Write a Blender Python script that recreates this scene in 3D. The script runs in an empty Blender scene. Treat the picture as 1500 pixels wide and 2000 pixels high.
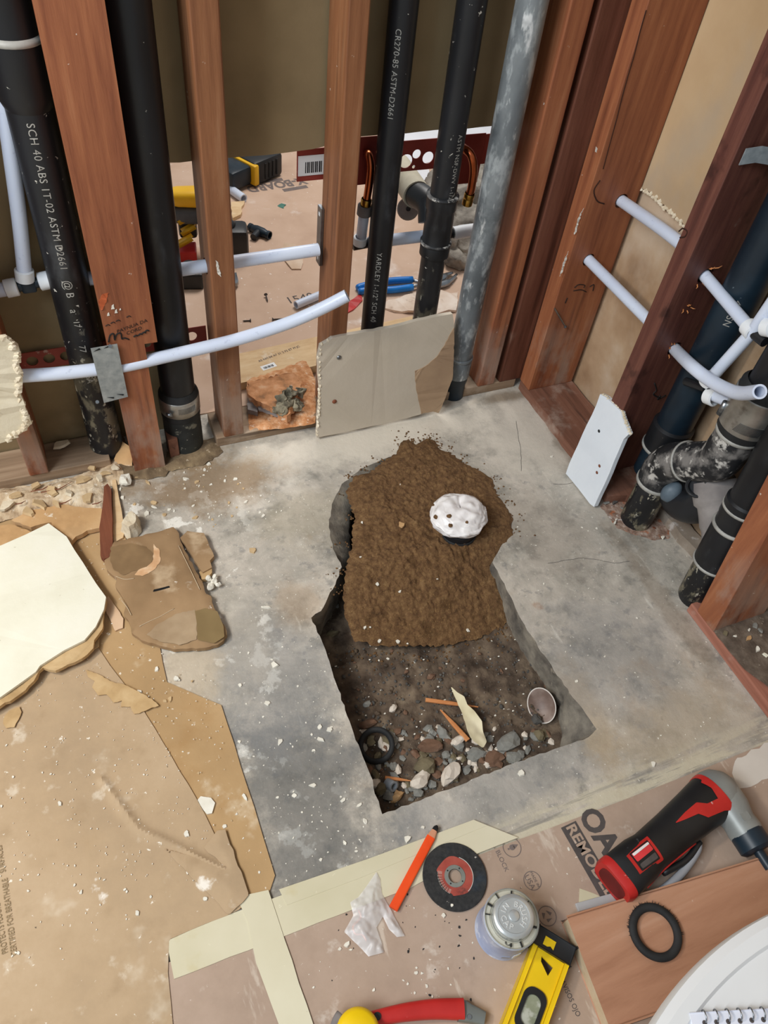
import bpy, bmesh, math, random
import numpy as np
from mathutils import Vector, Matrix, noise
random.seed(7)
V = Vector
scene = bpy.context.scene
COL = scene.collection

# ------------------------------------------------------------------ camera
CAM_LOC = V((-1.174, -1.448, 1.450))
R0 = V((0.9216233, -0.3759530, 0.0962800))      # image right
R1 = V((-0.2279109, -0.7251221, -0.6498112))    # image down
R2 = V((0.3141132, 0.5769379, -0.7539732))      # view direction
FOC = 1500.0
cam = bpy.data.cameras.new('camera')
cam.sensor_fit = 'VERTICAL'; cam.sensor_height = 36.0; cam.lens = 36.0 * FOC / 2000.0
cam.clip_start = 0.02
cam_ob = bpy.data.objects.new('camera', cam); COL.objects.link(cam_ob)
cam_ob.matrix_world = Matrix(((R0.x, -R1.x, -R2.x, CAM_LOC.x), (R0.y, -R1.y, -R2.y, CAM_LOC.y),
                              (R0.z, -R1.z, -R2.z, CAM_LOC.z), (0, 0, 0, 1)))
scene.camera = cam_ob

# ------------------------------------------------------------------ light
def lin(c):
    return c / 12.92 if c <= 0.04045 else ((c + 0.055) / 1.055) ** 2.4
def H(s, a=1.0):
    s = s.lstrip('#')
    return tuple(lin(int(s[i:i + 2], 16) / 255) for i in (0, 2, 4)) + (a,)

world = bpy.data.worlds.new('world'); scene.world = world; world.use_nodes = True
bg = world.node_tree.nodes['Background']
bg.inputs['Color'].default_value = (0.88, 0.94, 1.0, 1); bg.inputs['Strength'].default_value = 0.42

def area(name, loc, target, size, power, color, size_y=None):
    l = bpy.data.lights.new(name, 'AREA'); l.energy = power; l.color = color; l.size = size
    if size_y: l.shape = 'RECTANGLE'; l.size_y = size_y
    o = bpy.data.objects.new(name, l); COL.objects.link(o); o.location = loc
    o.rotation_euler = (V(target) - V(loc)).to_track_quat('-Z', 'Y').to_euler()
    return o
area('work_lamp', (-2.35, -0.55, 1.95), (-1.2, -0.9, 0), 0.22, 23, (1.0, 0.90, 0.76))
area('window_light', (-3.0, -1.5, 2.8), (-0.3, -0.6, 0.1), 1.3, 92, (0.84, 0.92, 1.0), 1.3)
area('next_room_lamp', (0.1, 1.5, 2.3), (-0.4, 0.8, 0), 0.9, 44, (1.0, 0.96, 0.92))

scene.view_settings.view_transform = 'Standard'
scene.view_settings.look = 'None'
scene.view_settings.exposure = -0.14
scene.view_settings.gamma = 1.0
scene.view_settings.use_curve_mapping = False

# ------------------------------------------------------------------ survey helpers
# sight line of a photo pixel; its crossing with the true floor / wall planes gives world positions
def sight(px, py):
    return R0 * ((px - 750) / FOC) + R1 * ((py - 1000) / FOC) + R2
def FL(px, py, z=0.0):
    r = sight(px, py); return CAM_LOC + r * ((z - CAM_LOC.z) / r.z)
def PX(px, py, x=0.0):
    r = sight(px, py); return CAM_LOC + r * ((x - CAM_LOC.x) / r.x)
def PY(px, py, y=0.0):
    r = sight(px, py); return CAM_LOC + r * ((y - CAM_LOC.y) / r.y)
def nz(p, s=1.0, o=0.0):
    return noise.noise(V((p[0] * s + o, p[1] * s - o, (p[2] if len(p) > 2 else 0) * s + o * 0.7)))

# ------------------------------------------------------------------ object helpers
OFF = {}
def link(name, bm, mat, parent=None, smooth=False, stuff=False, auto=None):
    me = bpy.data.meshes.new(name)
    bmesh.ops.recalc_face_normals(bm, faces=bm.faces)
    xs = [v.co for v in bm.verts]
    if parent is None:
        lo = V((min(c.x for c in xs), min(c.y for c in xs), min(c.z for c in xs)))
        hi = V((max(c.x for c in xs), max(c.y for c in xs), max(c.z for c in xs)))
        off = V(((lo.x + hi.x) / 2, (lo.y + hi.y) / 2, lo.z))
    else:
        off = OFF[parent.name]
    bmesh.ops.translate(bm, verts=bm.verts, vec=-off)
    bm.to_mesh(me); bm.free()
    if smooth:
        me.polygons.foreach_set('use_smooth', [True] * len(me.polygons))
        if auto:
            try: me.set_sharp_from_angle(angle=math.radians(auto))
            except Exception: pass
    for m in (mat if isinstance(mat, (list, tuple)) else [mat]):
        me.materials.append(m)
    o = bpy.data.objects.new(name, me); COL.objects.link(o)
    if parent is None: o.location = off
    else: o.parent = parent
    OFF[o.name] = off
    if stuff: o['kind'] = 'stuff'
    return o
def tag(o, label=None, cat=None, group=None, kind=None):
    if label: o['label'] = label
    if cat: o['category'] = cat
    if group: o['group'] = group
    if kind: o['kind'] = kind
    return o
def thing(name, label, cat, loc, group=None):
    o = bpy.data.objects.new(name, None); COL.objects.link(o); o.location = loc
    o.empty_display_size = 0.02
    OFF[o.name] = V(loc)
    return tag(o, label, cat, group)
BM = bmesh.new

def box(bm, x0, x1, y0, y1, z0, z1, bev=0.0, cuts=0):
    return obox(bm, V(((x0 + x1) / 2, (y0 + y1) / 2, (z0 + z1) / 2)), V((1, 0, 0)), V((0, 1, 0)),
                (x1 - x0) / 2, (y1 - y0) / 2, (z1 - z0) / 2, bev)
def obox(bm, c, u, v, hu, hv, hw, bev=0.0):
    u = V(u).normalized(); v = (V(v) - u * V(v).dot(u)).normalized(); w = u.cross(v)
    r = bmesh.ops.create_cube(bm, size=2.0)
    vs = r['verts']
    for q in vs:
        a = q.co.copy(); q.co = V(c) + u * a.x * hu + v * a.y * hv + w * a.z * hw
    if bev > 0:
        es = list({e for q in vs for e in q.link_edges})
        bmesh.ops.bevel(bm, geom=es, offset=bev, segments=2, affect='EDGES', profile=0.5)
    return vs
def frame_of(d):
    d = V(d).normalized()
    a = V((0, 0, 1)) if abs(d.z) < 0.9 else V((1, 0, 0))
    u = d.cross(a).normalized(); return u, d.cross(u).normalized()
def tube(bm, pts, r, seg=20, caps=True, inner=None):
    """pts: list of points; r radius or list"""
    pts = [V(p) for p in pts]; n = len(pts)
    rs = r if isinstance(r, (list, tuple)) else [r] * n
    d0 = (pts[1] - pts[0]).normalized(); u, w = frame_of(d0)
    rings = []; prev = d0
    def ring(p, u, w, rad):
        return [bm.verts.new(p + (u * math.cos(2 * math.pi * k / seg) + w * math.sin(2 * math.pi * k / seg)) * rad) for k in range(seg)]
    frames = []
    for i, p in enumerate(pts):
        d = (pts[min(i + 1, n - 1)] - pts[max(i - 1, 0)])
        d = d.normalized() if d.length > 1e-9 else prev
        q = prev.rotation_difference(d); u = q @ u; w = q @ w; prev = d
        frames.append((u.copy(), w.copy())); rings.append(ring(p, u, w, rs[i]))
    def skin(a, b):
        for k in range(seg):
            bm.faces.new((a[k], a[(k + 1) % seg], b[(k + 1) % seg], b[k]))
    for a, b in zip(rings, rings[1:]): skin(a, b)
    if inner:
        ins = [ring(p, f[0], f[1], inner) for p, f in zip(pts, frames)]
        for a, b in zip(ins, ins[1:]): skin(b, a)
        skin(ins[0], rings[0]); skin(rings[-1], ins[-1])
    elif caps:
        bm.faces.new(rings[0][::-1]); bm.faces.new(rings[-1])
    return rings
def smooth_path(pts, n=8):
    pts = [V(p) for p in pts]; out = []
    P = [pts[0] * 2 - pts[1]] + pts + [pts[-1] * 2 - pts[-2]]
    for i in range(1, len(P) - 2):
        for k in range(n):
            t = k / n
            a, b, c, d = P[i - 1], P[i], P[i + 1], P[i + 2]
            out.append(0.5 * ((2 * b) + (c - a) * t + (2 * a - 5 * b + 4 * c - d) * t * t + (-a + 3 * b - 3 * c + d) * t ** 3))
    out.append(pts[-1]); return out
def lathe(bm, prof, p0, axis, seg=32, close=True):
    """prof: list of (radius, height along axis)"""
    axis = V(axis).normalized(); u, w = frame_of(axis); p0 = V(p0); rings = []
    for r, h in prof:
        if r < 1e-6: rings.append([bm.verts.new(p0 + axis * h)])
        else: rings.append([bm.verts.new(p0 + axis * h + (u * math.cos(2 * math.pi * k / seg) + w * math.sin(2 * math.pi * k / seg)) * r) for k in range(seg)])
    for a, b in zip(rings, rings[1:]):
        for k in range(seg):
            k2 = (k + 1) % seg
            if len(a) == 1 and len(b) == 1: continue
            if len(a) == 1: bm.faces.new((a[0], b[k2], b[k]))
            elif len(b) == 1: bm.faces.new((a[k], a[k2], b[0]))
            else: bm.faces.new((a[k], a[k2], b[k2], b[k]))
    return rings
def rag(pts, step, jit, seed=0, closed=True):
    """break straight outline pieces into short ragged ones (3-D points)"""
    rnd = random.Random(seed); out = []; n = len(pts)
    for i in range(n if closed else n - 1):
        a, b = V(pts[i]), V(pts[(i + 1) % n]); L = (b - a).length; k = max(1, int(L / step))
        for j in range(k):
            t = j / k; p = a.lerp(b, t)
            if j: p += V((rnd.uniform(-1, 1), rnd.uniform(-1, 1), rnd.uniform(-1, 1))) * jit
            out.append(p)
    if not closed: out.append(V(pts[-1]))
    return out
def prism(bm, pts, ext, holes=()):
    """plate: outline (3-D, planar enough), thickness vector ext, optional hole outlines"""
    ext = V(ext); loops = [list(map(V, pts))] + [list(map(V, h)) for h in holes]
    base = []; es = []
    for L in loops:
        vs = [bm.verts.new(p) for p in L]; base.append(vs)
        es += [bm.edges.new((vs[i], vs[(i + 1) % len(vs)])) for i in range(len(vs))]
    nrm = ext.normalized()
    r = bmesh.ops.triangle_fill(bm, use_beauty=True, use_dissolve=False, edges=es, normal=nrm)
    fs = [g for g in r['geom'] if isinstance(g, bmesh.types.BMFace)]
    mp = {}
    for vs in base:
        for q in vs: mp[q] = bm.verts.new(q.co + ext)
    for f in fs:
        try: bm.faces.new([mp[q] for q in f.verts][::-1])
        except Exception: pass
    for vs in base:
        for i in range(len(vs)):
            a, b = vs[i], vs[(i + 1) % len(vs)]
            bm.faces.new((a, b, mp[b], mp[a]))
def circle_pts(c, u, v, r, n=20, ru=None):
    return [V(c) + V(u) * math.cos(2 * math.pi * k / n) * (ru or r) + V(v) * math.sin(2 * math.pi * k / n) * r for k in range(n)]
def inside(px, py, poly):
    res = np.zeros(px.shape, bool); n = len(poly); j = n - 1
    for i in range(n):
        xi, yi = poly[i][0], poly[i][1]; xj, yj = poly[j][0], poly[j][1]
        if yi != yj:
            c = ((yi > py) != (yj > py)) & (px < (xj - xi) * (py - yi) / (yj - yi) + xi)
            res ^= c
        j = i
    return res
def edge_dist(x, y, poly):
    best = np.full(x.shape, 1e9); bx = x.copy(); by = y.copy(); n = len(poly)
    for i in range(n):
        ax, ay = poly[i][0], poly[i][1]; cx, cy = poly[(i + 1) % n][0], poly[(i + 1) % n][1]
        dx, dy = cx - ax, cy - ay; L = dx * dx + dy * dy + 1e-12
        t = np.clip(((x - ax) * dx + (y - ay) * dy) / L, 0, 1); qx, qy = ax + t * dx, ay + t * dy
        d = np.hypot(x - qx, y - qy); m = d < best
        best = np.where(m, d, best); bx = np.where(m, qx, bx); by = np.where(m, qy, by)
    return best, bx, by
def sheet(bm, poly, res, hf, thick=0.0):
    """fine grid cut to an outline; hf(x, y, distance to edge) gives height"""
    poly = [(p[0], p[1]) for p in poly]
    x0 = min(p[0] for p in poly); x1 = max(p[0] for p in poly); y0 = min(p[1] for p in poly); y1 = max(p[1] for p in poly)
    nx = int((x1 - x0) / res) + 2; ny = int((y1 - y0) / res) + 2
    gx, gy = np.meshgrid(x0 - res / 2 + res * np.arange(nx + 1), y0 - res / 2 + res * np.arange(ny + 1), indexing='ij')
    cin = inside(gx[:-1, :-1] + res / 2, gy[:-1, :-1] + res / 2, poly)
    cnt = np.zeros(gx.shape, int)
    for a in (0, 1):
        for b in (0, 1): cnt[a:nx + a, b:ny + b] += cin
    used = cnt > 0; bnd = used & (cnt < 4)
    d, sx, sy = edge_dist(gx, gy, poly)
    gx = np.where(bnd, sx, gx); gy = np.where(bnd, sy, gy); d = np.where(bnd, 0, d)
    vt = {}; vb = {}
    for i, j in zip(*np.nonzero(used)):
        x, y = float(gx[i, j]), float(gy[i, j]); z = hf(x, y, float(d[i, j]))
        vt[i, j] = bm.verts.new((x, y, z))
        if thick: vb[i, j] = bm.verts.new((x, y, z - thick))
    for i, j in zip(*np.nonzero(cin)):
        q = ((i, j), (i + 1, j), (i + 1, j + 1), (i, j + 1))
        bm.faces.new([vt[k] for k in q])
        if thick:
            bm.faces.new([vb[k] for k in q][::-1])
            for (a, b, ni, nj) in ((0, 1, i, j - 1), (1, 2, i + 1, j), (2, 3, i, j + 1), (3, 0, i - 1, j)):
                out = not (0 <= ni < nx and 0 <= nj < ny) or not cin[ni, nj]
                if out: bm.faces.new((vt[q[b]], vt[q[a]], vb[q[a]], vb[q[b]]))
def stone_bm(bm, c, sx, sy, sz, seed, sub=1, rough=0.35, rot=0.0, tilt=0.0):
    r = bmesh.ops.create_icosphere(bm, subdivisions=sub, radius=1.0)
    Rm = Matrix.Rotation(rot, 3, 'Z') @ Matrix.Rotation(tilt, 3, 'X')
    for q in r['verts']:
        p = q.co; k = 1 + rough * noise.noise(p * 1.3 + V((seed * 3.1, seed * 1.7, seed)))
        p = V((p.x * sx, p.y * sy, max(p.z, -0.6) * sz)) * k
        q.co = V(c) + Rm @ p
def chip_bm(bm, c, r, t, seed, elong=1.0, tilt=0.25):
    """thin irregular flake lying on a surface"""
    rnd = random.Random(seed); n = rnd.randint(5, 8); a0 = rnd.uniform(0, 6.28)
    Rm = Matrix.Rotation(a0, 3, 'Z') @ Matrix.Rotation(rnd.uniform(-tilt, tilt), 3, 'X')
    top = []; bot = []
    for k in range(n):
        a = 2 * math.pi * k / n + rnd.uniform(-.3, .3); q = r * rnd.uniform(.55, 1.1)
        p = V((math.cos(a) * q * elong, math.sin(a) * q / elong, 0))
        top.append(bm.verts.new(V(c) + Rm @ (p * .85 + V((0, 0, t))))); bot.append(bm.verts.new(V(c) + Rm @ p))
    bm.faces.new(top); bm.faces.new(bot[::-1])
    for k in range(n): bm.faces.new((bot[k], bot[(k + 1) % n], top[(k + 1) % n], top[k]))
def loft(bm, secs, seg=24, e=2.0):
    """secs: (centre, u, v, ru, rv[, exponent]) super-ellipse sections"""
    rings = []
    for s in secs:
        c, u, v, ru, rv = s[:5]; ee = s[5] if len(s) > 5 else e; rg = []
        for k in range(seg):
            a = 2 * math.pi * k / seg; ca, sa = math.cos(a), math.sin(a)
            rg.append(bm.verts.new(V(c) + V(u) * ru * math.copysign(abs(ca) ** (2 / ee), ca) + V(v) * rv * math.copysign(abs(sa) ** (2 / ee), sa)))
        rings.append(rg)
    for a, b in zip(rings, rings[1:]):
        for k in range(seg): bm.faces.new((a[k], a[(k + 1) % seg], b[(k + 1) % seg], b[k]))
    bm.faces.new(rings[0][::-1]); bm.faces.new(rings[-1])
    return rings
def bore(o, cuts):
    """drill real holes: cuts = [(p0, p1, r)] in world coordinates"""
    tmp = []
    for p0, p1, r in cuts:
        b = BM(); off = OFF[o.name]
        tube(b, [V(p0), V(p1)], r, 16); bmesh.ops.recalc_face_normals(b, faces=b.faces)
        me = bpy.data.meshes.new('drill'); b.to_mesh(me); b.free()
        c = bpy.data.objects.new('drill', me); COL.objects.link(c); tmp.append(c)
        m = o.modifiers.new('drill', 'BOOLEAN'); m.object = c; m.operation = 'DIFFERENCE'; m.solver = 'EXACT'
    dg = bpy.context.evaluated_depsgraph_get(); dg.update()
    me = bpy.data.meshes.new_from_object(o.evaluated_get(dg))
    o.modifiers.clear(); old = o.data; o.data = me; me.name = old.name; bpy.data.meshes.remove(old)
    for c in tmp:
        m = c.data; bpy.data.objects.remove(c); bpy.data.meshes.remove(m)
def text_geo(s, size, extrude=0.0, spacing=1.0, bold=0.0):
    cu = bpy.data.curves.new('t', 'FONT'); cu.body = s; cu.size = size; cu.align_x = 'CENTER'; cu.align_y = 'CENTER'
    cu.extrude = extrude; cu.offset = bold; cu.space_character = spacing; cu.resolution_u = 3
    o = bpy.data.objects.new('t', cu); COL.objects.link(o)
    dg = bpy.context.evaluated_depsgraph_get(); dg.update()
    me = bpy.data.meshes.new_from_object(o.evaluated_get(dg))
    bpy.data.objects.remove(o); bpy.data.curves.remove(cu)
    vs = [v.co.copy() for v in me.vertices]; fs = [tuple(p.vertices) for p in me.polygons]
    bpy.data.meshes.remove(me); return vs, fs
def text_map(bm, s, size, fn, extrude=0.0, spacing=1.0):
    vs, fs = text_geo(s, size, extrude, spacing)
    nv = [bm.verts.new(fn(v)) for v in vs]
    for f in fs:
        try: bm.faces.new([nv[i] for i in f])
        except Exception: pass
def text_on_plane(bm, s, size, c, u, v, n, lift=0.0006, sx=1.0, spacing=1.0):
    c, u, v, n = V(c), V(u).normalized(), V(v).normalized(), V(n).normalized()
    text_map(bm, s, size, lambda q: c + u * q.x * sx + v * q.y + n * (lift + q.z), 0.0, spacing)
def text_on_pipe(bm, s, size, base, axis, face, r, spacing=1.0, flip=False):
    axis = V(axis).normalized(); face = (V(face) - axis * V(face).dot(axis)).normalized(); side = axis.cross(face)
    sg = -1 if flip else 1
    def fn(q):
        a = q.y / r
        return V(base) + axis * q.x * sg - (face * -math.cos(a) + side * math.sin(a) * sg) * (r + 0.0005)
    text_map(bm, s, size, fn, 0.0, spacing)

# ------------------------------------------------------------------ materials
MATS = {}
def mat(name, ramp, scale=5.0, stretch=(1, 1, 1), detail=6, rough=0.7, metal=0.0, bump=0.0, bscale=None, bstretch=None,
        layers=(), blobs=(), world=False, spec=0.5, sss=0.0, trans=0.0, alpha=1.0, dist=0.0, nrough=0.55, coat=0.0, ior=1.45):
    m = bpy.data.materials.new(name); m.use_nodes = True; nt = m.node_tree; N = nt.nodes; Lk = nt.links
    b = N['Principled BSDF']
    if world: src = N.new('ShaderNodeNewGeometry').outputs['Position']
    else: src = N.new('ShaderNodeTexCoord').outputs['Object']
    def noise_out(sc, st=(1, 1, 1), det=6, rg=0.55, off=0.0, ds=0.0):
        mp = N.new('ShaderNodeMapping'); mp.inputs['Scale'].default_value = st; mp.inputs['Location'].default_value = (off, off * .7, off * 1.3)
        Lk.new(src, mp.inputs['Vector'])
        t = N.new('ShaderNodeTexNoise'); t.inputs['Scale'].default_value = sc; t.inputs['Detail'].default_value = det
        t.inputs['Roughness'].default_value = rg; t.inputs['Distortion'].default_value = ds
        Lk.new(mp.outputs[0], t.inputs['Vector']); return t.outputs['Fac']
    f = noise_out(scale, stretch, detail, nrough, 0, dist)
    cr = N.new('ShaderNodeValToRGB'); Lk.new(f, cr.inputs['Fac'])
    k = len(ramp); els = cr.color_ramp.elements
    for i, c in enumerate(ramp):
        c, p = c if (isinstance(c, tuple) and len(c) == 2) else (c, 0.28 + 0.44 * i / max(1, k - 1))
        if i < 2: e = els[i]; e.position = p
        else: e = els.new(p)
        e.color = H(c) if isinstance(c, str) else c
    col = cr.outputs['Color']
    def mix(col, c2, fac):
        x = N.new('ShaderNodeMix'); x.data_type = 'RGBA'; Lk.new(fac, x.inputs[0]); Lk.new(col, x.inputs[6])
        x.inputs[7].default_value = H(c2) if isinstance(c2, str) else c2
        return x.outputs[2]
    def rng(v, lo, hi, t0, t1):
        x = N.new('ShaderNodeMapRange'); x.interpolation_type = 'SMOOTHSTEP'
        for i, q in enumerate((lo, hi, t0, t1)): x.inputs[1 + i].default_value = q
        Lk.new(v, x.inputs[0]); return x.outputs[0]
    for i, l in enumerate(layers):
        # (colour, scale, lo, hi, amount[, stretch])
        st = l[5] if len(l) > 5 else (1, 1, 1)
        fac = rng(noise_out(l[1], st, 5, 0.6, 7.3 * (i + 1)), l[2], l[3], 0.0, l[4])
        if len(l) > 6:   # limit the layer to a world box mask (axis, from, to)
            ax, a0, a1 = l[6]
            sp = N.new('ShaderNodeSeparateXYZ'); Lk.new(src, sp.inputs[0])
            mm = rng(sp.outputs[ax], a0, a1, 0, 1); mu = N.new('ShaderNodeMath'); mu.operation = 'MULTIPLY'
            Lk.new(fac, mu.inputs[0]); Lk.new(mm, mu.inputs[1]); fac = mu.outputs[0]
        col = mix(col, l[0], fac)
    if blobs:
        wob = noise_out(11.0, (1, 1, 1), 8, 0.72, 3.3)
        for (c2, cx, cy, rx, ry, amt, wamt) in blobs:
            vm = N.new('ShaderNodeVectorMath'); vm.operation = 'SUBTRACT'; Lk.new(src, vm.inputs[0]); vm.inputs[1].default_value = (cx, cy, 0)
            vs = N.new('ShaderNodeVectorMath'); vs.operation = 'MULTIPLY'; Lk.new(vm.outputs[0], vs.inputs[0]); vs.inputs[1].default_value = (1 / rx, 1 / ry, 0)
            ln = N.new('ShaderNodeVectorMath'); ln.operation = 'LENGTH'; Lk.new(vs.outputs[0], ln.inputs[0])
            ma = N.new('ShaderNodeMath'); ma.operation = 'MULTIPLY_ADD'; Lk.new(wob, ma.inputs[0]); ma.inputs[1].default_value = wamt; Lk.new(ln.outputs['Value'], ma.inputs[2])
            col = mix(col, c2, rng(ma.outputs[0], 0.45 + wamt / 2, 1.2 + wamt / 2, amt, 0.0))
    Lk.new(col, b.inputs['Base Color'])
    b.inputs['Roughness'].default_value = rough; b.inputs['Metallic'].default_value = metal
    b.inputs['Specular IOR Level'].default_value = spec; b.inputs['IOR'].default_value = ior
    if coat: b.inputs['Coat Weight'].default_value = coat; b.inputs['Coat Roughness'].default_value = 0.15
    if sss:
        b.inputs['Subsurface Weight'].default_value = sss; b.inputs['Subsurface Radius'].default_value = (0.01, 0.01, 0.012)
    if trans: b.inputs['Transmission Weight'].default_value = trans
    if alpha < 1: b.inputs['Alpha'].default_value = alpha
    if bump:
        bp = N.new('ShaderNodeBump'); bp.inputs['Strength'].default_value = 1.0; bp.inputs['Distance'].default_value = bump
        Lk.new(noise_out(bscale or scale * 6, bstretch or stretch, 6, 0.65, 1.7), bp.inputs['Height']); Lk.new(bp.outputs[0], b.inputs['Normal'])
    MATS[name] = m; return m

def wood(name, ramp, st, layers=(), rough=0.55, sc=6.0):
    # grain: noise pulled out along the board
    return mat(name, ramp, scale=sc, stretch=st, detail=8, rough=rough, bump=0.0007, bscale=22, bstretch=st, nrough=0.65, dist=0.25,
               layers=list(layers))
UP = (5, 5, 0.35); ALX = (0.35, 5, 5); ALY = (5, 0.35, 5)
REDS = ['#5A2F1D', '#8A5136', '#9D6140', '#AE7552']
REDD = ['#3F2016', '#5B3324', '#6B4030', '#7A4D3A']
dust = ('#D2BFA8', 5.0, 0.60, 0.75, 0.55, (1, 1, 0.5))
speck = ('#E8E0D2', 60.0, 0.70, 0.75, 0.8)
M_stud = wood('wood_stud', REDS, UP, [('#3E1B10', 3.0, 0.62, 0.72, 0.6, (5, 5, .25)), ('#CDB8A0', 6.0, 0.66, 0.80, 0.5, (1, 1, .6)), speck, ('#A8988A', 12.0, 0.44, 0.64, 0.6, (1, 1, .5), (2, 0.34, 0.0))])
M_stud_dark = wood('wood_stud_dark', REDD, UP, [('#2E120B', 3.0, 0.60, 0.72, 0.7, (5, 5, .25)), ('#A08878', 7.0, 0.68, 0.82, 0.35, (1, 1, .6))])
M_stud_scar = wood('wood_stud_scarred', ['#40241E', '#5A332B', '#6C4236', '#7D5142'], UP, [('#2C1512', 9.0, 0.55, 0.66, 0.7, (1, 1, .7)), ('#B9A79A', 14.0, 0.66, 0.78, 0.5)])
M_stud_brown = wood('wood_stud_brown', ['#55331F', '#7B4E32', '#8D5D3D', '#9C7050'], UP, [('#34180E', 2.6, 0.58, 0.7, 0.6, (5, 5, .25)), ('#C8B49C', 5.0, 0.62, 0.78, 0.5, (1, 1, .5)), speck, ('#A8988A', 12.0, 0.44, 0.64, 0.6, (1, 1, .5), (2, 0.34, 0.0))])
M_plate_x = wood('wood_plate_along_back', ['#6E5A46', '#927A62', '#AA937A'], ALX, [('#B8A590', 10.0, 0.55, 0.7, 0.5), ('#332019', 6.0, 0.62, 0.7, 0.6, ALX)], 0.8)
M_plate_y = wood('wood_plate_along_side', ['#5A3A2C', '#7C5341', '#8E6552'], ALY, [('#B7A698', 9.0, 0.5, 0.68, 0.6), ('#2F1D17', 6.0, 0.62, 0.7, 0.6, ALY)], 0.8)
M_plate_pink = wood('wood_plate_pink', ['#8A5646', '#A86F5B', '#B98270'], ALY, [('#CBB6AA', 12.0, 0.56, 0.7, 0.5)], 0.8)
M_plank = wood('wood_plank_red', ['#93664C', '#AB7C60', '#B7886B', '#C1957A'], (0.55, 4.5, 4.5), [('#70402A', 1.6, 0.58, 0.66, 0.5, (0.6, 6, 6)), ('#E8DCCB', 40, 0.69, 0.75, .5)], 0.6, 4.0)
M_plank_end = wood('wood_plank_end', ['#B09878', '#C8B292', '#D4C3A6'], (3, 3, 3), [], 0.85)
M_pale = wood('wood_pale', ['#C9A57A', '#D9B98E', '#E2C69D'], (2, 6, 6), [('#EFE4CF', 14, .6, .7, .5)], 0.8)
M_shim = wood('wood_shim', ['#B8703F', '#CC8650', '#D99A66'], (2, 8, 8), [], 0.7)
M_brownstrip = wood('wood_brown_strip', ['#5F3322', '#7E4830', '#8E563B'], ALY, [('#B79A84', 20, .6, .72, .4)], 0.75)

def black_mat(name, dusty=0.0, fleck=0.72, base=False, tone=('#0E0F11', '#1A1B1E', '#222428')):
    ls = [('#4B4E52', 8.0, 0.56, 0.72, 0.45 + dusty * .3, (1.5, 1.5, .6)), ('#CFCBC0', 75.0, fleck, fleck + .03, 0.85)]
    if base: ls += [('#8F8770', 26.0, 0.50, 0.60, 0.75, (1, 1, .6), (2, 0.42, 0.05)), ('#C8C2AE', 50.0, 0.60, 0.66, 0.8, (1, 1, .6), (2, 0.5, 0.1))]
    if dusty: ls += [('#8B8680', 6.0, 0.62 - dusty * .2, 0.78, 0.8)]
    return mat(name, list(tone), scale=6, rough=0.42, layers=ls, bump=0.0003, bscale=60, stretch=(1, 1, .5))
M_abs = black_mat('abs_black'); M_abs_spat = black_mat('abs_black_spattered', 0.15, 0.665, True)
M_abs_dust = mat('abs_black_dusty', ['#141517', '#1E1F22', '#2A2B2E'], 6, rough=.6, layers=[('#8D8985', 22, .46, .66, .75), ('#CFCBC4', 40, .56, .66, .85), ('#15161A', 9, .54, .62, .85)], bump=.0004, bscale=60); M_abs_grey = mat('abs_grey_dust', ['#6E6868', '#857F7C', '#9A9490'], 14, rough=.9, bump=.001, bscale=50, layers=[('#2B2B2E', 9, .6, .7, .7)])
M_abs_old = mat('abs_old_rough', ['#17191A', '#2A2D2C', '#3A3D38'], 14, rough=.7, bump=.0012, bscale=40, layers=[('#8B8878', 30, .6, .68, .7), ('#B9B39F', 60, .66, .7, .8)])
M_abs_blue = mat('abs_blue_black', ['#0D1720', '#14222D', '#1D303D'], 6, rough=.4, layers=[('#6F7B84', 60, .70, .74, .7), ('#3B4C58', 5, .58, .75, .5, (1, 1, .5))])
M_abs_bluegrey = mat('abs_blue_grey', ['#3C4854', '#56646F', '#6E7B84'], 12, rough=.5)
M_plate_cut = mat('plate_cut_dusty', ['#7C6E60', '#948779', '#ABA094'], 14, rough=.95, bump=.001, bscale=50, layers=[('#C9C2BC', 30, .58, .68, .7), ('#6B4A35', 9, .6, .7, .6)])
M_glue = mat('glue_ring', ['#8C8A84', '#B4B2AB'], 30, rough=.5)
M_band = mat('steel_band', ['#8E8B84', '#ADAAA3', '#C6C4BE'], 20, rough=.34, metal=.8, bump=.0004, bscale=90, layers=[('#5A5042', 16, .58, .7, .6)])
M_rubber = mat('rubber', ['#141516', '#222324', '#2F3031'], 20, rough=.75, bump=.0004, bscale=120)
M_galvpipe = mat('galvanised_pipe', ['#565B5E', '#70767A', '#878D90', '#9CA1A3'], 9, stretch=(1, 1, .4), rough=.5, metal=.35, bump=.0005, bscale=40, layers=[('#C2C8CA', 45, .50, .66, .6, (1, 1, .4)), ('#E6E8E8', 36, .60, .68, .8, (1, 1, .3)), ('#3C444A', 7, .55, .7, .6)])
M_galv = mat('galvanised_plate', ['#8C959A', '#A3ACB0', '#BAC2C4'], 55, rough=.45, metal=.5, bump=.0003, bscale=80, layers=[('#7A4A30', 12, .66, .76, .6)])
M_pex = mat('pex_white', ['#CCD5E8', '#DCE4F2'], 4, rough=.35, sss=.35, layers=[('#A9B0C6', 70, .62, .68, .4)])
M_pexring = mat('pex_ring', ['#E2E5E8', '#ECEFF1'], 4, rough=.4, sss=.25)
M_copper = mat('copper', ['#A8522F', '#C56B42', '#D98A5E'], 8, rough=.28, metal=1.0)
M_brass = mat('brass', ['#A87E38', '#C49A4C'], 12, rough=.3, metal=1.0)
M_redbar = mat('red_steel', ['#7A2A22', '#8E342A', '#9C4034'], 10, rough=.55, layers=[('#C9B9AC', 40, .66, .72, .5)])
M_dark = mat('dark_gap', ['#0A0A0A', '#141312'], 10, rough=.9)
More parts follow.
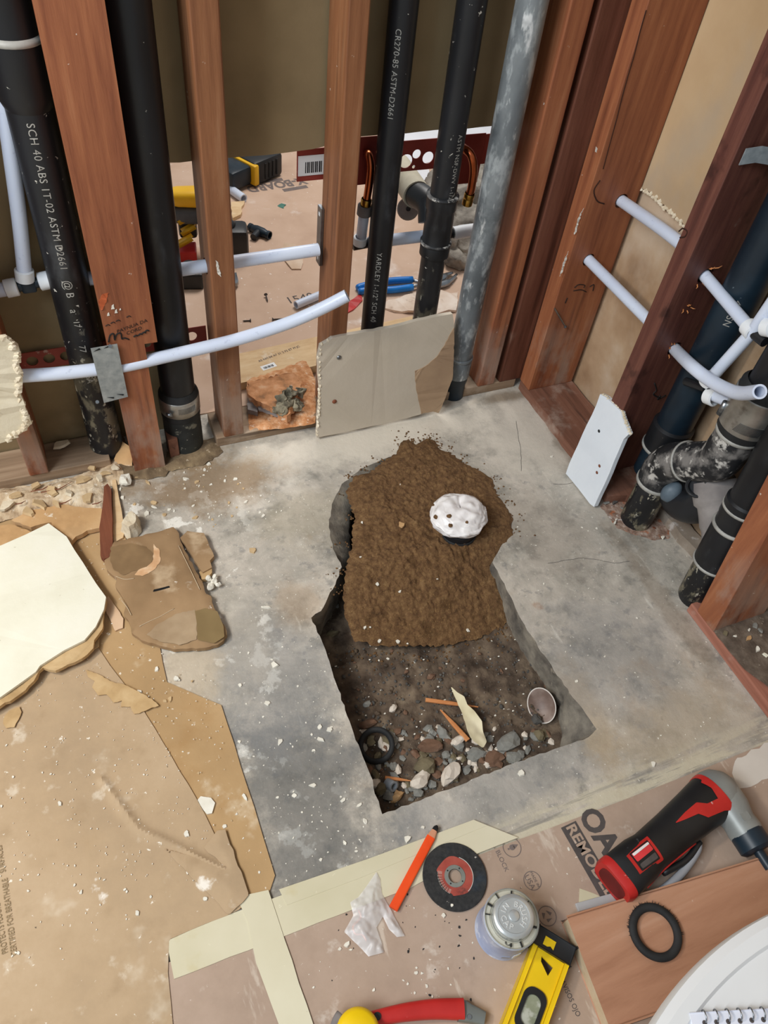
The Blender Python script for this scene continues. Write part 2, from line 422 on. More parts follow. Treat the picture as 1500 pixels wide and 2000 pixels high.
M_steel = mat('steel', ['#6C7074', '#8B8F93', '#A7ABAE'], 18, rough=.32, metal=.95)
M_paper_back = mat('drywall_back_paper', ['#7C6A4C', '#8F7B5A', '#9C8764'], 4, rough=.85, bump=.0004, bscale=90, layers=[('#6B5A40', 2.2, .55, .7, .5), ('#B8A684', 3, .62, .78, .5)])
M_paper_side = mat('drywall_side_paper', ['#B3946E', '#C0A27C', '#CBB08B'], 3, rough=.85, bump=.0005, bscale=60, layers=[('#A99C8C', 1.7, .46, .62, .7, (1, 1, .6)), ('#7F6142', 4, .64, .74, .4)])
M_paper_low = mat('drywall_side_rough', ['#8A6D52', '#A58667', '#B89B7C', '#C9B49C'], 5, rough=.95, bump=.0012, bscale=45, layers=[('#CDBBA6', 3.2, .54, .7, .6, (1, 1, .6)), ('#5E4430', 4.5, .6, .7, .6, (1, 1, .5))])
M_gyp_edge = mat('gypsum_crumble', ['#C9B698', '#E0D2B8', '#EDE3CF'], 30, rough=.95, bump=.002, bscale=60)
M_gyp_white = mat('gypsum_white_paint', ['#E4E0CB', '#ECE9D6', '#F1EEDF'], 8, rough=.75, bump=.0003, bscale=120, layers=[('#B9AF98', 55, .69, .74, .6)])
M_gyp_bluew = mat('gypsum_cool_white', ['#DDE3EA', '#E6EBF0'], 12, rough=.75, bump=.0007, bscale=70)
M_gyp_beige = mat('gypsum_beige_paint', ['#BFB3A0', '#C6BAA8', '#CBC0AE'], 6, rough=.7, bump=.0006, bscale=40)
M_gyp_brown = mat('gypsum_torn_brown', ['#9B8066', '#A98D70', '#B3977A'], 8, rough=.95, bump=.0006, bscale=60)
M_gyp_dirty = mat('gypsum_dirty_back', ['#8C7152', '#A4865F', '#B5976F', '#C6AC86'], 6, rough=.95, bump=.0008, bscale=50, layers=[('#7A5B3A', 5, .56, .66, .75), ('#E5D8C0', 11, .62, .74, .7), ('#F1E9DA', 50, .68, .73, .7)])
M_gyp_tan = mat('gypsum_tan', ['#B58D60', '#C79F70', '#D4B084'], 9, rough=.95, bump=.001, bscale=50, layers=[('#F0E8D8', 30, .63, .7, .7), ('#A9845A', 6, .6, .7, .5)])
M_chipw = mat('plaster_crumb_white', ['#DED8C8', '#EFEBDF'], 40, rough=.95, bump=.0006, bscale=120)
M_chipt = mat('plaster_crumb_tan', ['#B99B73', '#D3B98F'], 40, rough=.95)
# ------------------------------------------------------------------ floor slab with the broken-out hole
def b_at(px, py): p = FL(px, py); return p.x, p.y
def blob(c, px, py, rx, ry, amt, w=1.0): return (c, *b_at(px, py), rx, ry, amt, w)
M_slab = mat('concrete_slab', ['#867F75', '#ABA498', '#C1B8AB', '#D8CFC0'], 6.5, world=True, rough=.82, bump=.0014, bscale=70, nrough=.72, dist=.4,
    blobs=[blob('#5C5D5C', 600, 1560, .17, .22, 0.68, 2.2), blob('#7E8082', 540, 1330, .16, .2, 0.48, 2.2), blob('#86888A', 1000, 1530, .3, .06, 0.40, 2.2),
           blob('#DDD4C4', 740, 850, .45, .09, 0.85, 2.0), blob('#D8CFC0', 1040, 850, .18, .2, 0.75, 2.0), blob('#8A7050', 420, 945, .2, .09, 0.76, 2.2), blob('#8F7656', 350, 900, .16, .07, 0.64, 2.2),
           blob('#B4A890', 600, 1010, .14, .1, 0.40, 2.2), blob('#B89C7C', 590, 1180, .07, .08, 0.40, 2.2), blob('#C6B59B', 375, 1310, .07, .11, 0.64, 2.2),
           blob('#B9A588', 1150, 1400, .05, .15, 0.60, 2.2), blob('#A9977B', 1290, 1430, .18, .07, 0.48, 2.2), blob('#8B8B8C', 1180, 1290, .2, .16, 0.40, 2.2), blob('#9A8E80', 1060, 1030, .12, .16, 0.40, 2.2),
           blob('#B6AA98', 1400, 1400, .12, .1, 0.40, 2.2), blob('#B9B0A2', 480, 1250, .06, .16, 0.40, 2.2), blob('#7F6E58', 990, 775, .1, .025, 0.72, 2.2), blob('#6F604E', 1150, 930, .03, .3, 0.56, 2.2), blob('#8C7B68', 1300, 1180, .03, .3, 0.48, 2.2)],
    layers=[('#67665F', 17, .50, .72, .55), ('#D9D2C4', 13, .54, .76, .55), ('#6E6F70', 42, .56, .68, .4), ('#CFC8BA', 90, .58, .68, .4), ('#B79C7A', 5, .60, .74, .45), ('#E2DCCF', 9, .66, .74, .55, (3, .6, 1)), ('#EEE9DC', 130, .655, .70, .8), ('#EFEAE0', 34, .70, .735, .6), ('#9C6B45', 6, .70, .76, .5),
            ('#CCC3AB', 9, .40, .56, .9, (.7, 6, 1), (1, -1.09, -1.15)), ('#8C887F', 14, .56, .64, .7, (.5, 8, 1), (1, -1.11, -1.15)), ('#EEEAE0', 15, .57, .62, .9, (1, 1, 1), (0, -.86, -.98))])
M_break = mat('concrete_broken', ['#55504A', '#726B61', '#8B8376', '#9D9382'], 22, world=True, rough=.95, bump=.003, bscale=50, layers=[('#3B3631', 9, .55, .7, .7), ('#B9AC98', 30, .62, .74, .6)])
M_dirt = mat('dirt', ['#3A2E24', '#54463A', '#6C5C4C', '#84735F'], 26, world=True, rough=1, bump=.004, bscale=90, layers=[('#8A7A66', 60, .62, .7, .6), ('#3A1C14', 7, .6, .72, .6), ('#D9D0C0', 150, .69, .72, .8)])
M_sand = mat('sand_damp', ['#4B3722', '#66492E', '#7C5D3C', '#91734F'], 70, world=True, rough=1, bump=.003, bscale=260, nrough=.75, layers=[('#4A3115', 16, .56, .7, .55), ('#A98852', 320, .6, .68, .6)])

HOLE_TOP = [(747, 1590), (722, 1512), (690, 1432), (660, 1345), (632, 1262), (608, 1206), (626, 1193), (640, 1168), (655, 1140), (668, 1108),
            (650, 1072), (642, 1030), (648, 985), (668, 945), (705, 915), (760, 892), (830, 876), (900, 898), (955, 945), (985, 1005), (982, 1060),
            (962, 1098), (985, 1140), (1015, 1205), (1052, 1265), (1108, 1345), (1165, 1425), (1150, 1440), (1085, 1462), (1000, 1492), (900, 1532), (820, 1564)]
HOLE_IN = {9: (.012, 0), 10: (.05, 0), 11: (.055, 0), 12: (.05, -.01), 13: (.045, -.03), 14: (.03, -.04), 15: (.01, -.02),
           24: (.004, 0), 25: (.006, .0), 26: (-.058, .01), 27: (-.05, .01), 28: (-.008, .005)}
STEEP = {9: .3, 10: 1, 11: 1, 12: 1, 13: 1, 14: 1, 15: 1}
hole = []; hin = []
for i, (a, b_) in enumerate(HOLE_TOP):
    p = FL(a, b_); hole.append(p); dx, dy = HOLE_IN.get(i, (0, 0)); hin.append((dx, dy))
# finer, uneven broken lip
lip = []; lin_in = []; lip_k = []
n = len(hole); rr = random.Random(3)
for i in range(n):
    a, c = hole[i], hole[(i + 1) % n]; k = max(1, int((c - a).length / .012))
    for j in range(k):
        t = j / k; p = a.lerp(c, t); jt = .0022 if j else .001
        p += V((rr.uniform(-jt, jt), rr.uniform(-jt, jt), 0)); lip.append(p)
        lip_k.append(STEEP.get(i, 0) * (1 - t) + STEEP.get((i + 1) % n, 0) * t); lin_in.append((hin[i][0] * (1 - t) + hin[(i + 1) % n][0] * t, hin[i][1] * (1 - t) + hin[(i + 1) % n][1] * t))
HOLE_POLY = [(p.x, p.y) for p in lip]
b = BM()
outer = [V((-3.0, -3.0, 0)), V((1.6, -3.0, 0)), V((1.6, 3.2, 0)), V((-3.0, 3.2, 0))]
vo = [b.verts.new(p) for p in outer]; vl = [b.verts.new(p) for p in lip]
es = [b.edges.new((vo[i], vo[(i + 1) % 4])) for i in range(4)] + [b.edges.new((vl[i], vl[(i + 1) % len(vl)])) for i in range(len(vl))]
bmesh.ops.triangle_fill(b, use_beauty=True, edges=es, normal=V((0, 0, 1)))
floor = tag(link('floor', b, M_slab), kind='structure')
b = BM(); prev = [b.verts.new(p) for p in lip]; ROWS = 8; DEPTH = .125
for r_ in range(1, ROWS + 1):
    t = r_ / ROWS; cur = []
    for p, (dx, dy), kk in zip(lip, lin_in, lip_k):
        sl = min(1, t * (1.35 + 2.6 * kk)); q = V((p.x + dx * sl, p.y + dy * sl, -DEPTH * t))
        q += V((nz(q, 55, 2), nz(q, 55, 9), nz(q, 40, 5) * .6)) * .006
        cur.append(b.verts.new(q))
    for i in range(len(lip)):
        b.faces.new((prev[i], prev[(i + 1) % len(lip)], cur[(i + 1) % len(lip)], cur[i]))
    prev = cur
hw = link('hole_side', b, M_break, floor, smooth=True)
# dirt bed in the hole
def dirt_h(x, y, d):
    z = -.092 + .010 * nz((x, y), 9, 1) + .008 * nz((x, y), 38, 4) + .006 * abs(nz((x, y), 85, 2))
    z += .02 * max(0, min(1, (x + .47) / .12)) * max(0, min(1, (y + 1.02) / .3))
    if x < -.74 and y > -.66: z -= .02
    return z
cx0 = sum(p[0] for p in HOLE_POLY) / len(HOLE_POLY); cy0 = sum(p[1] for p in HOLE_POLY) / len(HOLE_POLY)
b = BM(); sheet(b, [(p[0] + (.02 if p[0] > cx0 else -.02), p[1] + (.02 if p[1] > cy0 else -.02)) for p in HOLE_POLY[::3]], .0045, dirt_h)
tag(link('soil_bed', b, M_dirt, smooth=True), 'dark damp soil and fine rubble covering the bottom of the hole', 'soil', kind='stuff')
# damp sand heap
SAND = [(676, 1110), (688, 1060), (692, 1010), (676, 965), (690, 932), (722, 925), (745, 905), (775, 885), (782, 866), (798, 858), (812, 870), (826, 862), (838, 857), (850, 862), (858, 878), (880, 886), (905, 905),
        (935, 920), (962, 938), (968, 965), (985, 985), (1001, 1012), (1000, 1040), (1000, 1068), (985, 1085), (972, 1098), (955, 1105), (978, 1112), (992, 1145), (1003, 1185), (985, 1222), (950, 1240), (915, 1252), (860, 1262), (790, 1262), (735, 1262), (690, 1250), (672, 1200), (670, 1150)]
def sand_base(y):
    if y > -.50: return 0.0
    return max(-.098, -.10 * (( -.50 - y) / .25))
sp = []
for a, c in SAND:
    p = FL(a, c); 
    for _ in range(3): p = FL(a, c, sand_base(p.y))
    sp.append(p)
spr = rag(sp, .006, .0035, 5)
HP = HOLE_POLY[::2]
def hole_d(x, y):
    best = 9
    for q in HP:
        d = (q[0] - x) ** 2 + (q[1] - y) ** 2
        if d < best: best = d
    ins = False; j = len(HP) - 1
    for i in range(len(HP)):
        if (HP[i][1] > y) != (HP[j][1] > y) and x < (HP[j][0] - HP[i][0]) * (y - HP[i][1]) / (HP[j][1] - HP[i][1]) + HP[i][0]: ins = not ins
        j = i
    return math.sqrt(best) * (-1 if ins else 1)
def sand_h(x, y, d):
    base = sand_base(y)
    e = 1 - math.exp(-d / .022)
    e2 = 1 - math.exp(-d / .05); k_ = max(0, min(1, (-.5 - y) / .12)); z = base + (.002 + .016 * (.35 * e + .65 * e2)) * (1 - k_) + k_ * .014 * e2
    z += e * (.010 * nz((x, y), 8, 3) + .006 * nz((x, y), 34, 6) + .0042 * nz((x, y), 85, 8) + .0034 * nz((x, y), 170, 1) + .0022 * nz((x, y), 330, 2))
    if y > -.5: z = max(z, .0008)
    else: z = max(z, dirt_h(x, y, 0) + .0008)
    return z
b = BM(); sheet(b, spr, .0026, sand_h, .0)
sand = tag(link('sand_heap', b, M_sand, smooth=True), 'heap of damp brown sand filling the back of the hole', 'sand', kind='stuff')

b = BM(); rg = random.Random(21); sc0 = sum(sp, V()) / len(sp)
for k in range(420):
    q = sp[rg.randrange(len(sp))]
    if q.y < -.52: continue
    o_ = (q - sc0); o_.z = 0; o_.normalize(); p = q + o_ * abs(rg.gauss(0, .018)) + V((rg.uniform(-.012, .012), rg.uniform(-.012, .012), 0)); s_ = rg.uniform(.0008, .0032); p.z = s_ * .3
    stone_bm(b, p, s_, s_, s_ * .7, k, 1, .5)
for k in range(700):
    i_ = rg.randrange(len(sp)); q = sp[i_].lerp(sp[(i_ + 1) % len(sp)], rg.random())
    if q.y > -.62: continue
    p = q + V((rg.gauss(0, .012), -abs(rg.gauss(0, .022)), 0)); s_ = rg.uniform(.001, .0036); p.z = dirt_h(p.x, p.y, 0) + s_ * .3
    stone_bm(b, p, s_, s_, s_ * .7, k, 1, .5)
tag(link('loose_sand', b, M_sand), 'loose sand grains scattered round the edges of the sand heap', 'sand', kind='stuff')
# ------------------------------------------------------------------ wall sheets (backs of the neighbouring rooms' drywall)
YB = .108; XS = .152
low = [PY(a, c, YB) for a, c in ((318, 318), (380, 314), (440, 309), (520, 303), (560, 298), (612, 291))]
low2 = [PY(a, c, YB) for a, c in ((690, 268), (735, 264), (850, 254), (940, 248), (1000, 243))]
b = BM()
pts = [V((-2.6, YB, 0)), V((low[0].x - .02, YB, 0)), V((low[0].x - .02, YB, low[0].z))] + rag(low + low2, .03, .002, 2, False) + [V((XS + .01, YB, low2[-1].z)), V((XS + .01, YB, 2.4)), V((-2.6, YB, 2.4))]
for p in pts: p.y = YB
prism(b, pts, (0, .0127, 0))
wall_back = tag(link('wall_back', b, M_paper_back), kind='structure')
b = BM(); box(b, XS + .012, XS + .025, -3.0, YB, 0, 2.4)
wall_right = tag(link('wall_right', b, M_paper_low), kind='structure')
torn = [PX(a, c, XS) for a, c in ((1252, 366), (1272, 378), (1292, 398), (1310, 412), (1325, 428), (1336, 440))]
pts = [V((XS, .095, torn[0].z + .06)), V((XS, torn[0].y + .02, torn[0].z + .02))] + rag(torn, .008, .003, 4, False) + [V((XS, -.40, torn[-1].z - .02)), V((XS, -.70, torn[-1].z + .02)), V((XS, -1.2, torn[-1].z)), V((XS, -3.0, torn[-1].z)), V((XS, -3.0, 2.4)), V((XS, .095, 2.4))]
for p in pts: p.x = XS
b = BM(); prism(b, pts, (.012, 0, 0)); link('drywall_panel', b, M_paper_side, wall_right)
b = BM()
for k, p in enumerate(rag(torn, .006, .003, 8, False)):
    stone_bm(b, (XS - .001, p.y, p.z - .002), .004, .005, .004 + .004 * (k % 3 == 0), k)
link('torn_edge', b, M_gyp_edge, wall_right)

# ------------------------------------------------------------------ timber frame
def board_box(name, x0, x1, y0, y1, z0, z1, m, label, cat, bev=.003, shear=(0, 0), parent=None):
    b = BM(); vs = box(b, x0, x1, y0, y1, z0, z1, bev)
    for q in b.verts:
        t = (q.co.z - z0) / max(.01, z1 - z0); q.co.x += shear[0] * t; q.co.y += shear[1] * t
    return tag(link(name, b, m, parent), label, cat)
ZT = 2.4; PZ = .030
# flat stud on the left, its lower half notched narrower
b = BM()
sl = [(-1.121, -.004), (-1.047, -.004), (-1.047, .372), (-1.047, .385), (-1.0195, .385), (-1.0195, ZT), (-1.125, ZT), (-1.122, .6)]
pts = [V((x, -.033, z)) for x, z in sl]
bot = rag([V((-1.121, -.033, .0)), V((-1.047, -.033, .0))], .006, .0025, 6, False)
for p in bot: p.y = -.033
prism(b, bot + pts[2:], (0, .050, 0))
stud_l = tag(link('wall_stud', b, M_stud), 'wide flat reddish stud with galvanized plate and black scribbles, notched near its foot', 'stud')
stud2 = board_box('wall_stud', -.885, -.833, 0, .10, PZ, ZT, M_stud_brown, 'stud between the thick clamped black pipe and the view into the next room', 'stud', shear=(-.006 * 0, 0))
stud3 = board_box('wall_stud', -.604, -.562, 0, .10, PZ, ZT, M_stud_brown, 'brown stud rising behind the left end of the beige drywall panel', 'stud')
studll = board_box('wall_stud', -1.359, -1.316, 0, .10, PZ, ZT, M_stud, 'reddish stud at far left with its foot below the broken drywall edge', 'stud')
studa = board_box('wall_stud', -.140, -.086, 0, .10, PZ, ZT, M_stud, 'stud just right of the grey metal pipe', 'stud')
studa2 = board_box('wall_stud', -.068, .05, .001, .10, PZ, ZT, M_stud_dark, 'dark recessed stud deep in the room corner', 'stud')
studb = board_box('wall_stud', 0, XS - .002, -.055, -.003, PZ, ZT, M_stud, 'broad stud facing us in the corner with two white tubes entering it', 'stud', .002)
studc = board_box('wall_stud', 0, XS - .002, -.413, -.366, PZ, ZT, M_stud_scar, 'dark stud leaning over the small white panel with splintered holes', 'stud', .002)
studd = board_box('wall_stud', 0, XS - .002, -.921, -.861, PZ, .74, M_stud, 'short looking reddish stud at right edge beside the lower black pipe', 'stud', .002, shear=(0, .082))
# bottom plates
board_box('bottom_plate', -2.4, -1.172, 0.004, .104, 0, PZ, M_plate_x, 'dusty bottom plate at far left under the broken drywall edge', 'plate', .002)
board_box('bottom_plate', -.905, -.01, 0.002, .104, 0, PZ, M_plate_x, 'bottom plate behind the beige drywall panel along the back wall', 'plate', .002)
b = BM()
pl = [V((0, -.008, 0)), V((XS, -.008, 0)), V((XS, -.545, 0)), V((.118, -.560, 0))] + [V((.09, -.53, 0)), V((.05, -.50, 0)), V((0.0, -.487, 0))]
prism(b, rag(pl, .03, .002, 5), (0, 0, PZ)); 
for q in b.verts: q.co.z = 0 if q.co.z < .015 else PZ
tag(link('bottom_plate', b, M_plate_y), 'stained bottom plate in the corner behind the small white panel', 'plate')
b = BM(); prism(b, rag([V((.112, -.560, 0)), V((XS, -.548, 0)), V((XS, -.758, 0)), V((.118, -.745, 0)), V((.108, -.66, 0))], .02, .003, 9), (0, 0, PZ))
for q in b.verts: q.co.z = 0 if q.co.z < .015 else PZ
tag(link('bottom_plate', b, M_plate_cut), 'cut away bit of bottom plate between the two black drain pipes', 'plate')
board_box('bottom_plate', 0, XS, -2.6, -.838, 0, PZ, M_plate_pink, 'pale pinkish bottom plate along the right edge under the short reddish stud', 'plate', .003)

# ------------------------------------------------------------------ back wall pipes
def z_axis_pipe(x0, y0, x1, y1, z1): return V((x0, y0, 0)), V((x1, y1, z1))
# left 3 inch pipe with hub
root = thing('drain_pipe', 'black spattered drain pipe with a hub at top left, left of the wide flat stud', 'pipe', (-1.176, .075, 0))
A, B_ = V((-1.172, .062, -.03)), V((-1.163, .062, .86)); ax = (B_ - A).normalized()
b = BM(); tube(b, [A, A + ax * .12, A + ax * .3, A + ax * .6, B_], .0395, 32); link('pipe_body', b, M_abs_spat, root, True, auto=40)
hub0 = PY(45, 192, .045)
hz = hub0.z
def along(z): return A + ax * ((z - A.z) / ax.z)
b = BM(); lathe(b, [(.0395, -.02), (.0475, 0), (.0475, .085), (.0435, .088), (.0435, .125), (.0435, .3), (.0475, .305), (.0475, .38), (.0435, .39), (.0435, 1.2), (0, 1.2)], along(hz), ax, 40)
hubo = link('pipe_hub', b, M_abs, root, True, auto=40)
b = BM(); lathe(b, [(.0435, .082), (.0492, .086), (.0492, .092), (.0435, .096)], along(hz), ax, 40); link('glue_ring', b, M_glue, hubo, True)
def cam_side(p, axis):
    d = (CAM_LOC - V(p)); d -= axis * d.dot(axis); return d.normalized()
fd = cam_side((-1.168, .062, .5), ax)
b = BM()
fdl = (fd - ax.cross(fd) * .12)
text_on_pipe(b, 'SCH 40 ABS 1T-02 ASTM D2661', .019, along(.69), ax, fdl, .0395, 1.1, True)
text_on_pipe(b, '@ B', .022, along(.505), ax, fdl, .0395, 1, True)
text_on_pipe(b, 'a', .022, along(.452), ax, fdl, .0395, 1, True); text_on_pipe(b, '17', .017, along(.42), ax, fdl, .0395, 1, True); text_on_pipe(b, '77', .019, along(.355), ax, fdl, .0395, 1, True)
text_on_pipe(b, 'SA', .02, along(.27), ax, fdl, .0395, 1, True)
link('printed_text', b, M_glue, root, stuff=True)
# thick pipe with banded coupling
root = thing('vent_stack', 'thick clean black pipe with a clamped coupling near its foot', 'pipe', (-.978, .035, 0))
A, B_ = V((-.982, .035, -.02)), V((-.973, .035, ZT)); ax = (B_ - A).normalized()
b = BM(); tube(b, [along(.14), along(.5), along(1.2), B_], .0405, 36); link('pipe_body', b, M_abs, root, True, auto=40)
b = BM(); lathe(b, [(0, 0), (.047, 0), (.047, .07), (.046, .145), (.040, .15)], along(-.02), ax, 36); link('pipe_stub', b, M_abs_old, root, True, auto=40)
z0 = .122
b = BM(); pr = [(.046, -.012), (.0475, -.008), (.0475, .06), (.041, .072)]; lathe(b, pr, along(z0), ax, 36); cp = link('coupling', b, M_rubber, root, True, auto=40)
b = BM(); lathe(b, [(.0476, 0), (.0492, .002), (.0492, .044), (.0476, .046)], along(z0 + .008), ax, 48); bd = link('band', b, M_band, cp, True, auto=40)
b = BM(); f2 = cam_side(along(.14), ax); sd = ax.cross(f2)
for k in range(22):
    a = -.1 + k * .042; d = f2 * math.cos(a) + sd * math.sin(a); t_ = ax
    obox(b, along(z0 + .034) + d * .0494, t_, ax.cross(d), .0085, .0006, .0008)
link('worm_slots', b, M_steel, bd, stuff=True)
b = BM(); tube(b, [along(z0 + .03) + f2 * .052 - sd * .02, along(z0 + .03) + f2 * .048 - sd * .035], .005, 10); link('screw', b, M_steel, bd, True)
# 1 1/2 inch pipes
root = thing('drain_pipe', 'slim black pipe with white lettering, first right of the middle stud', 'pipe', (-.468, .06, 0))
A, B_ = V((-.467, .06, 0)), V((-.474, .06, ZT)); ax = (B_ - A).normalized()
b = BM(); tube(b, [A, along(.4), along(1), B_], .0285, 28); link('pipe_body', b, M_abs, root, True, auto=40)
fd = cam_side(along(.4), ax); b = BM()
text_on_pipe(b, 'YARDLEY 1-1/2" SCH 40', .017, along(.39), ax, fd, .0285, 1.1, True)
text_on_pipe(b, 'CR270-85 ASTM-D2661', .016, along(.87), ax, fd + ax.cross(fd) * -.2, .0285, 1.05, True)
link('printed_text', b, M_glue, root, stuff=True)
root = thing('drain_pipe', 'slim black pipe with a branching fitting, left of the grey metal pipe', 'pipe', (-.315, .06, 0))
A, B_ = V((-.316, .06, 0)), V((-.340, .06, ZT)); ax = (B_ - A).normalized()
b = BM(); tube(b, [A, along(.4), along(1), B_], .0305, 28); link('pipe_body', b, M_abs_spat, root, True, auto=40)
zt, zb = PY(850, 395, .03).z, PY(838, 510, .03).z
b = BM(); h = zt - zb
lathe(b, [(.0305, -.002), (.037, 0), (.037, .03), (.0345, .034), (.0345, h - .034), (.037, h - .03), (.037, h), (.0305, h + .002)], along(zb), ax, 32)
pw = PY(812, 378, .16); c0 = along(zb + h * .55)
tube(b, smooth_path([c0 + V((-.01, .02, -.01)), c0.lerp(pw, .45) + V((0, 0, .012)), pw], 6), .031, 28)
wy = link('wye_fitting', b, M_abs, root, True, auto=40)
b = BM(); lathe(b, [(.0305, -.003), (.0385, -.001), (.0385, .004), (.0305, .006)], along(zb + .03), ax, 32); link('glue_ring', b, M_abs_dust, wy, True); b = BM(); lathe(b, [(.0305, -.003), (.0385, -.001), (.0385, .003), (.0305, .004)], along(zt - .002), ax, 32); link('glue_ring', b, M_abs_dust, wy, True)
pe = PY(776, 326, .30); b = BM(); tube(b, [pw.lerp(pe, -.05), pe], .034, 28); link('branch_pipe', b, mat('dusty_white_pipe', ['#A9A48F', '#C4BFAA', '#D5D0BC'], 14, stretch=(1, 1, 1), rough=.8, layers=[('#6E6C60', 8, .58, .7, .6)]), root, True, auto=40)
fd = cam_side(along(.7), ax); b = BM(); text_on_pipe(b, 'ASTM NSF-DWV 1-1/2 ABS', .014, along(.66), ax, fd + ax.cross(fd) * .75, .0305, 1.1, True); link('printed_text', b, M_glue, root, stuff=True)
# galvanised pipe
root = thing('metal_pipe', 'grey galvanized pipe standing in front of the corner studs', 'pipe', (-.207, .022, 0))
A, B_ = V((-.206, .022, 0)), V((-.228, .022, ZT)); ax = (B_ - A).normalized()
b = BM(); tube(b, [along(.13), along(.4), along(.8), along(1.4), B_], .0325, 32); link('pipe_body', b, M_galvpipe, root, True, auto=40)
b = BM(); lathe(b, [(0, 0), (.031, 0), (.031, .05), (.0335, .06), (.0335, .13), (.0325, .138)], A, ax, 32); link('pipe_sleeve', b, M_abs_blue, root, True, auto=40)
b = BM(); lathe(b, [(.033, -.004), (.0365, -.002), (.0365, .004), (.033, .007)], along(.138), ax, 32); lathe(b, [(.0325, 0), (.0355, .002), (.0355, .055), (.0325, .06)], along(.075), ax, 32); link('joint', b, M_galvpipe, root, True, auto=40)

# ------------------------------------------------------------------ white tubing on the back wall
RP = .0143
pp = [PY(a, c, y) for a, c, y in ((30, 735, -.024), (120, 729, -.024), (200, 720, -.024), (250, 713, -.024), (320, 697, -.024), (390, 681, -.026), (470, 661, -.03), (560, 632, -.036), (625, 604, -.044), (678, 577, -.055))]
b = BM(); tube(b, smooth_path(pp, 6), RP, 20, inner=.0105)
tag(link('pex_tube', b, M_pex, smooth=True, auto=40), 'long bent white tube crossing the back studs with a free open end', 'tube')
for s_, holes in ((stud2, [(PY(365, 525, .05), PY(470, 511, .05))]),):
    c = (PY(330, 530, .05), PY(612, 489, .05))
d = (c[1] - c[0]).normalized()
bore(stud2, [(c[0] + d * .02, c[1] - d * .02, .018)]); bore(stud3, [(c[0] + d * .2, c[1] + d * .025, .018)])
bt = BM(); tube(bt, [PY(160, 545, .07), PY(300, 534, .062), c[0], c[0].lerp(c[1], .5), c[1] + d * .012], RP, 20)
tag(link('pex_tube', bt, M_pex, smooth=True, auto=40), 'straight white tube bored through two brown studs in front of the next room', 'tube')
# tee at far left
root = thing('tube_tee', 'tubes with white rings on a dark tee at the left edge', 'tee', PY(50, 560, .075))
ct = PY(55, 556, .075); up = PY(48, 535, .075); top = PY(6, 180, .075); lf = PY(-40, 574, .075); rt = PY(93, 547, .075)
b = BM(); tube(b, smooth_path([up, PY(38, 430, .075), PY(20, 290, .075), top, PY(0, 20, .075)], 5), RP, 18); link('tube', b, M_pex, root, True, auto=40)
b = BM(); tube(b, [PY(20, 563, .075), lf], RP, 18); link('tube', b, M_pex, root, True, auto=40)
b = BM(); tube(b, [PY(20, 563, .075), rt], .011, 14); tube(b, [ct, up], .011, 14); box(b, ct.x - .014, ct.x + .014, ct.y - .012, ct.y + .012, ct.z - .014, ct.z + .013, .004); link('tee_body', b, M_abs_blue, root, True, auto=40)
def ring(parent, p, d, r=.0185, l=.026, m=None):
    b = BM(); d = V(d).normalized(); lathe(b, [(r - .004, -l / 2), (r, -l / 2 + .002), (r, l / 2 - .002), (r - .004, l / 2)], p, d, 28); return link('crimp_ring', b, m or M_pexring, parent, True, auto=40)
ring(root, PY(48, 537, .075), top - up); ring(root, PY(22, 562, .075), rt - lf); ring(root, PY(88, 548, .075), rt - lf)
# nail plate
q4 = [PY(a, c, -.0405) for a, c in ((177, 681), (229, 672), (250, 775), (203, 787))]
root = thing('nail_plate', 'galvanized steel nail plate with punched prongs on the wide flat stud', 'plate', q4[2])
b = BM(); prism(b, q4, (0, .0015, 0)); 
for k, (a, c) in enumerate(((180, 690), (203, 783), (232, 680), (248, 772))): pass
link('plate_sheet', b, M_galv, root)
b = BM()
for (a, c, s_) in ((189, 684, 1), (209, 678, 1), (216, 777, -1), (235, 771, -1)):
    p = PY(a, c, -.0412); b.faces.new([b.verts.new(p + V((-.008, 0, -.003 * s_))), b.verts.new(p + V((.008, 0, 0))), b.verts.new(p + V((.006, 0, .004 * s_)))]); link('punched_prong', b, M_dark, root); b = BM()
b.free()
b = BM()
for a, c in ((215, 676), (190, 785)): b = BM(); tube(b, [PY(a, c, -.0425), PY(a, c, -.0395)], .004, 10); link('nail_head', b, M_steel, root)
# perforated red bars
def red_bar(name, label, z_pts, y, holes, tabs=()):
    root = thing(name, label, 'bracket', V(((z_pts[0].x + z_pts[1].x) / 2, y, min(p.z for p in z_pts))))
    b = BM(); hs = []
    for cx_, cz_, r in holes: hs.append(circle_pts((cx_, y, cz_), (1, 0, 0), (0, 0, 1), r, 18))
    prism(b, [V((p.x, y, p.z)) for p in z_pts], (0, .0018, 0), hs); link('bar', b, M_redbar, root); return root
yb = .098
a0, a1 = PY(40, 694, yb), PY(408, 652, yb); zlo, zhi = PY(90, 716, yb).z - .004, PY(90, 688, yb).z + .006
hs = []
k = 0; x = a0.x + .02
while x < -.90:
    hs.append((x, (zlo + zhi) / 2, .0125)); x += .036
red_bar('stub_out_bracket', 'perforated red steel bar low behind the black pipes at left', [V((-1.31, yb, zlo)), V((-.888, yb, zlo)), V((-.888, yb, zhi)), V((-1.31, yb, zhi))], yb, hs)
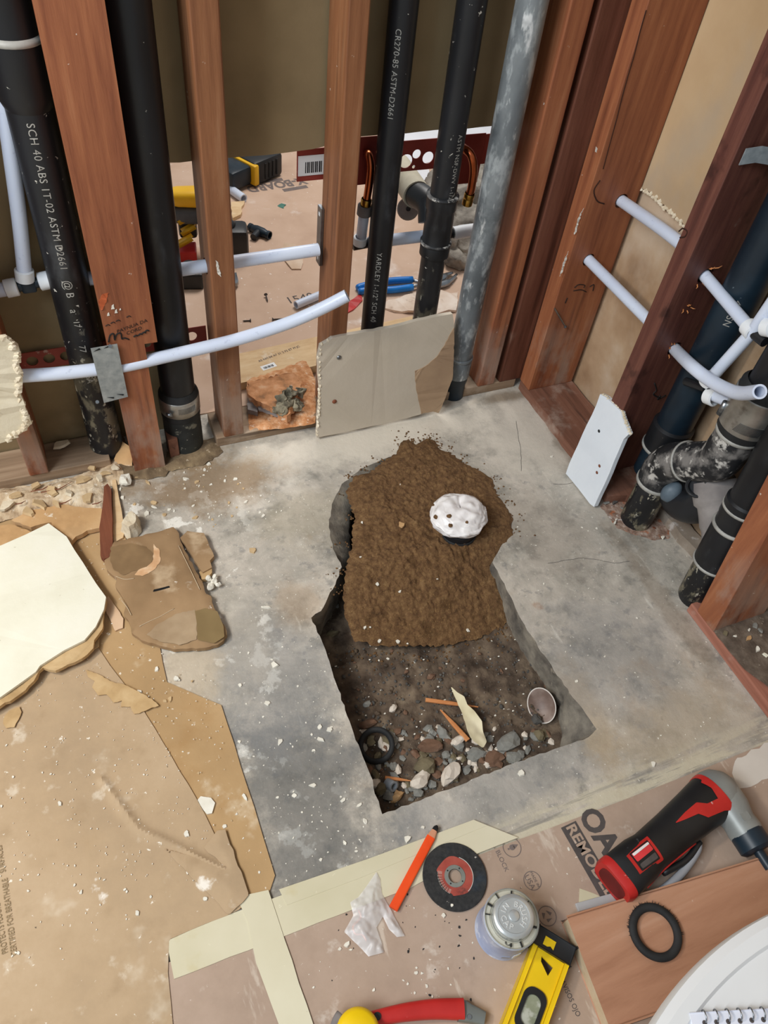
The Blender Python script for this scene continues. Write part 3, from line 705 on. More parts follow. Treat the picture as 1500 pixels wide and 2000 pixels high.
# ------------------------------------------------------------------ right wall plumbing
# tall vent pipe behind the scarred stud
root = thing('drain_pipe', 'thick dark bluish pipe rising behind the white tubes on the right wall', 'pipe', (.085, -.50, 0))
A, B_ = V((.098, -.492, -.0)), V((.098, -.492, ZT)); ax = V((0, 0, 1))
b = BM(); tube(b, [along(0.10), along(.5), along(1.2), B_], .043, 32); link('pipe_body', b, M_abs_blue, root, True, auto=40)
b = BM(); lathe(b, [(.043, 0), (.05, .002), (.05, .07), (.043, .075)], along(.19), ax, 32); hb = link('pipe_hub', b, M_abs, root, True, auto=40)
b = BM(); lathe(b, [(.044, .0), (.0525, .002), (.0525, .008), (.044, .01)], along(.183), ax, 32); link('glue_ring', b, M_glue, hb, True)
fd = cam_side(along(.5), ax); b = BM(); text_on_pipe(b, '4E" SN', .02, along(.60), ax, fd, .043, 1.1, True); link('printed_text', b, M_glue, root, stuff=True)
# offset of two bends with a banded coupling
root = thing('offset_drain', 'black drain stub with dusty bends and a steel banded coupling on the right', 'pipe', (.045, -.562, 0))
X_ = .046
P0 = V((X_, -.560, -.02)); P1 = V((X_, -.560, .205)); P2 = V((X_ + .004, -.682, .335)); P3 = V((X_ + .006, -.686, 1.5))
rr_ = .040
b = BM(); tube(b, [P0, V((X_, -.56, .06)), V((X_, -.56, .15))], rr_, 30); link('pipe_stub', b, M_abs_spat, root, True, auto=40)
b = BM(); tube(b, smooth_path([V((X_, -.56, .145)), V((X_, -.56, .195)), V((X_, -.580, .235)), V((X_, -.610, .265))], 6), .0455, 30)
e1 = link('lower_bend', b, M_abs_dust, root, True, auto=40)
b = BM(); tube(b, smooth_path([V((X_, -.612, .267)), V((X_, -.648, .303)), V((X_, -.676, .335)), V((X_, -.683, .385)), V((X_, -.684, .425))], 6), .0455, 30)
e2 = link('upper_bend', b, M_abs_dust, root, True, auto=40)
def gring(parent, p, d, r, w=.006):
    b = BM(); d = V(d).normalized(); lathe(b, [(r - .003, -w), (r + .0028, -w * .6), (r + .0028, w * .6), (r - .003, w)], p, d, 32); return link('glue_ring', b, M_glue, parent, True)
gring(e1, V((X_, -.56, .148)), (0, 0, 1), .0455); gring(e2, V((X_, -.611, .266)), (0, -1, 1), .0455, .003); gring(e2, V((X_, -.684, .425)), (0, 0, 1), .0455)
b = BM(); lathe(b, [(.044, -.01), (.051, 0), (.051, .115), (.043, .125)], V((X_, -.685, .435)), (0, 0, 1), 36); cp = link('coupling', b, M_rubber, root, True, auto=40)
b = BM(); lathe(b, [(.0512, 0), (.0532, .002), (.0532, .086), (.0512, .088)], V((X_, -.685, .448)), (0, 0, 1), 48); bd = link('band', b, M_band, cp, True, auto=40)
b = BM(); c_ = V((X_, -.685, .472)); f2 = cam_side(c_, V((0, 0, 1))); sd = V((0, 0, 1)).cross(f2)
for k in range(22):
    a = -.2 + k * .045; d = f2 * math.cos(a) + sd * math.sin(a)
    obox(b, c_ + d * .0534, V((0, 0, 1)) + V((0, 0, 1)).cross(d) * .35, V((0, 0, 1)).cross(d), .012, .0006, .0008)
link('worm_slots', b, M_steel, bd, stuff=True)
b = BM(); q = c_ - sd * .052 + f2 * .016; tube(b, [q + V((0, 0, .016)), q - V((0, 0, .016))], .007, 12); link('screw', b, M_steel, bd, True)
b = BM(); tube(b, [V((X_, -.685, .54)), V((X_, -.685, .9)), P3], rr_, 30); link('riser', b, M_abs, root, True, auto=40)
# second riser with dusty branch
root = thing('branch_drain', 'black drain riser with pale glue rings and a dusty side branch at the right edge', 'pipe', (.044, -.815, 0))
A, B_ = V((.043, -.815, -.02)), V((.050, -.775, .46)); ax = (B_ - A).normalized()
b = BM(); lathe(b, [(0, 0), (.034, 0), (.040, .02), (.0405, .10), (.0405, .16)], along(-.012), ax, 32); link('pipe_stub', b, M_abs_spat, root, True, auto=40)
b = BM(); lathe(b, [(.0405, -.003), (.046, 0), (.046, .10), (.044, .105), (.044, .14), (.0455, .145), (.0455, .19), (.040, .195)], along(.13), ax, 34); wy = link('wye_fitting', b, M_abs, root, True, auto=40)
for z in (.128, .245, .30): gring(wy, along(z), ax, .0455 if z < .3 else .0445, .0045)
b = BM(); tube(b, smooth_path([along(.31), along(.40), B_, V((.085, -.750, .60)), V((.108, -.735, .78)), V((.108, -.735, 1.5))], 5), .0405, 30); link('riser', b, M_abs, root, True, auto=40)
j0 = along(.16) + V((.012, .012, 0))
dp_ = [j0, PX(1405, 1010, .068), PX(1398, 968, .074), PX(1394, 940, .078)]
b = BM(); tube(b, smooth_path(dp_, 6), [.040] * 4 + [.044] * 6 + [.050] * 9, 30); br = link('side_branch', b, M_abs_grey, root, True, auto=40)
up_ = [PX(1402, 925, .082), PX(1388, 962, .074), PX(1372, 984, .070), PX(1350, 990, .068), PX(1326, 978, .070), PX(1318, 945, .080)]
b = BM(); tube(b, smooth_path(up_, 6), .040, 28); link('trap_bend', b, M_abs, root, True, auto=40)
b = BM(); stone_bm(b, PX(1312, 962, .046), .026, .022, .032, 4, 3, .12); link('trap_bulb', b, M_abs_bluegrey, root, True)
pk = PX(1362, 950, .030); b = BM(); lathe(b, [(.022, -.03), (.022, .0), (.0245, .002), (.0245, .006), (.019, .006), (.018, -.004), (0, -.004)], pk, V((-.8, -.35, .3)), 28); pl_ = link('cleanout_plug', b, M_abs, root, True, auto=40)
b = BM(); lathe(b, [(.0235, .003), (.0252, .004), (.0252, .007), (.021, .0075), (.021, .006)], pk, V((-.8, -.35, .3)), 28); link('plug_rim', b, M_abs_dust, pl_, True)

# white tubes through the right studs
def tubes(name, label, pts, r=.0135, holes=(), inner=None, smooth=5):
    b = BM(); tube(b, smooth_path(pts, smooth) if smooth else pts, r, 20, inner=inner)
    return tag(link(name, b, M_pex, smooth=True, auto=40), label, 'tube')
b1 = PY(1214, 393, -.055); c1 = PY(1346, 490, -.366)
b2 = PY(1150, 508, -.055); c2 = PY(1284, 643, -.366)
def through(p, q, e0, e1):
    d = (q - p).normalized(); return p - d * e0, q + d * e1
t1 = through(b1, c1, .03, .02); t2 = through(b2, c2, .03, .02)
bore(studb, [(t1[0] - (c1 - b1).normalized() * .03, t1[0] + (c1 - b1).normalized() * .08, .018), (t2[0] - (c2 - b2).normalized() * .03, t2[0] + (c2 - b2).normalized() * .08, .0175)])
tubes('pex_tube', 'upper white tube running from the broad corner stud to the dark scarred stud', [t1[0], b1.lerp(c1, .3) + V((0, 0, .002)), b1.lerp(c1, .7) + V((0, 0, .003)), t1[1]])
tubes('pex_tube', 'lower white tube running from the broad corner stud to the dark scarred stud', [t2[0], b2.lerp(c2, .3), b2.lerp(c2, .7), t2[1]])
d1 = PY(1378, 540, -.413); d2 = PY(1318, 682, -.413)
root = thing('tube_tee', 'white tubes joined by ringed tees hanging left of the steel banded coupling', 'tee', PX(1470, 645, .03))
te = PX(1470, 648, .025); e_up = PX(1530, 560, .02); tl = PX(1385, 742, .03); tl2 = PX(1445, 792, .03)
d1b = d1 + (d1 - te).normalized() * .02
bore(studc, [(d1 + (d1 - te).normalized() * .035, d1 - (d1 - te).normalized() * .02, .019), (d2 + V((0, .03, 0)), d2 - V((0, .02, 0)), .019)])
b = BM(); tube(b, [d1b, d1.lerp(te, .5), te], .0125, 18); link('tube', b, M_pex, root, True, auto=40)
b = BM(); tube(b, [te, te.lerp(e_up, .5), e_up], .0125, 18); link('tube', b, M_pex, root, True, auto=40)
b = BM(); tube(b, [te, te.lerp(tl, .5), tl], .0125, 18); link('tube', b, M_pex, root, True, auto=40)
fit = PX(1388, 770, .03); b = BM(); tube(b, [fit, tl2, tl2 + (tl2 - fit) * .3], .0125, 18); link('tube', b, M_pex, root, True, auto=40)
b = BM(); tube(b, [te, PX(1495, 668, .025)], .011, 14); link('tee_body', b, M_abs, root, True, auto=40)
b = BM(); tube(b, [PX(1340, 745, .04), PX(1378, 758, .033), tl, fit], .0095, 12); link('tee_body', b, M_abs, root, True, auto=40)
ring(root, te - (te - d1).normalized() * .008, te - d1, .0175, .026); ring(root, tl, tl - te, .0175, .024); ring(root, PX(1390, 775, .03), tl2 - fit, .0185, .024); ring(root, PX(1502, 640, .02), V((0, -1, .5)), .0175, .022)
ev = [d2 + V((0, .018, 0)), d2, PX(1348, 712, -.004), PX(1380, 738, -.016), PX(1412, 757, -.028), PX(1445, 768, -.045), PX(1484, 765, -.075)]
tubes('pex_tube', 'curved white tube with an open cut end facing out, above the steel banded coupling', ev, .0135, inner=.0098)
b = BM(); q0 = PY(1450, 305, -.416); q1 = PY(1482, 300, -.425); q2 = PY(1530, 308, -.44)
for p, q in ((q0, q1), (q1, q2)):
    vs = [b.verts.new(x) for x in (p + V((0, 0, .014)), q + V((0, 0, .014)), q - V((0, 0, .016)), p - V((0, 0, .016)))]
    vs2 = [b.verts.new(x.co + V((0, -.0016, 0))) for x in vs]
    b.faces.new(vs); b.faces.new(vs2[::-1])
    for i in range(4): b.faces.new((vs[i], vs[(i + 1) % 4], vs2[(i + 1) % 4], vs2[i]))
bmesh.ops.remove_doubles(b, verts=b.verts, dist=1e-5)
tag(link('pipe_strap', b, M_galv), 'bent galvanized strap on the dark scarred stud near the top right edge', 'strap')
# splinters at the drilled holes, one label for all
def splinters(center, n, sd_, label, r=.02):
    rn = random.Random(sd_)
    for k in range(n):
        a = rn.uniform(0, 6.28); p = center + V((math.cos(a), 0, math.sin(a))) * r * rn.uniform(.8, 1.1); L = rn.uniform(.006, .016)
        e = p + V((math.cos(a + rn.uniform(-1, 1)) * L, -rn.uniform(.003, .008), math.sin(a + rn.uniform(-1, 1)) * L))
        b = BM(); tube(b, [p + V((0, .002, 0)), p.lerp(e, .5) + V((0, -.002, 0)), e], [.0014, .0012, .0004], 5)
        tag(link('wood_splinter', b, M_shim), label, 'splinter', 'wood splinters around the drilled holes')
splinters(d1, 7, 1, 'thin wood splinter at the upper drilled hole of the dark scarred stud'); splinters(d2, 7, 2, 'thin wood splinter at the lower drilled hole of the dark scarred stud')
splinters(PY(1342, 602, -.413), 5, 3, 'thin wood splinter between the two drilled holes of the dark scarred stud', .008)
nl = [PY(1083, 602, -.0555), PY(1104, 638, -.062)]
b = BM(); tube(b, [nl[0], nl[1]], .0022, 8); lathe(b, [(0, 0), (.0045, 0), (.0045, .0012), (0, .0012)], nl[1], nl[1] - nl[0], 12)
tag(link('bent_nail', b, M_steel, smooth=True, auto=30), 'bent nail sticking out of the broad corner stud', 'nail')

# ------------------------------------------------------------------ drywall offcuts on the walls
# beige panel leaning on the back wall
def P2(L, f): return [f(*p) for p in L]
gl = [(619, 855), (625, 765), (621, 700), (626, 675), (640, 667), (650, 660), (700, 651), (760, 641), (860, 617), (884, 613), (887, 640), (886, 690), (884, 735), (870, 775), (862, 795), (856, 806), (845, 803), (740, 830)]
yg = -.012
zb0 = PY(619, 855, yg).z
def lean(px, py):
    # panel stands on the slab about 6 cm out and leans back against the studs
    base, topz = -.052, .33
    y = -.03
    for _ in range(6):
        p = PY(px, py, y); y = base + (max(0, p.z) / topz) * .046
    p = PY(px, py, y); return p
root = thing('drywall_offcut', 'beige painted drywall offcut leaning against the back studs, torn brown at right', 'panel', V((-.46, -.05, 0)))
b = BM(); po = rag([lean(*p) for p in gl], .02, .0012, 3); prism(b, po, (0, .0125, -.0017)); link('panel', b, M_gyp_beige, root)
b = BM(); tr = [(810, 724), (830, 715), (852, 697), (868, 674), (880, 650), (886, 640), (886, 690), (884, 735), (870, 775), (862, 795), (856, 806), (845, 803), (822, 808), (818, 785), (812, 755)]
prism(b, [p + V((0, -.0018, 0)) for p in rag([lean(*p) for p in tr], .009, .0012, 8)], (0, .0016, 0)); link('torn_paper', b, M_gyp_brown, root)
b = BM()
for k, p in enumerate(rag([lean(*p) for p in ((641, 667), (628, 674), (622, 700), (625, 740), (624, 770), (620, 850))], .010, .002, 9, False)):
    stone_bm(b, p + V((.001, .004, 0)), .004, .006, .0055, k, 1)
link('crumbled_edge', b, M_gyp_edge, root)
for (a, c) in ((662, 698), (653, 784)):
    p = lean(a, c); b = BM(); lathe(b, [(0, .0035), (.0035, .003), (.0062, .001), (.0062, 0), (0, 0)], p + V((0, -.0004, 0)), (0, -1, .1), 14)
    link('screw_head', b, M_steel if c < 750 else M_brownstrip, root, True)
# small cool white panel on the right
wl = [(1105, 925), (1112, 905), (1165, 790), (1172, 770), (1182, 775), (1212, 803), (1216, 818), (1228, 848), (1218, 858), (1190, 925), (1160, 990), (1152, 984), (1130, 955)]
def leanx(px, py):
    x = -.03
    for _ in range(6):
        p = PX(px, py, x); x = -.046 + max(0, p.z) / .23 * .038
    return PX(px, py, x)
root = thing('drywall_offcut', 'small cool white painted drywall offcut leaning against the right wall studs', 'panel', V((-.04, -.42, 0)))
b = BM(); prism(b, rag([leanx(*p) for p in wl], .03, .0008, 3), (.0125, 0, 0)); link('panel', b, M_gyp_bluew, root)
b = BM()
for k, p in enumerate(rag([leanx(*p) for p in ((1175, 772), (1195, 788), (1212, 803), (1216, 818), (1228, 848))], .006, .001, 5, False)): stone_bm(b, p + V((.006, 0, 0)), .006, .004, .004, k)
link('crumbled_edge', b, M_gyp_edge, root)
for a, c in ((1170, 842), (1171, 910), (1166, 923)):
    p = leanx(a, c); b = BM(); lathe(b, [(0, .0012), (.0035, .001), (.0045, 0), (0, 0)], p + V((-.0004, 0, 0)), (-1, 0, 0), 12); link('screw_hole', b, M_rubber if c < 900 else M_brownstrip, root, True)
# broken drywall edge left on the wall at far left
rl = [(-40, 660), (12, 660), (28, 672), (40, 690), (36, 712), (44, 738), (40, 770), (50, 800), (62, 826), (44, 842), (22, 858), (0, 866), (-40, 874)]
root = thing('drywall_remnant', 'broken cream drywall corner still hanging on the wall at the far left edge', 'drywall', PY(0, 866, -.046))
b = BM(); po = rag([PY(*p, -.050) for p in rl], .012, .003, 4); prism(b, po, (0, .0127, 0)); link('panel', b, M_gyp_tan if False else mat('gypsum_cream', ['#CFC2A6', '#DDD2B9', '#E6DCC5'], 12, rough=.9, bump=.0012, bscale=40, layers=[('#8F7A58', 16, .6, .7, .6)]), root)
b = BM()
for k, p in enumerate(rag([PY(*q_, -.049) for q_ in rl[1:11]], .008, .004, 6, False)):
    stone_bm(b, p + V((-.006, .002, 0)), .009, .006, .008, k + 3, 1, .5)
link('crumbled_edge', b, M_gyp_edge, root)

# ------------------------------------------------------------------ next room seen through the studs
M_card_far = mat('cardboard_far', ['#B99A84', '#C8AA93', '#D1B5A0'], 5, world=True, rough=.9, layers=[('#F1E9E2', 5, .58, .74, .7), ('#F5F0EA', 60, .66, .71, .8), ('#A98A74', 3, .6, .75, .5)])
b = BM(); prism(b, [V((-1.5, .135, 0)), V((.9, .135, 0)), V((.9, 2.9, 0)), V((-1.5, 2.9, 0))], (0, 0, .003))
fb = tag(link('floor_board', b, M_card_far), 'dusty printed cardboard floor cover in the next room', 'cardboard')
M_ink = mat('ink_grey', ['#6F6460', '#7D706B'], 40, rough=.9); M_inkd = mat('ink_dark', ['#4A4442', '#5A5350'], 60, rough=.9)
M_white = mat('white_plain', ['#E6E6E4', '#EFEFEE'], 5, rough=.5)
def floor_text(bm, s, p_left, p_right, h, z, sx=None, lift=.0005, spacing=1.0, flip=False, bold=0.0):
    a, c = FL(*p_left, z), FL(*p_right, z); u = (c - a); L = u.length; u.normalize(); v = V((0, 0, 1)).cross(u) * (-1 if flip else 1)
    vs, fs = text_geo(s, h, 0, spacing, bold); w = max(q.x for q in vs) - min(q.x for q in vs); k = L / w
    mid = (a + c) / 2; nv = [bm.verts.new(mid + u * q.x * k + v * q.y + V((0, 0, lift))) for q in vs]
    for f in fs:
        try: bm.faces.new([nv[i] for i in f])
        except Exception: pass
b = BM(); floor_text(b, 'X-BOARD', (597, 352), (482, 370), .070, .003, bold=.0025)
link('printed_text', b, M_ink, fb, stuff=True)
b = BM(); p, q = FL(600, 364, .0034), FL(553, 372, .0034)
def bar(bm, p, q, w):
    d = (q - p); nrm = V((0, 0, 1)).cross(d.normalized()) * w / 2
    bm.faces.new([bm.verts.new(x) for x in (p + nrm, q + nrm, q - nrm, p - nrm)])
bar(b, p, q, .022); link('printed_text', b, M_ink, fb, stuff=True)
b = BM(); p, q = FL(552, 350, .0034), FL(468, 360, .0034); bar(b, p, q, .022); link('printed_text', b, M_ink, fb, stuff=True)
b = BM(); floor_text(b, '1540', (562, 588), (610, 578), .05, .003); link('printed_text', b, M_inkd, fb, stuff=True)
M_blk = mat('plastic_black', ['#121314', '#1D1E20', '#28292B'], 10, rough=.45, layers=[('#55585A', 50, .68, .74, .5)])
M_yel = mat('plastic_yellow', ['#D9A312', '#E8B41C', '#F0C030'], 8, rough=.4)
M_red = mat('plastic_red', ['#A81F1C', '#BE2A26', '#CC3833'], 8, rough=.4, layers=[('#E7C9C0', 60, .69, .74, .5)])
M_blue = mat('plastic_blue', ['#0B5FA8', '#0F74C8', '#2288DD'], 8, rough=.35)
M_gypsheet = mat('white_sheet', ['#DCDCE0', '#EAEAEE'], 6, rough=.6)
# battery tool lying by the hanging drywall edge
c_ = FL(495, 322, .05); root = thing('tool_battery', 'black battery pack with yellow latch lying in the next room under the drywall edge', 'battery', (c_.x, c_.y, .003))
u = (FL(530, 308) - FL(465, 335)).normalized(); v = V((0, 0, 1)).cross(u)
b = BM(); obox(b, c_ + u * .02, u, v, .075, .065, .045, .014); link('case', b, M_blk, root, True, auto=30)
b = BM(); obox(b, c_ - u * .052 - v * .005, u, v, .012, .068, .038, .006); link('latch', b, M_yel, root, True, auto=30)
b = BM(); obox(b, c_ - u * .11, u, v, .05, .055, .035, .012); link('rail', b, M_abs_blue, root, True, auto=30)
for k in range(4):
    b = BM(); obox(b, c_ + u * (.0 + .02 * k) - v * .066, u, v, .004, .002, .03, .001); link('rib', b, M_rubber, root)
# impact driver standing on its side
c_ = FL(405, 455, .08); root = thing('cordless_drill', 'yellow and black cordless drill standing in the next room behind the left brown stud', 'drill', (c_.x, c_.y, .003))
u = (FL(470, 420) - FL(355, 420)).normalized(); v = V((0, 0, 1)).cross(u)
g0 = FL(372, 384, .20); zz = V((0, 0, 1))
b = BM(); loft(b, [(g0 - u * .10, v, zz, .020, .018), (g0 - u * .04, v, zz, .034, .026, 3), (g0 + u * .02, v, zz, .036, .028, 3), (g0 + u * .04, v, zz, .036, .028, 3), (g0 + u * .05, v, zz, .026, .022)], 24); link('motor_housing', b, M_yel, root, True, auto=40)
g2 = g0 - zz * .055
b = BM(); loft(b, [(g2 - u * .09, v, zz, .026, .024, 3), (g2 - u * .03, v, zz, .034, .030, 3), (g2 + u * .05, v, zz, .036, .030, 3)], 24); link('grey_housing', b, mat('plastic_grey', ['#33373F', '#474C55', '#5A606A'], 10, rough=.45), root, True, auto=40)
gb = V((FL(465, 470, .06).x, FL(465, 470, .06).y, .07))
b = BM(); tube(b, smooth_path([g2, g2.lerp(V((gb.x, gb.y, .10)), .5) + zz * .01, V((gb.x, gb.y, .10)) - u * .02], 5), [.027] * 11, 18); link('handle', b, M_blk, root, True)
for a_, c_, z_ in ((362, 425, .14), (368, 447, .10), (362, 470, .07)):
    b = BM(); obox(b, FL(a_, c_, z_), u + zz * .6, zz - u * .6, .024, .005, .012, .003); link('yellow_trim', b, M_yel, root, True)
b = BM(); obox(b, FL(366, 440, .10) + v * .02, u, v, .030, .022, .05, .012); link('lower_housing', b, M_blk, root, True, auto=30)
b = BM(); obox(b, V((gb.x, gb.y, .060)) - u * .022, u, v, .055, .042, .055, .016); link('battery', b, M_blk, root, True, auto=30)
c2_ = FL(366, 492, .02); b = BM(); obox(b, c2_, u, v, .03, .035, .018, .004); tag(link('red_case', b, M_red), 'small red plastic case on the next room floor beside the thick black pipe', 'case')
c2_ = FL(372, 540, .03); b = BM(); obox(b, c2_, u, v, .04, .035, .028, .008); lathe(b, [(0, 0), (.02, 0), (.02, .02), (0, .02)], c2_ + V((0, 0, .027)), (0, 0, 1), 16); tag(link('black_tool', b, M_blk), 'black plastic tool base under the straight white tube at left', 'tool')
# loose fittings
def elbow_cut(name, label, p, q, r, m=M_pex):
    b = BM(); tube(b, [p, p.lerp(q, .5), q], r, 18, inner=r * .72); return tag(link(name, b, m, smooth=True, auto=40), label, 'tube')
elbow_cut('pex_offcut', 'white tube offcut lying on cardboard in the next room beside the left brown stud', FL(440, 362, .018), FL(476, 388, .018), .016)
elbow_cut('pex_offcut', 'short white tube offcut lying behind the open end of the long bent tube', FL(578, 596, .016), FL(640, 570, .016), .013)
root = thing('tee_fitting', 'small black plastic tee fitting lying on cardboard in the next room', 'fitting', FL(507, 452, .003))
b = BM(); t0, t1_ = FL(487, 443, .018), FL(527, 460, .018); dd = (t1_ - t0).normalized()
lathe(b, [(.0, 0), (.014, 0), (.014, .01), (.012, .012), (.016, .03), (.016, (t1_ - t0).length - .03), (.012, (t1_ - t0).length - .012), (.0145, (t1_ - t0).length - .01), (.0145, (t1_ - t0).length), (.011, (t1_ - t0).length), (.011, (t1_ - t0).length - .02), (0, (t1_ - t0).length - .02)], t0, dd, 20); link('tee_run', b, M_abs_blue, root, True, auto=40)
b = BM(); m_ = t0.lerp(t1_, .5); e_ = FL(495, 464, .016); tube(b, [m_, e_], .0125, 16); link('tee_branch', b, M_abs, root, True, auto=40)
b = BM(); chip_bm(b, FL(549, 403, .003), .02, .002, 5); tag(link('green_shard', b, mat('shard_green', ['#3F6F62', '#5C8A7B'], 20, rough=.5)), 'tiny green plastic shard on the next room cardboard', 'shard')
def screw(label, p, q):
    b = BM(); d = (q - p).normalized(); L = (q - p).length
    lathe(b, [(0, 0), (.006, 0), (.006, .001), (.0022, .004), (.0022, L * .8), (0, L)], p, d, 10); return tag(link('drywall_screw', b, M_inkd, smooth=True, auto=40), label, 'screw')
screw('rusty screw standing nearly upright on the next room cardboard', FL(519, 575, .012), FL(523, 590, .006)); screw('dark screw lying left of the next room plank', FL(490, 626, .006), FL(473, 627, .006)); screw('dark screw lying above the next room plank beside the middle stud', FL(532, 624, .006), FL(560, 622, .006))
# wood offcut by the left brown stud, nail plate on the middle stud, paper bits
b = BM(); prism(b, rag([FL(*p, .004) for p in ((452, 400), (478, 398), (470, 425), (455, 432))], .02, .004, 3), (0, 0, .012)); tag(link('wood_offcut', b, M_pale), 'splintered pale wood offcut in the next room by the white tube offcut', 'wood')
root = thing('nail_plate', 'narrow dark metal plate on the left face of the middle stud', 'plate', PY(602, 520, .055)); b = BM(); p0 = PX(603, 415, -.6085); p1 = PX(601, 527, -.6085)
p0 = PY(604, 416, .07); p1 = PY(602, 527, .07)
box(b, -.6125, -.6045, .078, .103, p1.z, p0.z, .0008); link('plate_sheet', b, M_steel, root)
b = BM(); box(b, -.6132, -.6122, .086, .093, p0.z - .02, p0.z - .012); link('punched_slot', b, M_white, root)
b = BM(); box(b, -.6132, -.6122, .086, .093, p1.z + .012, p1.z + .02); link('punched_slot', b, M_white, root)
b = BM(); pp_ = [FL(*p, .0035) for p in ((545, 490), (556, 476), (575, 478), (590, 492), (592, 515), (588, 527), (570, 527), (556, 510))]; prism(b, rag(pp_, .02, .004, 2), (0, 0, .004)); tag(link('paper_scrap', b, mat('paper_scrap', ['#B89A80', '#C9AE95', '#D8C3AE'], 10, rough=.95)), 'torn paper scrap on the next room cardboard under the straight white tube', 'paper')
b = BM(); pp_ = [FL(*p, .012) for p in ((455, 540), (462, 538), (466, 555), (463, 560), (455, 558))]; prism(b, pp_, (0, 0, .012)); tag(link('tin_offcut', b, M_steel), 'bit of bent dark metal beside the left brown stud in the next room', 'metal')
# pale plank lying behind the bottom plate
root = thing('pale_plank', 'pale smooth plank with a barcode sticker lying behind the bottom plate', 'plank', FL(540, 700, .0))
cs = [FL(480, 748, .024), FL(470, 690, .024), FL(640, 622, .024), FL(900, 540, .024), FL(760, 668, .024)]
a = FL(479, 746, .03); c = FL(600, 718, .03); d_ = (c - a).normalized(); nrm = V((-d_.y, d_.x, 0)); w_ = .125
b = BM(); prism(b, [a - d_ * .02, a + d_ * .62, a + d_ * .62 + nrm * w_, a - d_ * .02 + nrm * w_], (0, 0, -.026)); link('board', b, M_pale, root)
s0, s1 = FL(511, 720, .0303), FL(538, 711, .0303); b = BM(); bar(b, s0, s1, .02); st = link('sticker', b, M_white, root)
b = BM()
for k in range(9):
    q = s0.lerp(s1, .15 + .08 * k); nn = V((0, 0, 1)).cross((s1 - s0).normalized()); bar(b, q - nn * .006 + V((0, 0, .0003)), q + nn * .003 + V((0, 0, .0003)), .0014 + .0009 * (k % 3))
link('barcode', b, M_blk, root, stuff=True)
b = BM(); floor_text(b, 'AS KM 04 A7 31 2 FS ET M JC', (505, 706), (585, 676), .012, .0303); link('printed_text', b, M_ink, root, stuff=True)
# insulation lump and sawdust on the plate
M_insul = mat('insulation_grey', ['#5E5850', '#807970', '#9E978C', '#B9B3A8'], 14, rough=1, bump=.005, bscale=45)
M_lint = mat('lint_grey', ['#3A362E', '#676050', '#8A826D', '#A59B84'], 40, rough=1, bump=.003, bscale=90)
M_sawd = mat('sawdust_orange', ['#B0744A', '#CC8E5E', '#DDA679', '#EBC6A4'], 60, rough=1, bump=.004, bscale=160, layers=[('#F0D9C0', 70, .62, .7, .7)])
b = BM(); pg_ = [FL(*p, .033) for p in ((482, 740), (600, 700), (618, 745), (616, 826), (560, 835), (486, 840))]
sheet(b, pg_, .006, lambda x, y, d: .030 + min(d, .03) * .25 + .004 * nz((x, y), 60, 2), 0); tag(link('sawdust', b, M_sawd, smooth=True), 'orange sawdust heaped on the bottom plate between the two brown studs', 'sawdust', kind='stuff')
root = thing('drywall_debris', 'lump of broken dirty drywall and lint on the sawdust between the brown studs', 'debris', FL(535, 800, .033))
b = BM()
pts = [FL(*p, .07) for p in ((483, 745), (510, 742), (555, 728), (578, 732), (588, 750), (575, 790), (560, 812), (540, 800), (500, 782), (485, 770))]
prism(b, rag(pts, .008, .004, 4), (0, -.004, -.022)); link('chunk', b, mat('chunk_sawdusty', ['#8C6A4E', '#B98258', '#D0966A', '#DDB08A'], 30, rough=1, bump=.003, bscale=60, layers=[('#E3D7C4', 40, .62, .7, .7)]), root)
for (a_, c_, s_, z_) in ((556, 782, .022, .075), (566, 768, .016, .08), (575, 790, .022, .06), (548, 800, .018, .07), (582, 765, .018, .06)):
    b = BM(); stone_bm(b, FL(a_, c_, z_), s_, s_, s_ * .6, int(a_), 4, .6)
    for q_ in b.verts: q_.co += V((nz(q_.co, 90, 1), nz(q_.co, 90, 4), nz(q_.co, 90, 7))) * .010
    link('lint', b, M_lint, root, True)
b = BM(); prism(b, rag([FL(*p, .055) for p in ((498, 772), (545, 795), (558, 815), (545, 812), (505, 800))], .01, .002, 6), (0, 0, -.006)); link('paper_face', b, M_abs_grey, root)
b = BM(); prism(b, rag([FL(*p, .05) for p in ((483, 768), (500, 775), (503, 805), (484, 800))], .01, .002, 6), (0, 0, -.015)); link('paper_face', b, M_abs_grey, root)
# red bracket, copper stub-outs
yb2 = .128
rz = PY(605, 317, yb2).z
r0, r1 = PY(580, 317, yb2), PY(1010, 283, yb2)
zc = (PY(830, 302, yb2).z)
hh = .035
hs = []
for a_, c_, rad in ((793, 315, .016), (814, 301, .0105), (836, 308, .014), (808, 326, .004), (985, 290, .012), (925, 302, .011), (955, 322, .004)):
    p = PY(a_, c_, yb2); hs.append((p.x, p.z, rad))
root = red_bar('stub_out_bracket', 'perforated red steel bracket holding the copper stubs behind the black pipes', [V((r0.x, yb2, zc - hh)), V((r1.x, yb2, zc - hh + .0)), V((r1.x, yb2, zc + hh)), V((r0.x, yb2, zc + hh))], yb2, hs)
p = PY(915, 285, yb2); b = BM(); box(b, p.x - .035, p.x + .04, yb2 - .003, yb2 - .001, p.z - .09, p.z + .028, .001); link('stub_plate', b, M_redbar, root)
p = PY(718, 308, yb2); b = BM(); box(b, p.x - .05, p.x + .05, yb2 - .003, yb2 - .001, p.z - .06, p.z + .048, .001); link('stub_plate', b, M_redbar, root)
s0, s1 = PY(589, 318, yb2 - .001), PY(640, 312, yb2 - .001); b = BM(); box(b, s0.x - .008, s1.x, yb2 - .0022, yb2 - .0012, zc - .022, zc + .022); link('sticker', b, M_white, root)
b = BM()
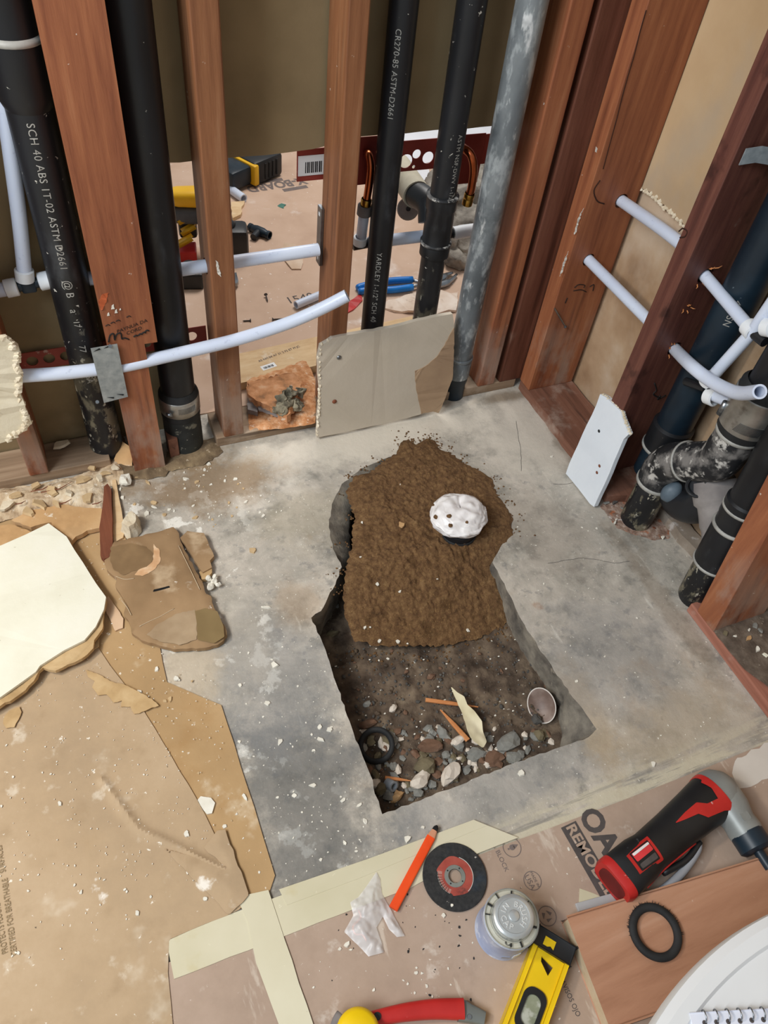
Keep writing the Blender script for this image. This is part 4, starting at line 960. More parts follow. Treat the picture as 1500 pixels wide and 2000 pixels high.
for k in range(9): box(b, s0.x + .008 + .0045 * k, s0.x + .010 + .0045 * k + .001 * (k % 2), yb2 - .0028, yb2 - .0022, zc - .016, zc + .008)
link('barcode', b, M_blk, root, stuff=True)
root = thing('copper_stub', 'copper stub-out bend with a white tube below, left of the first slim black pipe', 'pipe', PY(706, 470, .10))
cp_ = [PY(716, 300, .128), PY(720, 303, .10), PY(724, 325, .09), PY(721, 360, .09), PY(716, 392, .09)]
b = BM(); tube(b, smooth_path(cp_, 6), .009, 16); link('copper_bend', b, M_copper, root, True)
dn = (PY(705, 470, .10) - PY(716, 392, .09)).normalized(); b = BM(); lathe(b, [(.011, 0), (.0125, .002), (.0125, .025), (.010, .028), (.010, .04)], PY(716, 388, .09), dn, 20); link('brass_fitting', b, M_brass, root, True, auto=40)
b = BM(); tube(b, [PY(713, 402, .092), PY(705, 468, .10)], .0125, 18); link('tube', b, M_pex, root, True)
ring(root, PY(712, 410, .093), dn, .017, .026, M_abs_grey); ring(root, PY(703, 470, .10), dn, .016, .022)
ww = PY(700, 480, .105)
b = BM(); tube(b, [PY(722, 474, .105), PY(770, 468, .11), PY(830, 461, .115)], .0145, 18); link('tube', b, M_pex, root, True, auto=40)
b = BM(); tube(b, [PY(690, 480, .105), PY(722, 474, .105)], .0115, 14); link('tee_body', b, M_blk, root, True)
root = thing('copper_stub', 'copper stub-out bend with brass end, between the branched pipe and the metal pipe', 'pipe', PY(912, 400, .10))
cp_ = [PY(902, 286, .127), PY(905, 289, .09), PY(920, 303, .065), PY(925, 330, .06), PY(921, 365, .065), PY(917, 380, .068)]
b = BM(); tube(b, smooth_path(cp_, 6), .0095, 16); link('copper_bend', b, M_copper, root, True)
b = BM(); dn = (cp_[-1] - cp_[-2]).normalized(); lathe(b, [(.0115, 0), (.0125, .002), (.0125, .012), (.0115, .014), (.0125, .016), (.0125, .03), (0, .03)], cp_[-1] - dn * .004, dn, 20); link('brass_fitting', b, M_brass, root, True, auto=40)
root = thing('tube_coupling', 'white tube with an open dark end behind the metal pipe', 'tube', PY(890, 455, .14)); b = BM(); tube(b, [PY(885, 456, .14), PY(905, 452, .14), PY(950, 446, .14)], .0165, 20, inner=.012); link('tube', b, M_pexring, root, True, auto=40)
b = BM(); tube(b, [PY(872, 459, .14), PY(884, 456, .14)], .0115, 16); link('insert', b, M_blk, root, True)
root = thing('insulation_lump', 'grey fluffy insulation lump in the next room between the branched pipe and the metal pipe', 'insulation', (.10, .8, .003))
for k, (a_, c_, sx, sz, y) in enumerate(((905, 405, .10, .07, .05), (888, 360, .10, .07, .05), (940, 350, .10, .08, .05), (890, 480, .07, .06, .04), (920, 450, .10, .07, .05))):
    b = BM(); stone_bm(b, FL(a_, c_, y), sx, .10, sz, k + 11, 4, .7)
    for q_ in b.verts: q_.co += V((nz(q_.co, 30, 1), nz(q_.co, 30, 4), nz(q_.co, 30, 7))) * .02
    for q_ in b.verts: q_.co.z = max(q_.co.z, .004)
    pass; link('tuft', b, M_insul, root, True)
for p, q, s_, lab in (((780, 372), (840, 330), 0, 'white plastic sheet lying in the next room behind the branched pipe'),):
    b = BM(); pp_ = [FL(*x, .004) for x in ((800, 335), (838, 332), (842, 372), (815, 380))]; prism(b, pp_, (0, 0, .003)); tag(link('plastic_sheet', b, M_gypsheet), lab, 'sheet')
b = BM(); pp_ = [FL(*x, .02) for x in ((785, 262), (960, 246), (1000, 285), (790, 330))]; prism(b, pp_, (0, 0, .006)); tag(link('carton_sheet', b, M_gypsheet), 'large white sheet standing out beyond the red bracket in the next room', 'sheet')
b = BM(); pc = PY(797, 408, .22); lathe(b, [(0, .004), (.026, .004), (.028, 0), (.028, -.006), (0, -.006)], pc, V((-.3, -.8, .5)), 26); cap = tag(link('drain_cover', b, M_abs_grey, smooth=True, auto=40), 'round grey pipe cap with a dark hole behind the first slim pipe', 'cap'); pass
b = BM(); lathe(b, [(0, .0008), (.006, .0008), (.006, 0), (0, 0)], pc + V((-.3, -.8, .5)).normalized() * .004, V((-.3, -.8, .5)), 12); link('cap_hole', b, M_blk, cap, True)
# pliers
root = thing('pliers', 'pliers with bright blue handles lying in the next room behind the slim black pipes', 'pliers', FL(780, 558, .0))
b = BM(); tube(b, smooth_path([FL(697, 563, .014), FL(712, 558, .016), FL(760, 549, .018), FL(806, 546, .018)], 5), [.009] + [.0115] * 14 + [.011], 14); link('handle', b, M_blue, root, True)
b = BM(); tube(b, smooth_path([FL(700, 570, .014), FL(720, 567, .016), FL(765, 566, .018), FL(806, 561, .018)], 5), [.009] + [.0115] * 14 + [.011], 14); link('handle', b, M_blue, root, True)
b = BM(); tube(b, smooth_path([FL(804, 547, .016), FL(840, 556, .016), FL(862, 556, .016), FL(880, 548, .014), FL(892, 536, .012)], 5), [.006] * 8 + [.012] * 6 + [.009, .008, .007, .006, .006, .005, .004], 12); link('jaw', b, M_steel, root, True)
b = BM(); tube(b, smooth_path([FL(804, 560, .016), FL(840, 552, .016), FL(860, 546, .016), FL(872, 537, .014), FL(884, 533, .012)], 5), [.006] * 8 + [.012] * 6 + [.009, .008, .007, .006, .006, .005, .004], 12); link('jaw', b, M_steel, root, True)
b = BM(); pp_ = [FL(*x, .004) for x in ((740, 600), (790, 580), (850, 570), (893, 575), (890, 610), (850, 618), (770, 610))]
prism(b, rag(pp_, .02, .005, 2), (0, 0, .008)); tag(link('drywall_fragment', b, mat('pink_gypsum', ['#C9B09A', '#DCC8B6', '#E9DBCD'], 14, rough=.95, layers=[('#9E7E66', 20, .58, .7, .6)])), 'flat pale drywall fragment lying below the blue pliers in the next room', 'fragment')
b = BM(); pp_ = [FL(*x, .004) for x in ((640, 612), (682, 590), (705, 575), (708, 588), (690, 606), (650, 628))]; prism(b, rag(pp_, .02, .002, 2), (0, 0, .004)); tag(link('red_strip', b, M_red), 'thin red strip on the next room floor between the middle stud and first slim pipe', 'strip')
# ------------------------------------------------------------------ floor coverings on this side
M_cardf = mat('cardboard_front', ['#A08A79', '#AF9886', '#BAA392'], 4, world=True, rough=.9, bump=.0004, bscale=60, nrough=.7, layers=[('#8A7565', 13, .54, .72, .35), ('#E6DCD0', 22, .60, .74, .45), ('#8F7661', 3, .6, .75, .35), ('#E3D5C4', 4.5, .60, .76, .6), ('#EFE6DA', 75, .675, .72, .8), ('#2E2824', 45, .735, .75, .9), ('#DCCFBF', 9, .62, .68, .5, (2, .5, 1))])
M_cardl = mat('cardboard_left', ['#A99174', '#B79D7D', '#C3AA8B'], 3.5, world=True, rough=.9, bump=.0005, bscale=50, nrough=.7, layers=[('#9C8262', 12, .54, .72, .4), ('#EADFCC', 20, .62, .76, .5), ('#A5875F', 2.5, .55, .72, .5), ('#E9DDC8', 6, .61, .76, .6), ('#F2EADB', 70, .66, .71, .85), ('#F5EFE4', 11, .68, .74, .8), ('#3A312A', 40, .735, .75, .8)])
M_cardu = mat('cardboard_under', ['#A98A62', '#B8976C', '#C5A67D'], 4, world=True, rough=.95, bump=.0004, bscale=110, layers=[('#A27B4C', 4, .56, .7, .5), ('#E8D9BF', 7, .61, .74, .6), ('#F2E9D8', 70, .65, .71, .8)])
M_tape = mat('masking_tape', ['#C9C1A2', '#D2CAAE', '#D9D2B8'], 5, world=True, rough=.75, layers=[('#C4B689', 9, .6, .72, .5), ('#F1EAD2', 60, .68, .73, .6), ('#3A352C', 40, .74, .755, .8)])
def flat(name, px, z, t, m, label=None, cat=None, jag=.0, step=.03, seed=1, parent=None, zfn=None):
    b = BM(); pts = [FL(a, c, z + t) for a, c in px]
    if jag: pts = rag(pts, step, jag, seed)
    for p in pts: p.z = z + t
    prism(b, pts, (0, 0, -t)); return tag(link(name, b, m, parent), label, cat)
under = flat('floor_board', [(-90, 965), (60, 965), (205, 955), (243, 1040), (262, 1130), (312, 1262), (326, 1332), (432, 1377), (470, 1497), (537, 1710), (520, 1760), (300, 1835), (-90, 1960)], 0, .0035, M_cardu, 'tan lower cardboard layer along the left edge of the concrete', 'cardboard', .0015, .04, 3)
# pinkish upper sheet with a torn lifted flap
up_px = [(-90, 1395), (60, 1318), (130, 1285), (190, 1262), (215, 1300), (270, 1370), (302, 1422), (350, 1505), (400, 1590), (424, 1640), (455, 1695), (484, 1747), (470, 1775), (447, 1787), (330, 1835), (328, 1900), (345, 2060), (-90, 2060)]
upp = rag([FL(*p, .006) for p in up_px], .03, .0012, 5)
fold = [FL(*p) for p in ((200, 1525), (270, 1620), (395, 1680), (440, 1700))]
def up_h(x, y, d):
    z = .0062; best = 9
    for a, c in zip(fold, fold[1:]):
        ab = (c - a); t = max(0, min(1, ((x - a.x) * ab.x + (y - a.y) * ab.y) / (ab.x ** 2 + ab.y ** 2))); best = min(best, math.hypot(x - a.x - ab.x * t, y - a.y - ab.y * t))
    z += .007 * math.exp(-(best / .006) ** 2) + .0008 * nz((x, y), 6, 3)
    return z
b = BM(); sheet(b, upp, .0055, up_h, .0025); upper = tag(link('floor_board', b, M_cardl, smooth=True, auto=40), 'big dusty creased cardboard sheet covering the lower left floor', 'cardboard')
flp = [(428, 1650), (434, 1620), (448, 1622), (486, 1748), (478, 1768), (448, 1787), (440, 1762), (345, 1682), (270, 1630), (300, 1625), (392, 1668), (440, 1690), (424, 1665)]
flp = [(424, 1622), (440, 1620), (486, 1747), (447, 1787), (318, 1655), (440, 1692), (398, 1655)]
fz = lambda x, y, d: .0105 + .004 * min(1, d / .03)
b = BM(); sheet(b, rag([FL(*p, .011) for p in flp], .012, .0015, 4), .004, fz, .002); link('torn_flap', b, M_cardl, upper, True, auto=40)
b = BM()
for s_, p, q, h in (('CERTIFIED REPAIRABLE', (6, 1660), (24, 1860), .020), ('WATER RESISTANT', (-16, 1700), (4, 1880), .020)):
    pass
def print_line(bm, s, p, q, h, z, flip=False): floor_text(bm, s, p, q, h, z, flip=flip)
print_line(b, 'CERTIFIED FOR BREATHABLE', (28, 1866), (9, 1716), .013, .0074); print_line(b, 'PROTECTS FLOORS', (10, 1862), (-6, 1765), .013, .0074); print_line(b, 'SURFACES', (6, 1704), (-2, 1652), .013, .0074)
link('printed_text', b, mat('ink_brown', ['#8C7758', '#9A8463'], 60, rough=.9), upper, stuff=True)
front = flat('floor_board', [(328, 1880), (700, 1762), (1012, 1640), (1060, 1623), (1248, 1551), (1383, 1498), (1500, 1450), (1600, 1405), (1680, 2120), (340, 2120)], 0, .004, M_cardf, 'printed pinkish cardboard sheet under the tools at the front', 'cardboard')
tp = flat('masking_tape', [(325, 1838), (420, 1797), (540, 1752), (720, 1690), (860, 1632), (925, 1601), (952, 1612), (1012, 1636), (930, 1668), (800, 1735), (690, 1776), (340, 1912)], .0042, .0016, M_tape, 'wide strip of cream masking tape along the front edge of the concrete', 'tape', .0008, .03, 2)
flat('tape_layer', [(545, 1737), (720, 1677), (925, 1601), (952, 1612), (700, 1716), (560, 1768)], .0058, .0007, M_tape, parent=tp)
flat('masking_tape', [(462, 1752), (524, 1738), (556, 1835), (615, 2010), (548, 2010), (500, 1880), (484, 1800)], .0062, .0009, M_tape, 'cream masking tape strip running down to the bottom edge, crossing the wide strip', 'tape', .0008, .03, 5)
# print on the front sheet
b = BM()
zf = .004
def ftext(s, p, q, h, m=None): floor_text(b, s, p, q, h, zf)
floor_text(b, 'OARD', (1143, 1583), (1246, 1740), .060, zf, bold=.0022); link('printed_text', b, M_inkd, front, stuff=True)
b = BM(); p, q = FL(1110, 1610, zf + .0004), FL(1192, 1752, zf + .0004)
dd = (q - p); nn = V((0, 0, 1)).cross(dd.normalized()) * .0155
k = 0
bar(b, p, q, .034); link('printed_band', b, M_inkd, front)
b = BM(); floor_text(b, 'REMODEL', (1112, 1612), (1194, 1750), .028, zf + .0005, bold=.0008); link('printed_text', b, M_cardf, front, stuff=True)
def stamp(c, r, txts, hs):
    b = BM(); cc = FL(*c, zf + .0005); o1 = circle_pts(cc, (1, 0, 0), (0, 1, 0), r, 30); o2 = circle_pts(cc, (1, 0, 0), (0, 1, 0), r * .92, 30)
    va = [b.verts.new(x) for x in o1]; vb = [b.verts.new(x) for x in o2]
    for i in range(30): b.faces.new((va[i], va[(i + 1) % 30], vb[(i + 1) % 30], vb[i]))
    u = (FL(1194, 1750, zf) - FL(1112, 1612, zf)).normalized(); v = V((0, 0, 1)).cross(u)
    for (t_, h_), dy in zip(txts, hs): text_on_plane(b, t_, h_, cc + v * dy, u, v, (0, 0, 1), .0002)
    link('printed_emblem', b, M_ink, front, stuff=True); return cc, u, v
stamp((1040, 1720), .0165, (('MADE IN', .007), ('USA', .014)), (.005, -.006))
cc, u_, v_ = stamp((1000, 1655), .0175, (('.', .03),), (.0,))
b = BM(); lathe(b, [(0, .0003), (.005, .0003), (.005, 0)], cc, (0, 0, 1), 14); prism(b, [cc + v_ * .013, cc + v_ * .003 - u_ * .0045, cc + v_ * .003 + u_ * .0045], (0, 0, .0003)); link('printed_drop', b, M_ink, front, stuff=True)
b = BM(); floor_text(b, 'SPILL BLOCK', (956, 1630), (990, 1702), .012, zf); link('printed_text', b, M_ink, front, stuff=True)
cc, u_, v_ = stamp((1069, 1789), .0165, (('', .01),), (.0,))
b = BM()
for k in range(3):
    a = k * 2.094; c_ = cc + (u_ * math.cos(a) + v_ * math.sin(a)) * .0065; t_ = (-u_ * math.sin(a) + v_ * math.cos(a)); r_ = (u_ * math.cos(a) + v_ * math.sin(a))
    prism(b, [c_ + t_ * .006, c_ - t_ * .004 + r_ * .0028, c_ - t_ * .004 - r_ * .0028], (0, 0, .0003))
link('printed_arrows', b, M_ink, front, stuff=True)
b = BM(); floor_text(b, 'AVISOS OJO', (1098, 1915), (1130, 1985), .012, zf); link('printed_text', b, M_inkd, front, stuff=True)
flat('plaster_smear', [(1440, 1480), (1500, 1450), (1560, 1440), (1560, 1500), (1480, 1530), (1445, 1540), (1430, 1510)], .0041, .0006, mat('plaster_smear', ['#CFC7BC', '#DDD6CC'], 9, rough=.95), 'pale plaster smear on the cardboard at the right edge above the red power tool', 'plaster', .004, .012, 4)
flat('tape_scrap', [(1132, 1735), (1160, 1745), (1185, 1757), (1130, 1775)], .0041, .0006, M_tape, 'cream tape scrap beside the corner of the red plank', 'tape', .001, .02, 4)
b = BM(); p, q = FL(1140, 1768, .012), FL(1212, 1748, .012); d_ = (q - p).normalized(); obox(b, (p + q) / 2 + V((0, 0, -.006)), d_, V((0, 0, 1)).cross(d_), (q - p).length / 2 + .012, .007, .003, .001); tag(link('paint_stick', b, mat('grey_plastic', ['#A9A9A9', '#B8B8B8'], 9, rough=.6)), 'flat grey stick between the red plank and the red power tool', 'stick')

# ------------------------------------------------------------------ tools at the front
zc_ = .0068
# cutting disc
root = thing('cutting_disc', 'black cutting disc with a red label lying on the masking tape', 'disc', FL(888, 1712, zc_))
c0 = FL(888, 1712, zc_)
M_discblk = mat('abrasive_black', ['#232323', '#303030', '#3A3938'], 130, rough=.95, bump=.0008, bscale=260, layers=[('#CFC9C0', 90, .69, .73, .7), ('#33485C', 6, .62, .74, .4)])
M_disclab = mat('disc_label_red', ['#8E3A30', '#A1483C', '#AF5749'], 40, rough=.8, layers=[('#2A2726', 30, .6, .7, .6)])
b = BM(); lathe(b, [(.012, 0), (.057, 0), (.058, .001), (.057, .0024), (.012, .0024), (.012, 0)], c0, (0, 0, 1), 64); link('abrasive_body', b, M_discblk, root, True, auto=40)
b = BM(); zt_ = c0 + V((0, 0, .0026)); lb = []
for k in range(48):
    a = 2 * math.pi * k / 48; r_ = .033 + .0012 * math.sin(5 * a + 1) - (.004 if 2.6 < a < 4.1 else 0); lb.append(zt_ + V((math.cos(a) * r_, math.sin(a) * r_, 0)))
prism(b, lb, (0, 0, .0003), [circle_pts(zt_, (1, 0, 0), (0, 1, 0), .0185, 30)]); lab = link('label', b, M_disclab, root)
b = BM(); 
for k in range(9):
    a = math.radians(150 + k * 9); text_on_plane(b, '||||', .008, zt_ + V((math.cos(a), math.sin(a), 0)) * .0275, (math.cos(a), math.sin(a), 0), (-math.sin(a), math.cos(a), 0), (0, 0, 1), .0005)
link('printed_text', b, mat('ink_pale', ['#C9B9AC', '#D6C9BE'], 20, rough=.9), lab, stuff=True)
b = BM(); ar = []
for k in range(20):
    a = math.radians(-70 + k * 6.4); ar.append(zt_ + V((math.cos(a), math.sin(a), 0)) * .033 + V((0, 0, .0006)))
tube(b, ar, .0006, 6); link('label_edge', b, mat('ink_white', ['#BDBDB6', '#D0D0CA'], 20, rough=.8), lab)
b = BM(); lathe(b, [(.012, .0024), (.0185, .0026), (.019, .0034), (.0185, .0040), (.012, .0042), (.0118, .0024)], c0, (0, 0, 1), 40); hub = link('hub_ring', b, mat('hub_grey', ['#7F827F', '#96998F'], 30, rough=.5, metal=.4), root, True, auto=40)
for k in range(4):
    a = .6 + k * math.pi / 2; b = BM(); lathe(b, [(0, .0002), (.0014, .0002), (.0014, 0)], c0 + V((math.cos(a) * .0155, math.sin(a) * .0155, .0042)), (0, 0, 1), 10); link('hub_hole', b, M_rubber, hub)  # dark discs paint the shade inside the small hub holes
# carpenter pencil
p, q = FL(768, 1775, .010), FL(853, 1614, .010); d_ = (q - p).normalized(); root = thing('carpenter_pencil', 'flat orange carpenter pencil with a dark tip lying across the masking tape', 'pencil', (p + q) / 2 - V((0, 0, .005)))
M_orange = mat('orange_paint', ['#E0420E', '#EE5018', '#F45E22'], 10, rough=.45); v_ = V((0, 0, 1)).cross(d_); w_ = V((0, 0, 1))
L_ = (q - p).length
b = BM(); loft(b, [(p, v_, w_, .0082, .0042, 4.5), (p + d_ * L_ * .86, v_, w_, .0082, .0042, 4.5)], 16); link('body', b, M_orange, root)
b = BM(); loft(b, [(p + d_ * L_ * .86, v_, w_, .0080, .0040, 4), (p + d_ * L_ * .945, v_, w_, .0052, .003, 3)], 16); link('sharpened_wood', b, mat('pencil_wood', ['#C98A68', '#D79C7C'], 30, rough=.8), root)
b = BM(); loft(b, [(p + d_ * L_ * .945, v_, w_, .0056, .0032, 3), (p + d_ * L_ * .985, v_, w_, .0048, .003, 3), (p + d_ * L_ * 1.01, v_, w_, .002, .0015, 2)], 14); link('tip', b, M_blk, root, True, auto=50)
# crumpled clear bag with a copper hook
bagp = [(735, 1703), (742, 1715), (746, 1745), (762, 1775), (778, 1805), (791, 1828), (775, 1830), (760, 1815), (748, 1790), (735, 1812), (745, 1840), (750, 1860), (720, 1868), (705, 1852), (672, 1820), (690, 1788), (684, 1762), (700, 1752), (715, 1732)]
M_bag = mat('bag_clear', ['#E4E1E0', '#F0EEED'], 10, rough=.3, alpha=.55, spec=.6)
bz = lambda x, y, d: .0068 + min(d, .02) * .75 * (0.55 + .7 * abs(nz((x, y), 45, 3))) + .004 * abs(nz((x, y), 90, 5))
root = thing('plastic_bag', 'small crumpled clear plastic bag with a copper hook inside, left of the pencil', 'bag', FL(720, 1800, .006))
b = BM(); sheet(b, [FL(*p, .008) for p in bagp], .0022, bz, 0); link('film', b, M_bag, root, True)
hk = [FL(a, c, .010) for a, c in ((700, 1777), (705, 1790), (698, 1800), (690, 1810), (694, 1824), (708, 1826), (716, 1838))]
b = BM(); tube(b, smooth_path(hk, 5), .0018, 8); link('copper_hook', b, mat('copper_wire', ['#D98560', '#E79A78'], 8, rough=.4, metal=.4), root, True)
# round can
ht = .088; ctop = FL(1000, 1793, ht); cb = V((ctop.x, ctop.y, .0042)); Rr = .0455
root = thing('round_can', 'small round metal can with an embossed silver screw lid', 'can', cb)
M_can = mat('can_label_blue', ['#8F9BBB', '#A5B0CB', '#C2CADB'], 18, rough=.4, layers=[('#DDE2EA', 40, .55, .65, .6)]); M_tin = mat('tin', ['#B9BDBD', '#CBCFCF', '#DADEDE'], 14, rough=.25, metal=.5)
b = BM(); lathe(b, [(0, 0), (Rr, 0), (Rr + .001, .002), (Rr, .004), (Rr, ht - .012), (Rr + .0012, ht - .009), (Rr, ht - .006)], cb, (0, 0, 1), 56); link('body', b, M_can, root, True, auto=40)
b = BM(); h_ = ht - .008; lathe(b, [(Rr, h_ - .003), (Rr + .001, h_), (Rr - .001, h_ + .002), (Rr - .003, h_ - .002), (.036, h_ - .002), (.0355, h_ - .004), (.032, h_ - .004)], cb, (0, 0, 1), 56); link('rim', b, mat('can_rim', ['#C9C6B6', '#DAD7C8'], 14, rough=.4, metal=.3, layers=[('#1C1B1A', 30, .66, .70, .9)]), root, True, auto=40)
b = BM(); lathe(b, [(.032, h_ - .003), (.034, h_), (.034, h_ + .013), (.0335, h_ + .0165), (.031, h_ + .0185), (.0265, h_ + .019), (.0255, h_ + .0178), (.0095, h_ + .0178), (.0085, h_ + .020), (.0075, h_ + .0205), (0, h_ + .0203)], cb, (0, 0, 1), 56); lid_ = link('screw_lid', b, M_tin, root, True, auto=35)
M_tin_lit = mat('tin_lit', ['#E4E5E3', '#F0F1EF'], 14, rough=.3, metal=.4)  # paler copy of the tin: light on the raised letters put into the colour
for word, ang0, st in (('BRUSH', 50, -28), ('IN', 137, -30), ('CAP', 170, 29)):
    b = BM()
    for k, ch in enumerate(word):
        a = math.radians(ang0 + st * k); r_ = V((math.cos(a), math.sin(a), 0)); u_ = V((math.sin(a), -math.cos(a), 0)); v2 = r_
        if st > 0: u_, v2 = -u_, -r_
        text_map(b, ch, .0125, lambda q_, r_=r_, u_=u_, v2=v2: cb + V((0, 0, h_ + .0181 + q_.z)) + r_ * .0175 + u_ * q_.x + v2 * q_.y, .0008)
    link('embossed_text', b, M_tin_lit, lid_, stuff=True)
for k, a in enumerate((100, 62, 128, 18, -95, -40, 150, -120)):
    a = math.radians(a); r_ = V((math.cos(a), math.sin(a), 0)); b = BM(); obox(b, cb + r_ * .0395 + V((0, 0, h_ + .0008)), r_, (-r_.y, r_.x, 0), .0026 if k % 2 else .0042, .0006 + .0004 * (k % 3), .0018); link('paint_drip', b, M_blk, root)
for k in range(3):
    b = BM(); a = math.radians(-115 + k * 24); cpt = cb + V((math.cos(a) * Rr, math.sin(a) * Rr, .022)); obox(b, cpt, (-math.sin(a), math.cos(a), 0), (0, 0, 1), .0065, .006 + .003 * (k % 2), .0006, 0); link('label_patch', b, mat('label_patch%d' % k, [['#8A93A8', '#98A0B4'], ['#D9DCE2', '#E2E5EA'], ['#6F7890', '#7C859C']][k], 10, rough=.5), root)
# yellow spirit level lying flat
zl = .034
L0, L1 = FL(1043, 1792, zl), FL(1147, 1852, zl)
L0, L1 = FL(1055, 1808, zl), FL(1124, 1851, zl)
pe_ = FL(968, 1998, zl)
v_ = (L1 - L0).normalized(); u_ = -(V((0, 0, 1)).cross(v_)); wv = (L1 - L0).length
if u_.dot(pe_ - L0) < 0: u_ = -u_
root = thing('spirit_level', 'yellow spirit level with black end cap lying beside the can', 'level', (L0 + L1) / 2 + u_ * .12 - V((0, 0, zl - .004)))
def LP(a, c, z=0): return L0 + u_ * a + v_ * c + V((0, 0, z))
M_levy = mat('level_yellow', ['#E3B90A', '#F0C90F', '#F6D628'], 6, rough=.35, layers=[('#B08E10', 18, .66, .74, .5)])
Ln = .34; hgt = zl - .0045
web_o = [LP(.030, .008, -.004), LP(.030, wv - .008, -.004), LP(Ln, wv - .008, -.004), LP(Ln, .008, -.004)]
tri = [LP(.052, .021, -.004), LP(.046, .034, -.004), LP(.075, .041, -.004)]
tri = [LP(.040, .020, -.004), LP(.046, .043, -.004), LP(.062, .040, -.004), LP(.048, .022, -.004)]
def rrect(a0, a1, c0_, c1_, r, z, n=6):
    out = []
    for (ca, cc2, t0) in ((a0 + r, c0_ + r, 180), (a1 - r, c0_ + r, 270), (a1 - r, c1_ - r, 0), (a0 + r, c1_ - r, 90)):
        for k in range(n + 1):
            t = math.radians(t0 + 90 * k / n); out.append(LP(ca + r * math.cos(t), cc2 + r * math.sin(t), z))
    return out
vial_o = rrect(.088, .155, .014, wv - .012, .016, -.004)
b = BM(); prism(b, web_o, (0, 0, -.004), [tri, vial_o]); link('web', b, M_levy, root)
for c_a, c_b in ((0, .008), (wv - .008, wv)):
    b = BM(); c_ = (LP(.03, c_a) + LP(Ln, c_b)) / 2 + V((0, 0, -hgt / 2)); obox(b, c_, u_, v_, (Ln - .03) / 2, .004, hgt / 2, .0012); link('rail', b, M_levy, root)
b = BM(); obox(b, (LP(0, 0) + LP(.031, wv)) / 2 + V((0, 0, -hgt / 2 + .0008)), u_, v_, .0155, wv / 2 + .001, hgt / 2 + .0008, .003); cap_ = link('end_cap', b, M_blk, root, True, auto=30)
b = BM(); pts = [LP(.010, .014, .0017), LP(.010, .033, .0017), LP(.024, .033, .0017), LP(.021, .027, .0017), LP(.024, .022, .0017), LP(.024, .014, .0017)]; prism(b, pts, (0, 0, .0006)); link('cap_slot', b, M_levy, cap_)
b = BM(); prism(b, rrect(.088, .155, .014, wv - .012, .016, -.0005), (0, 0, -.012), [rrect(.098, .145, .021, wv - .019, .012, -.0005)]); link('vial_frame', b, M_blk, root)
b = BM(); prism(b, rrect(.098, .145, .021, wv - .019, .012, -.004), (0, 0, -.003)); link('vial_window', b, mat('vial_glass', ['#7C8068', '#8E9279', '#A2A690'], 30, rough=.2, layers=[('#CFCFC4', 22, .58, .68, .6)]), root)

# red-handled tool
root = thing('hand_saw', 'red handle with a grey metal neck lying at the bottom edge left of the level', 'saw', FL(840, 1992, .005))
hp_ = [FL(a, c, .018) for a, c in ((727, 1990), (760, 1983), (800, 1976), (850, 1971), (905, 1971))]
sp_ = smooth_path(hp_, 5); secs = []
for i, p in enumerate(sp_):
    d_ = (sp_[min(i + 1, len(sp_) - 1)] - sp_[max(0, i - 1)]).normalized(); v_2 = V((0, 0, 1)).cross(d_); t = i / (len(sp_) - 1)
    secs.append((p + V((0, 0, 0)), v_2, V((0, 0, 1)), .0105 + .005 * t, .012, 3))
b = BM(); loft(b, secs, 20); link('handle', b, M_red, root, True, auto=50)
b = BM(); p = FL(737, 1985, .031); lathe(b, [(0, 0), (.006, 0), (.006, .0006), (0, .0006)], p, (0, 0, 1), 14); link('hang_hole', b, M_blk, root)
b = BM(); a_, c_ = FL(898, 1973, .016), FL(946, 1990, .016); d_ = (c_ - a_).normalized(); v_2 = V((0, 0, 1)).cross(d_)
loft(b, [(a_, v_2, V((0, 0, 1)), .0165, .009, 4), (a_.lerp(c_, .45), v_2, V((0, 0, 1)), .013, .008, 4), (c_, v_2, V((0, 0, 1)), .010, .007, 4)], 16); link('neck', b, mat('cast_grey', ['#6E7370', '#848986'], 20, rough=.45, metal=.5), root, True, auto=40)
b = BM(); lathe(b, [(0, .001), (.0035, .001), (.004, 0)], FL(917, 1986, .0245), (0, 0, 1), 14); link('rivet', b, M_steel, root)
# tape measure
c_ = FL(698, 2018, .03); root = thing('tape_measure', 'yellow tape measure with grey edge peeking in at the bottom edge', 'tape measure', V((c_.x, c_.y, .0045)))
b = BM(); lathe(b, [(0, -.022), (.026, -.022), (.033, -.016), (.034, 0), (.033, .016), (.026, .022), (0, .022)], c_, (0, 0, 1), 36); link('case', b, M_levy, root, True, auto=50)
b = BM(); ar = [c_ + V((math.cos(a), math.sin(a), 0)) * .0345 for a in np.linspace(2.0, 4.0, 14)]; tube(b, ar, [.009] * 14, 10); link('bumper', b, M_abs_grey, root, True)
# redwood plank with rubber ring
zt = .040
pa, pb_, pc_, pd = FL(1112, 1792, zt), FL(1560, 1650, zt), FL(1640, 1900, zt), FL(1203, 2003, zt)
d_ = (FL(1500, 1674, zt) - pa).normalized(); n_ = -(V((0, 0, 1)).cross(d_)); wdt = (pd - pa).dot(n_)
root = thing('lumber_plank', 'reddish plank lying at lower right under the black rubber ring', 'plank', pa + d_ * .2 + n_ * wdt / 2 - V((0, 0, zt - .004)))
c_ = pa + d_ * .24 + n_ * (wdt / 2) + V((0, 0, -(zt - .004) / 2))
b = BM(); obox(b, c_, d_, n_, .24, wdt / 2, (zt - .004) / 2, .004); link('board', b, M_plank, root)
b = BM(); obox(b, pa - d_ * .0008 + n_ * wdt / 2 + V((0, 0, -(zt - .004) / 2)), d_, n_, .0012, wdt / 2 - .0005, (zt - .004) / 2 - .001, 0); link('sawn_end', b, M_plank_end, root)
cr_ = FL(1280, 1820, zt + .006); b = BM(); n_seg = 48
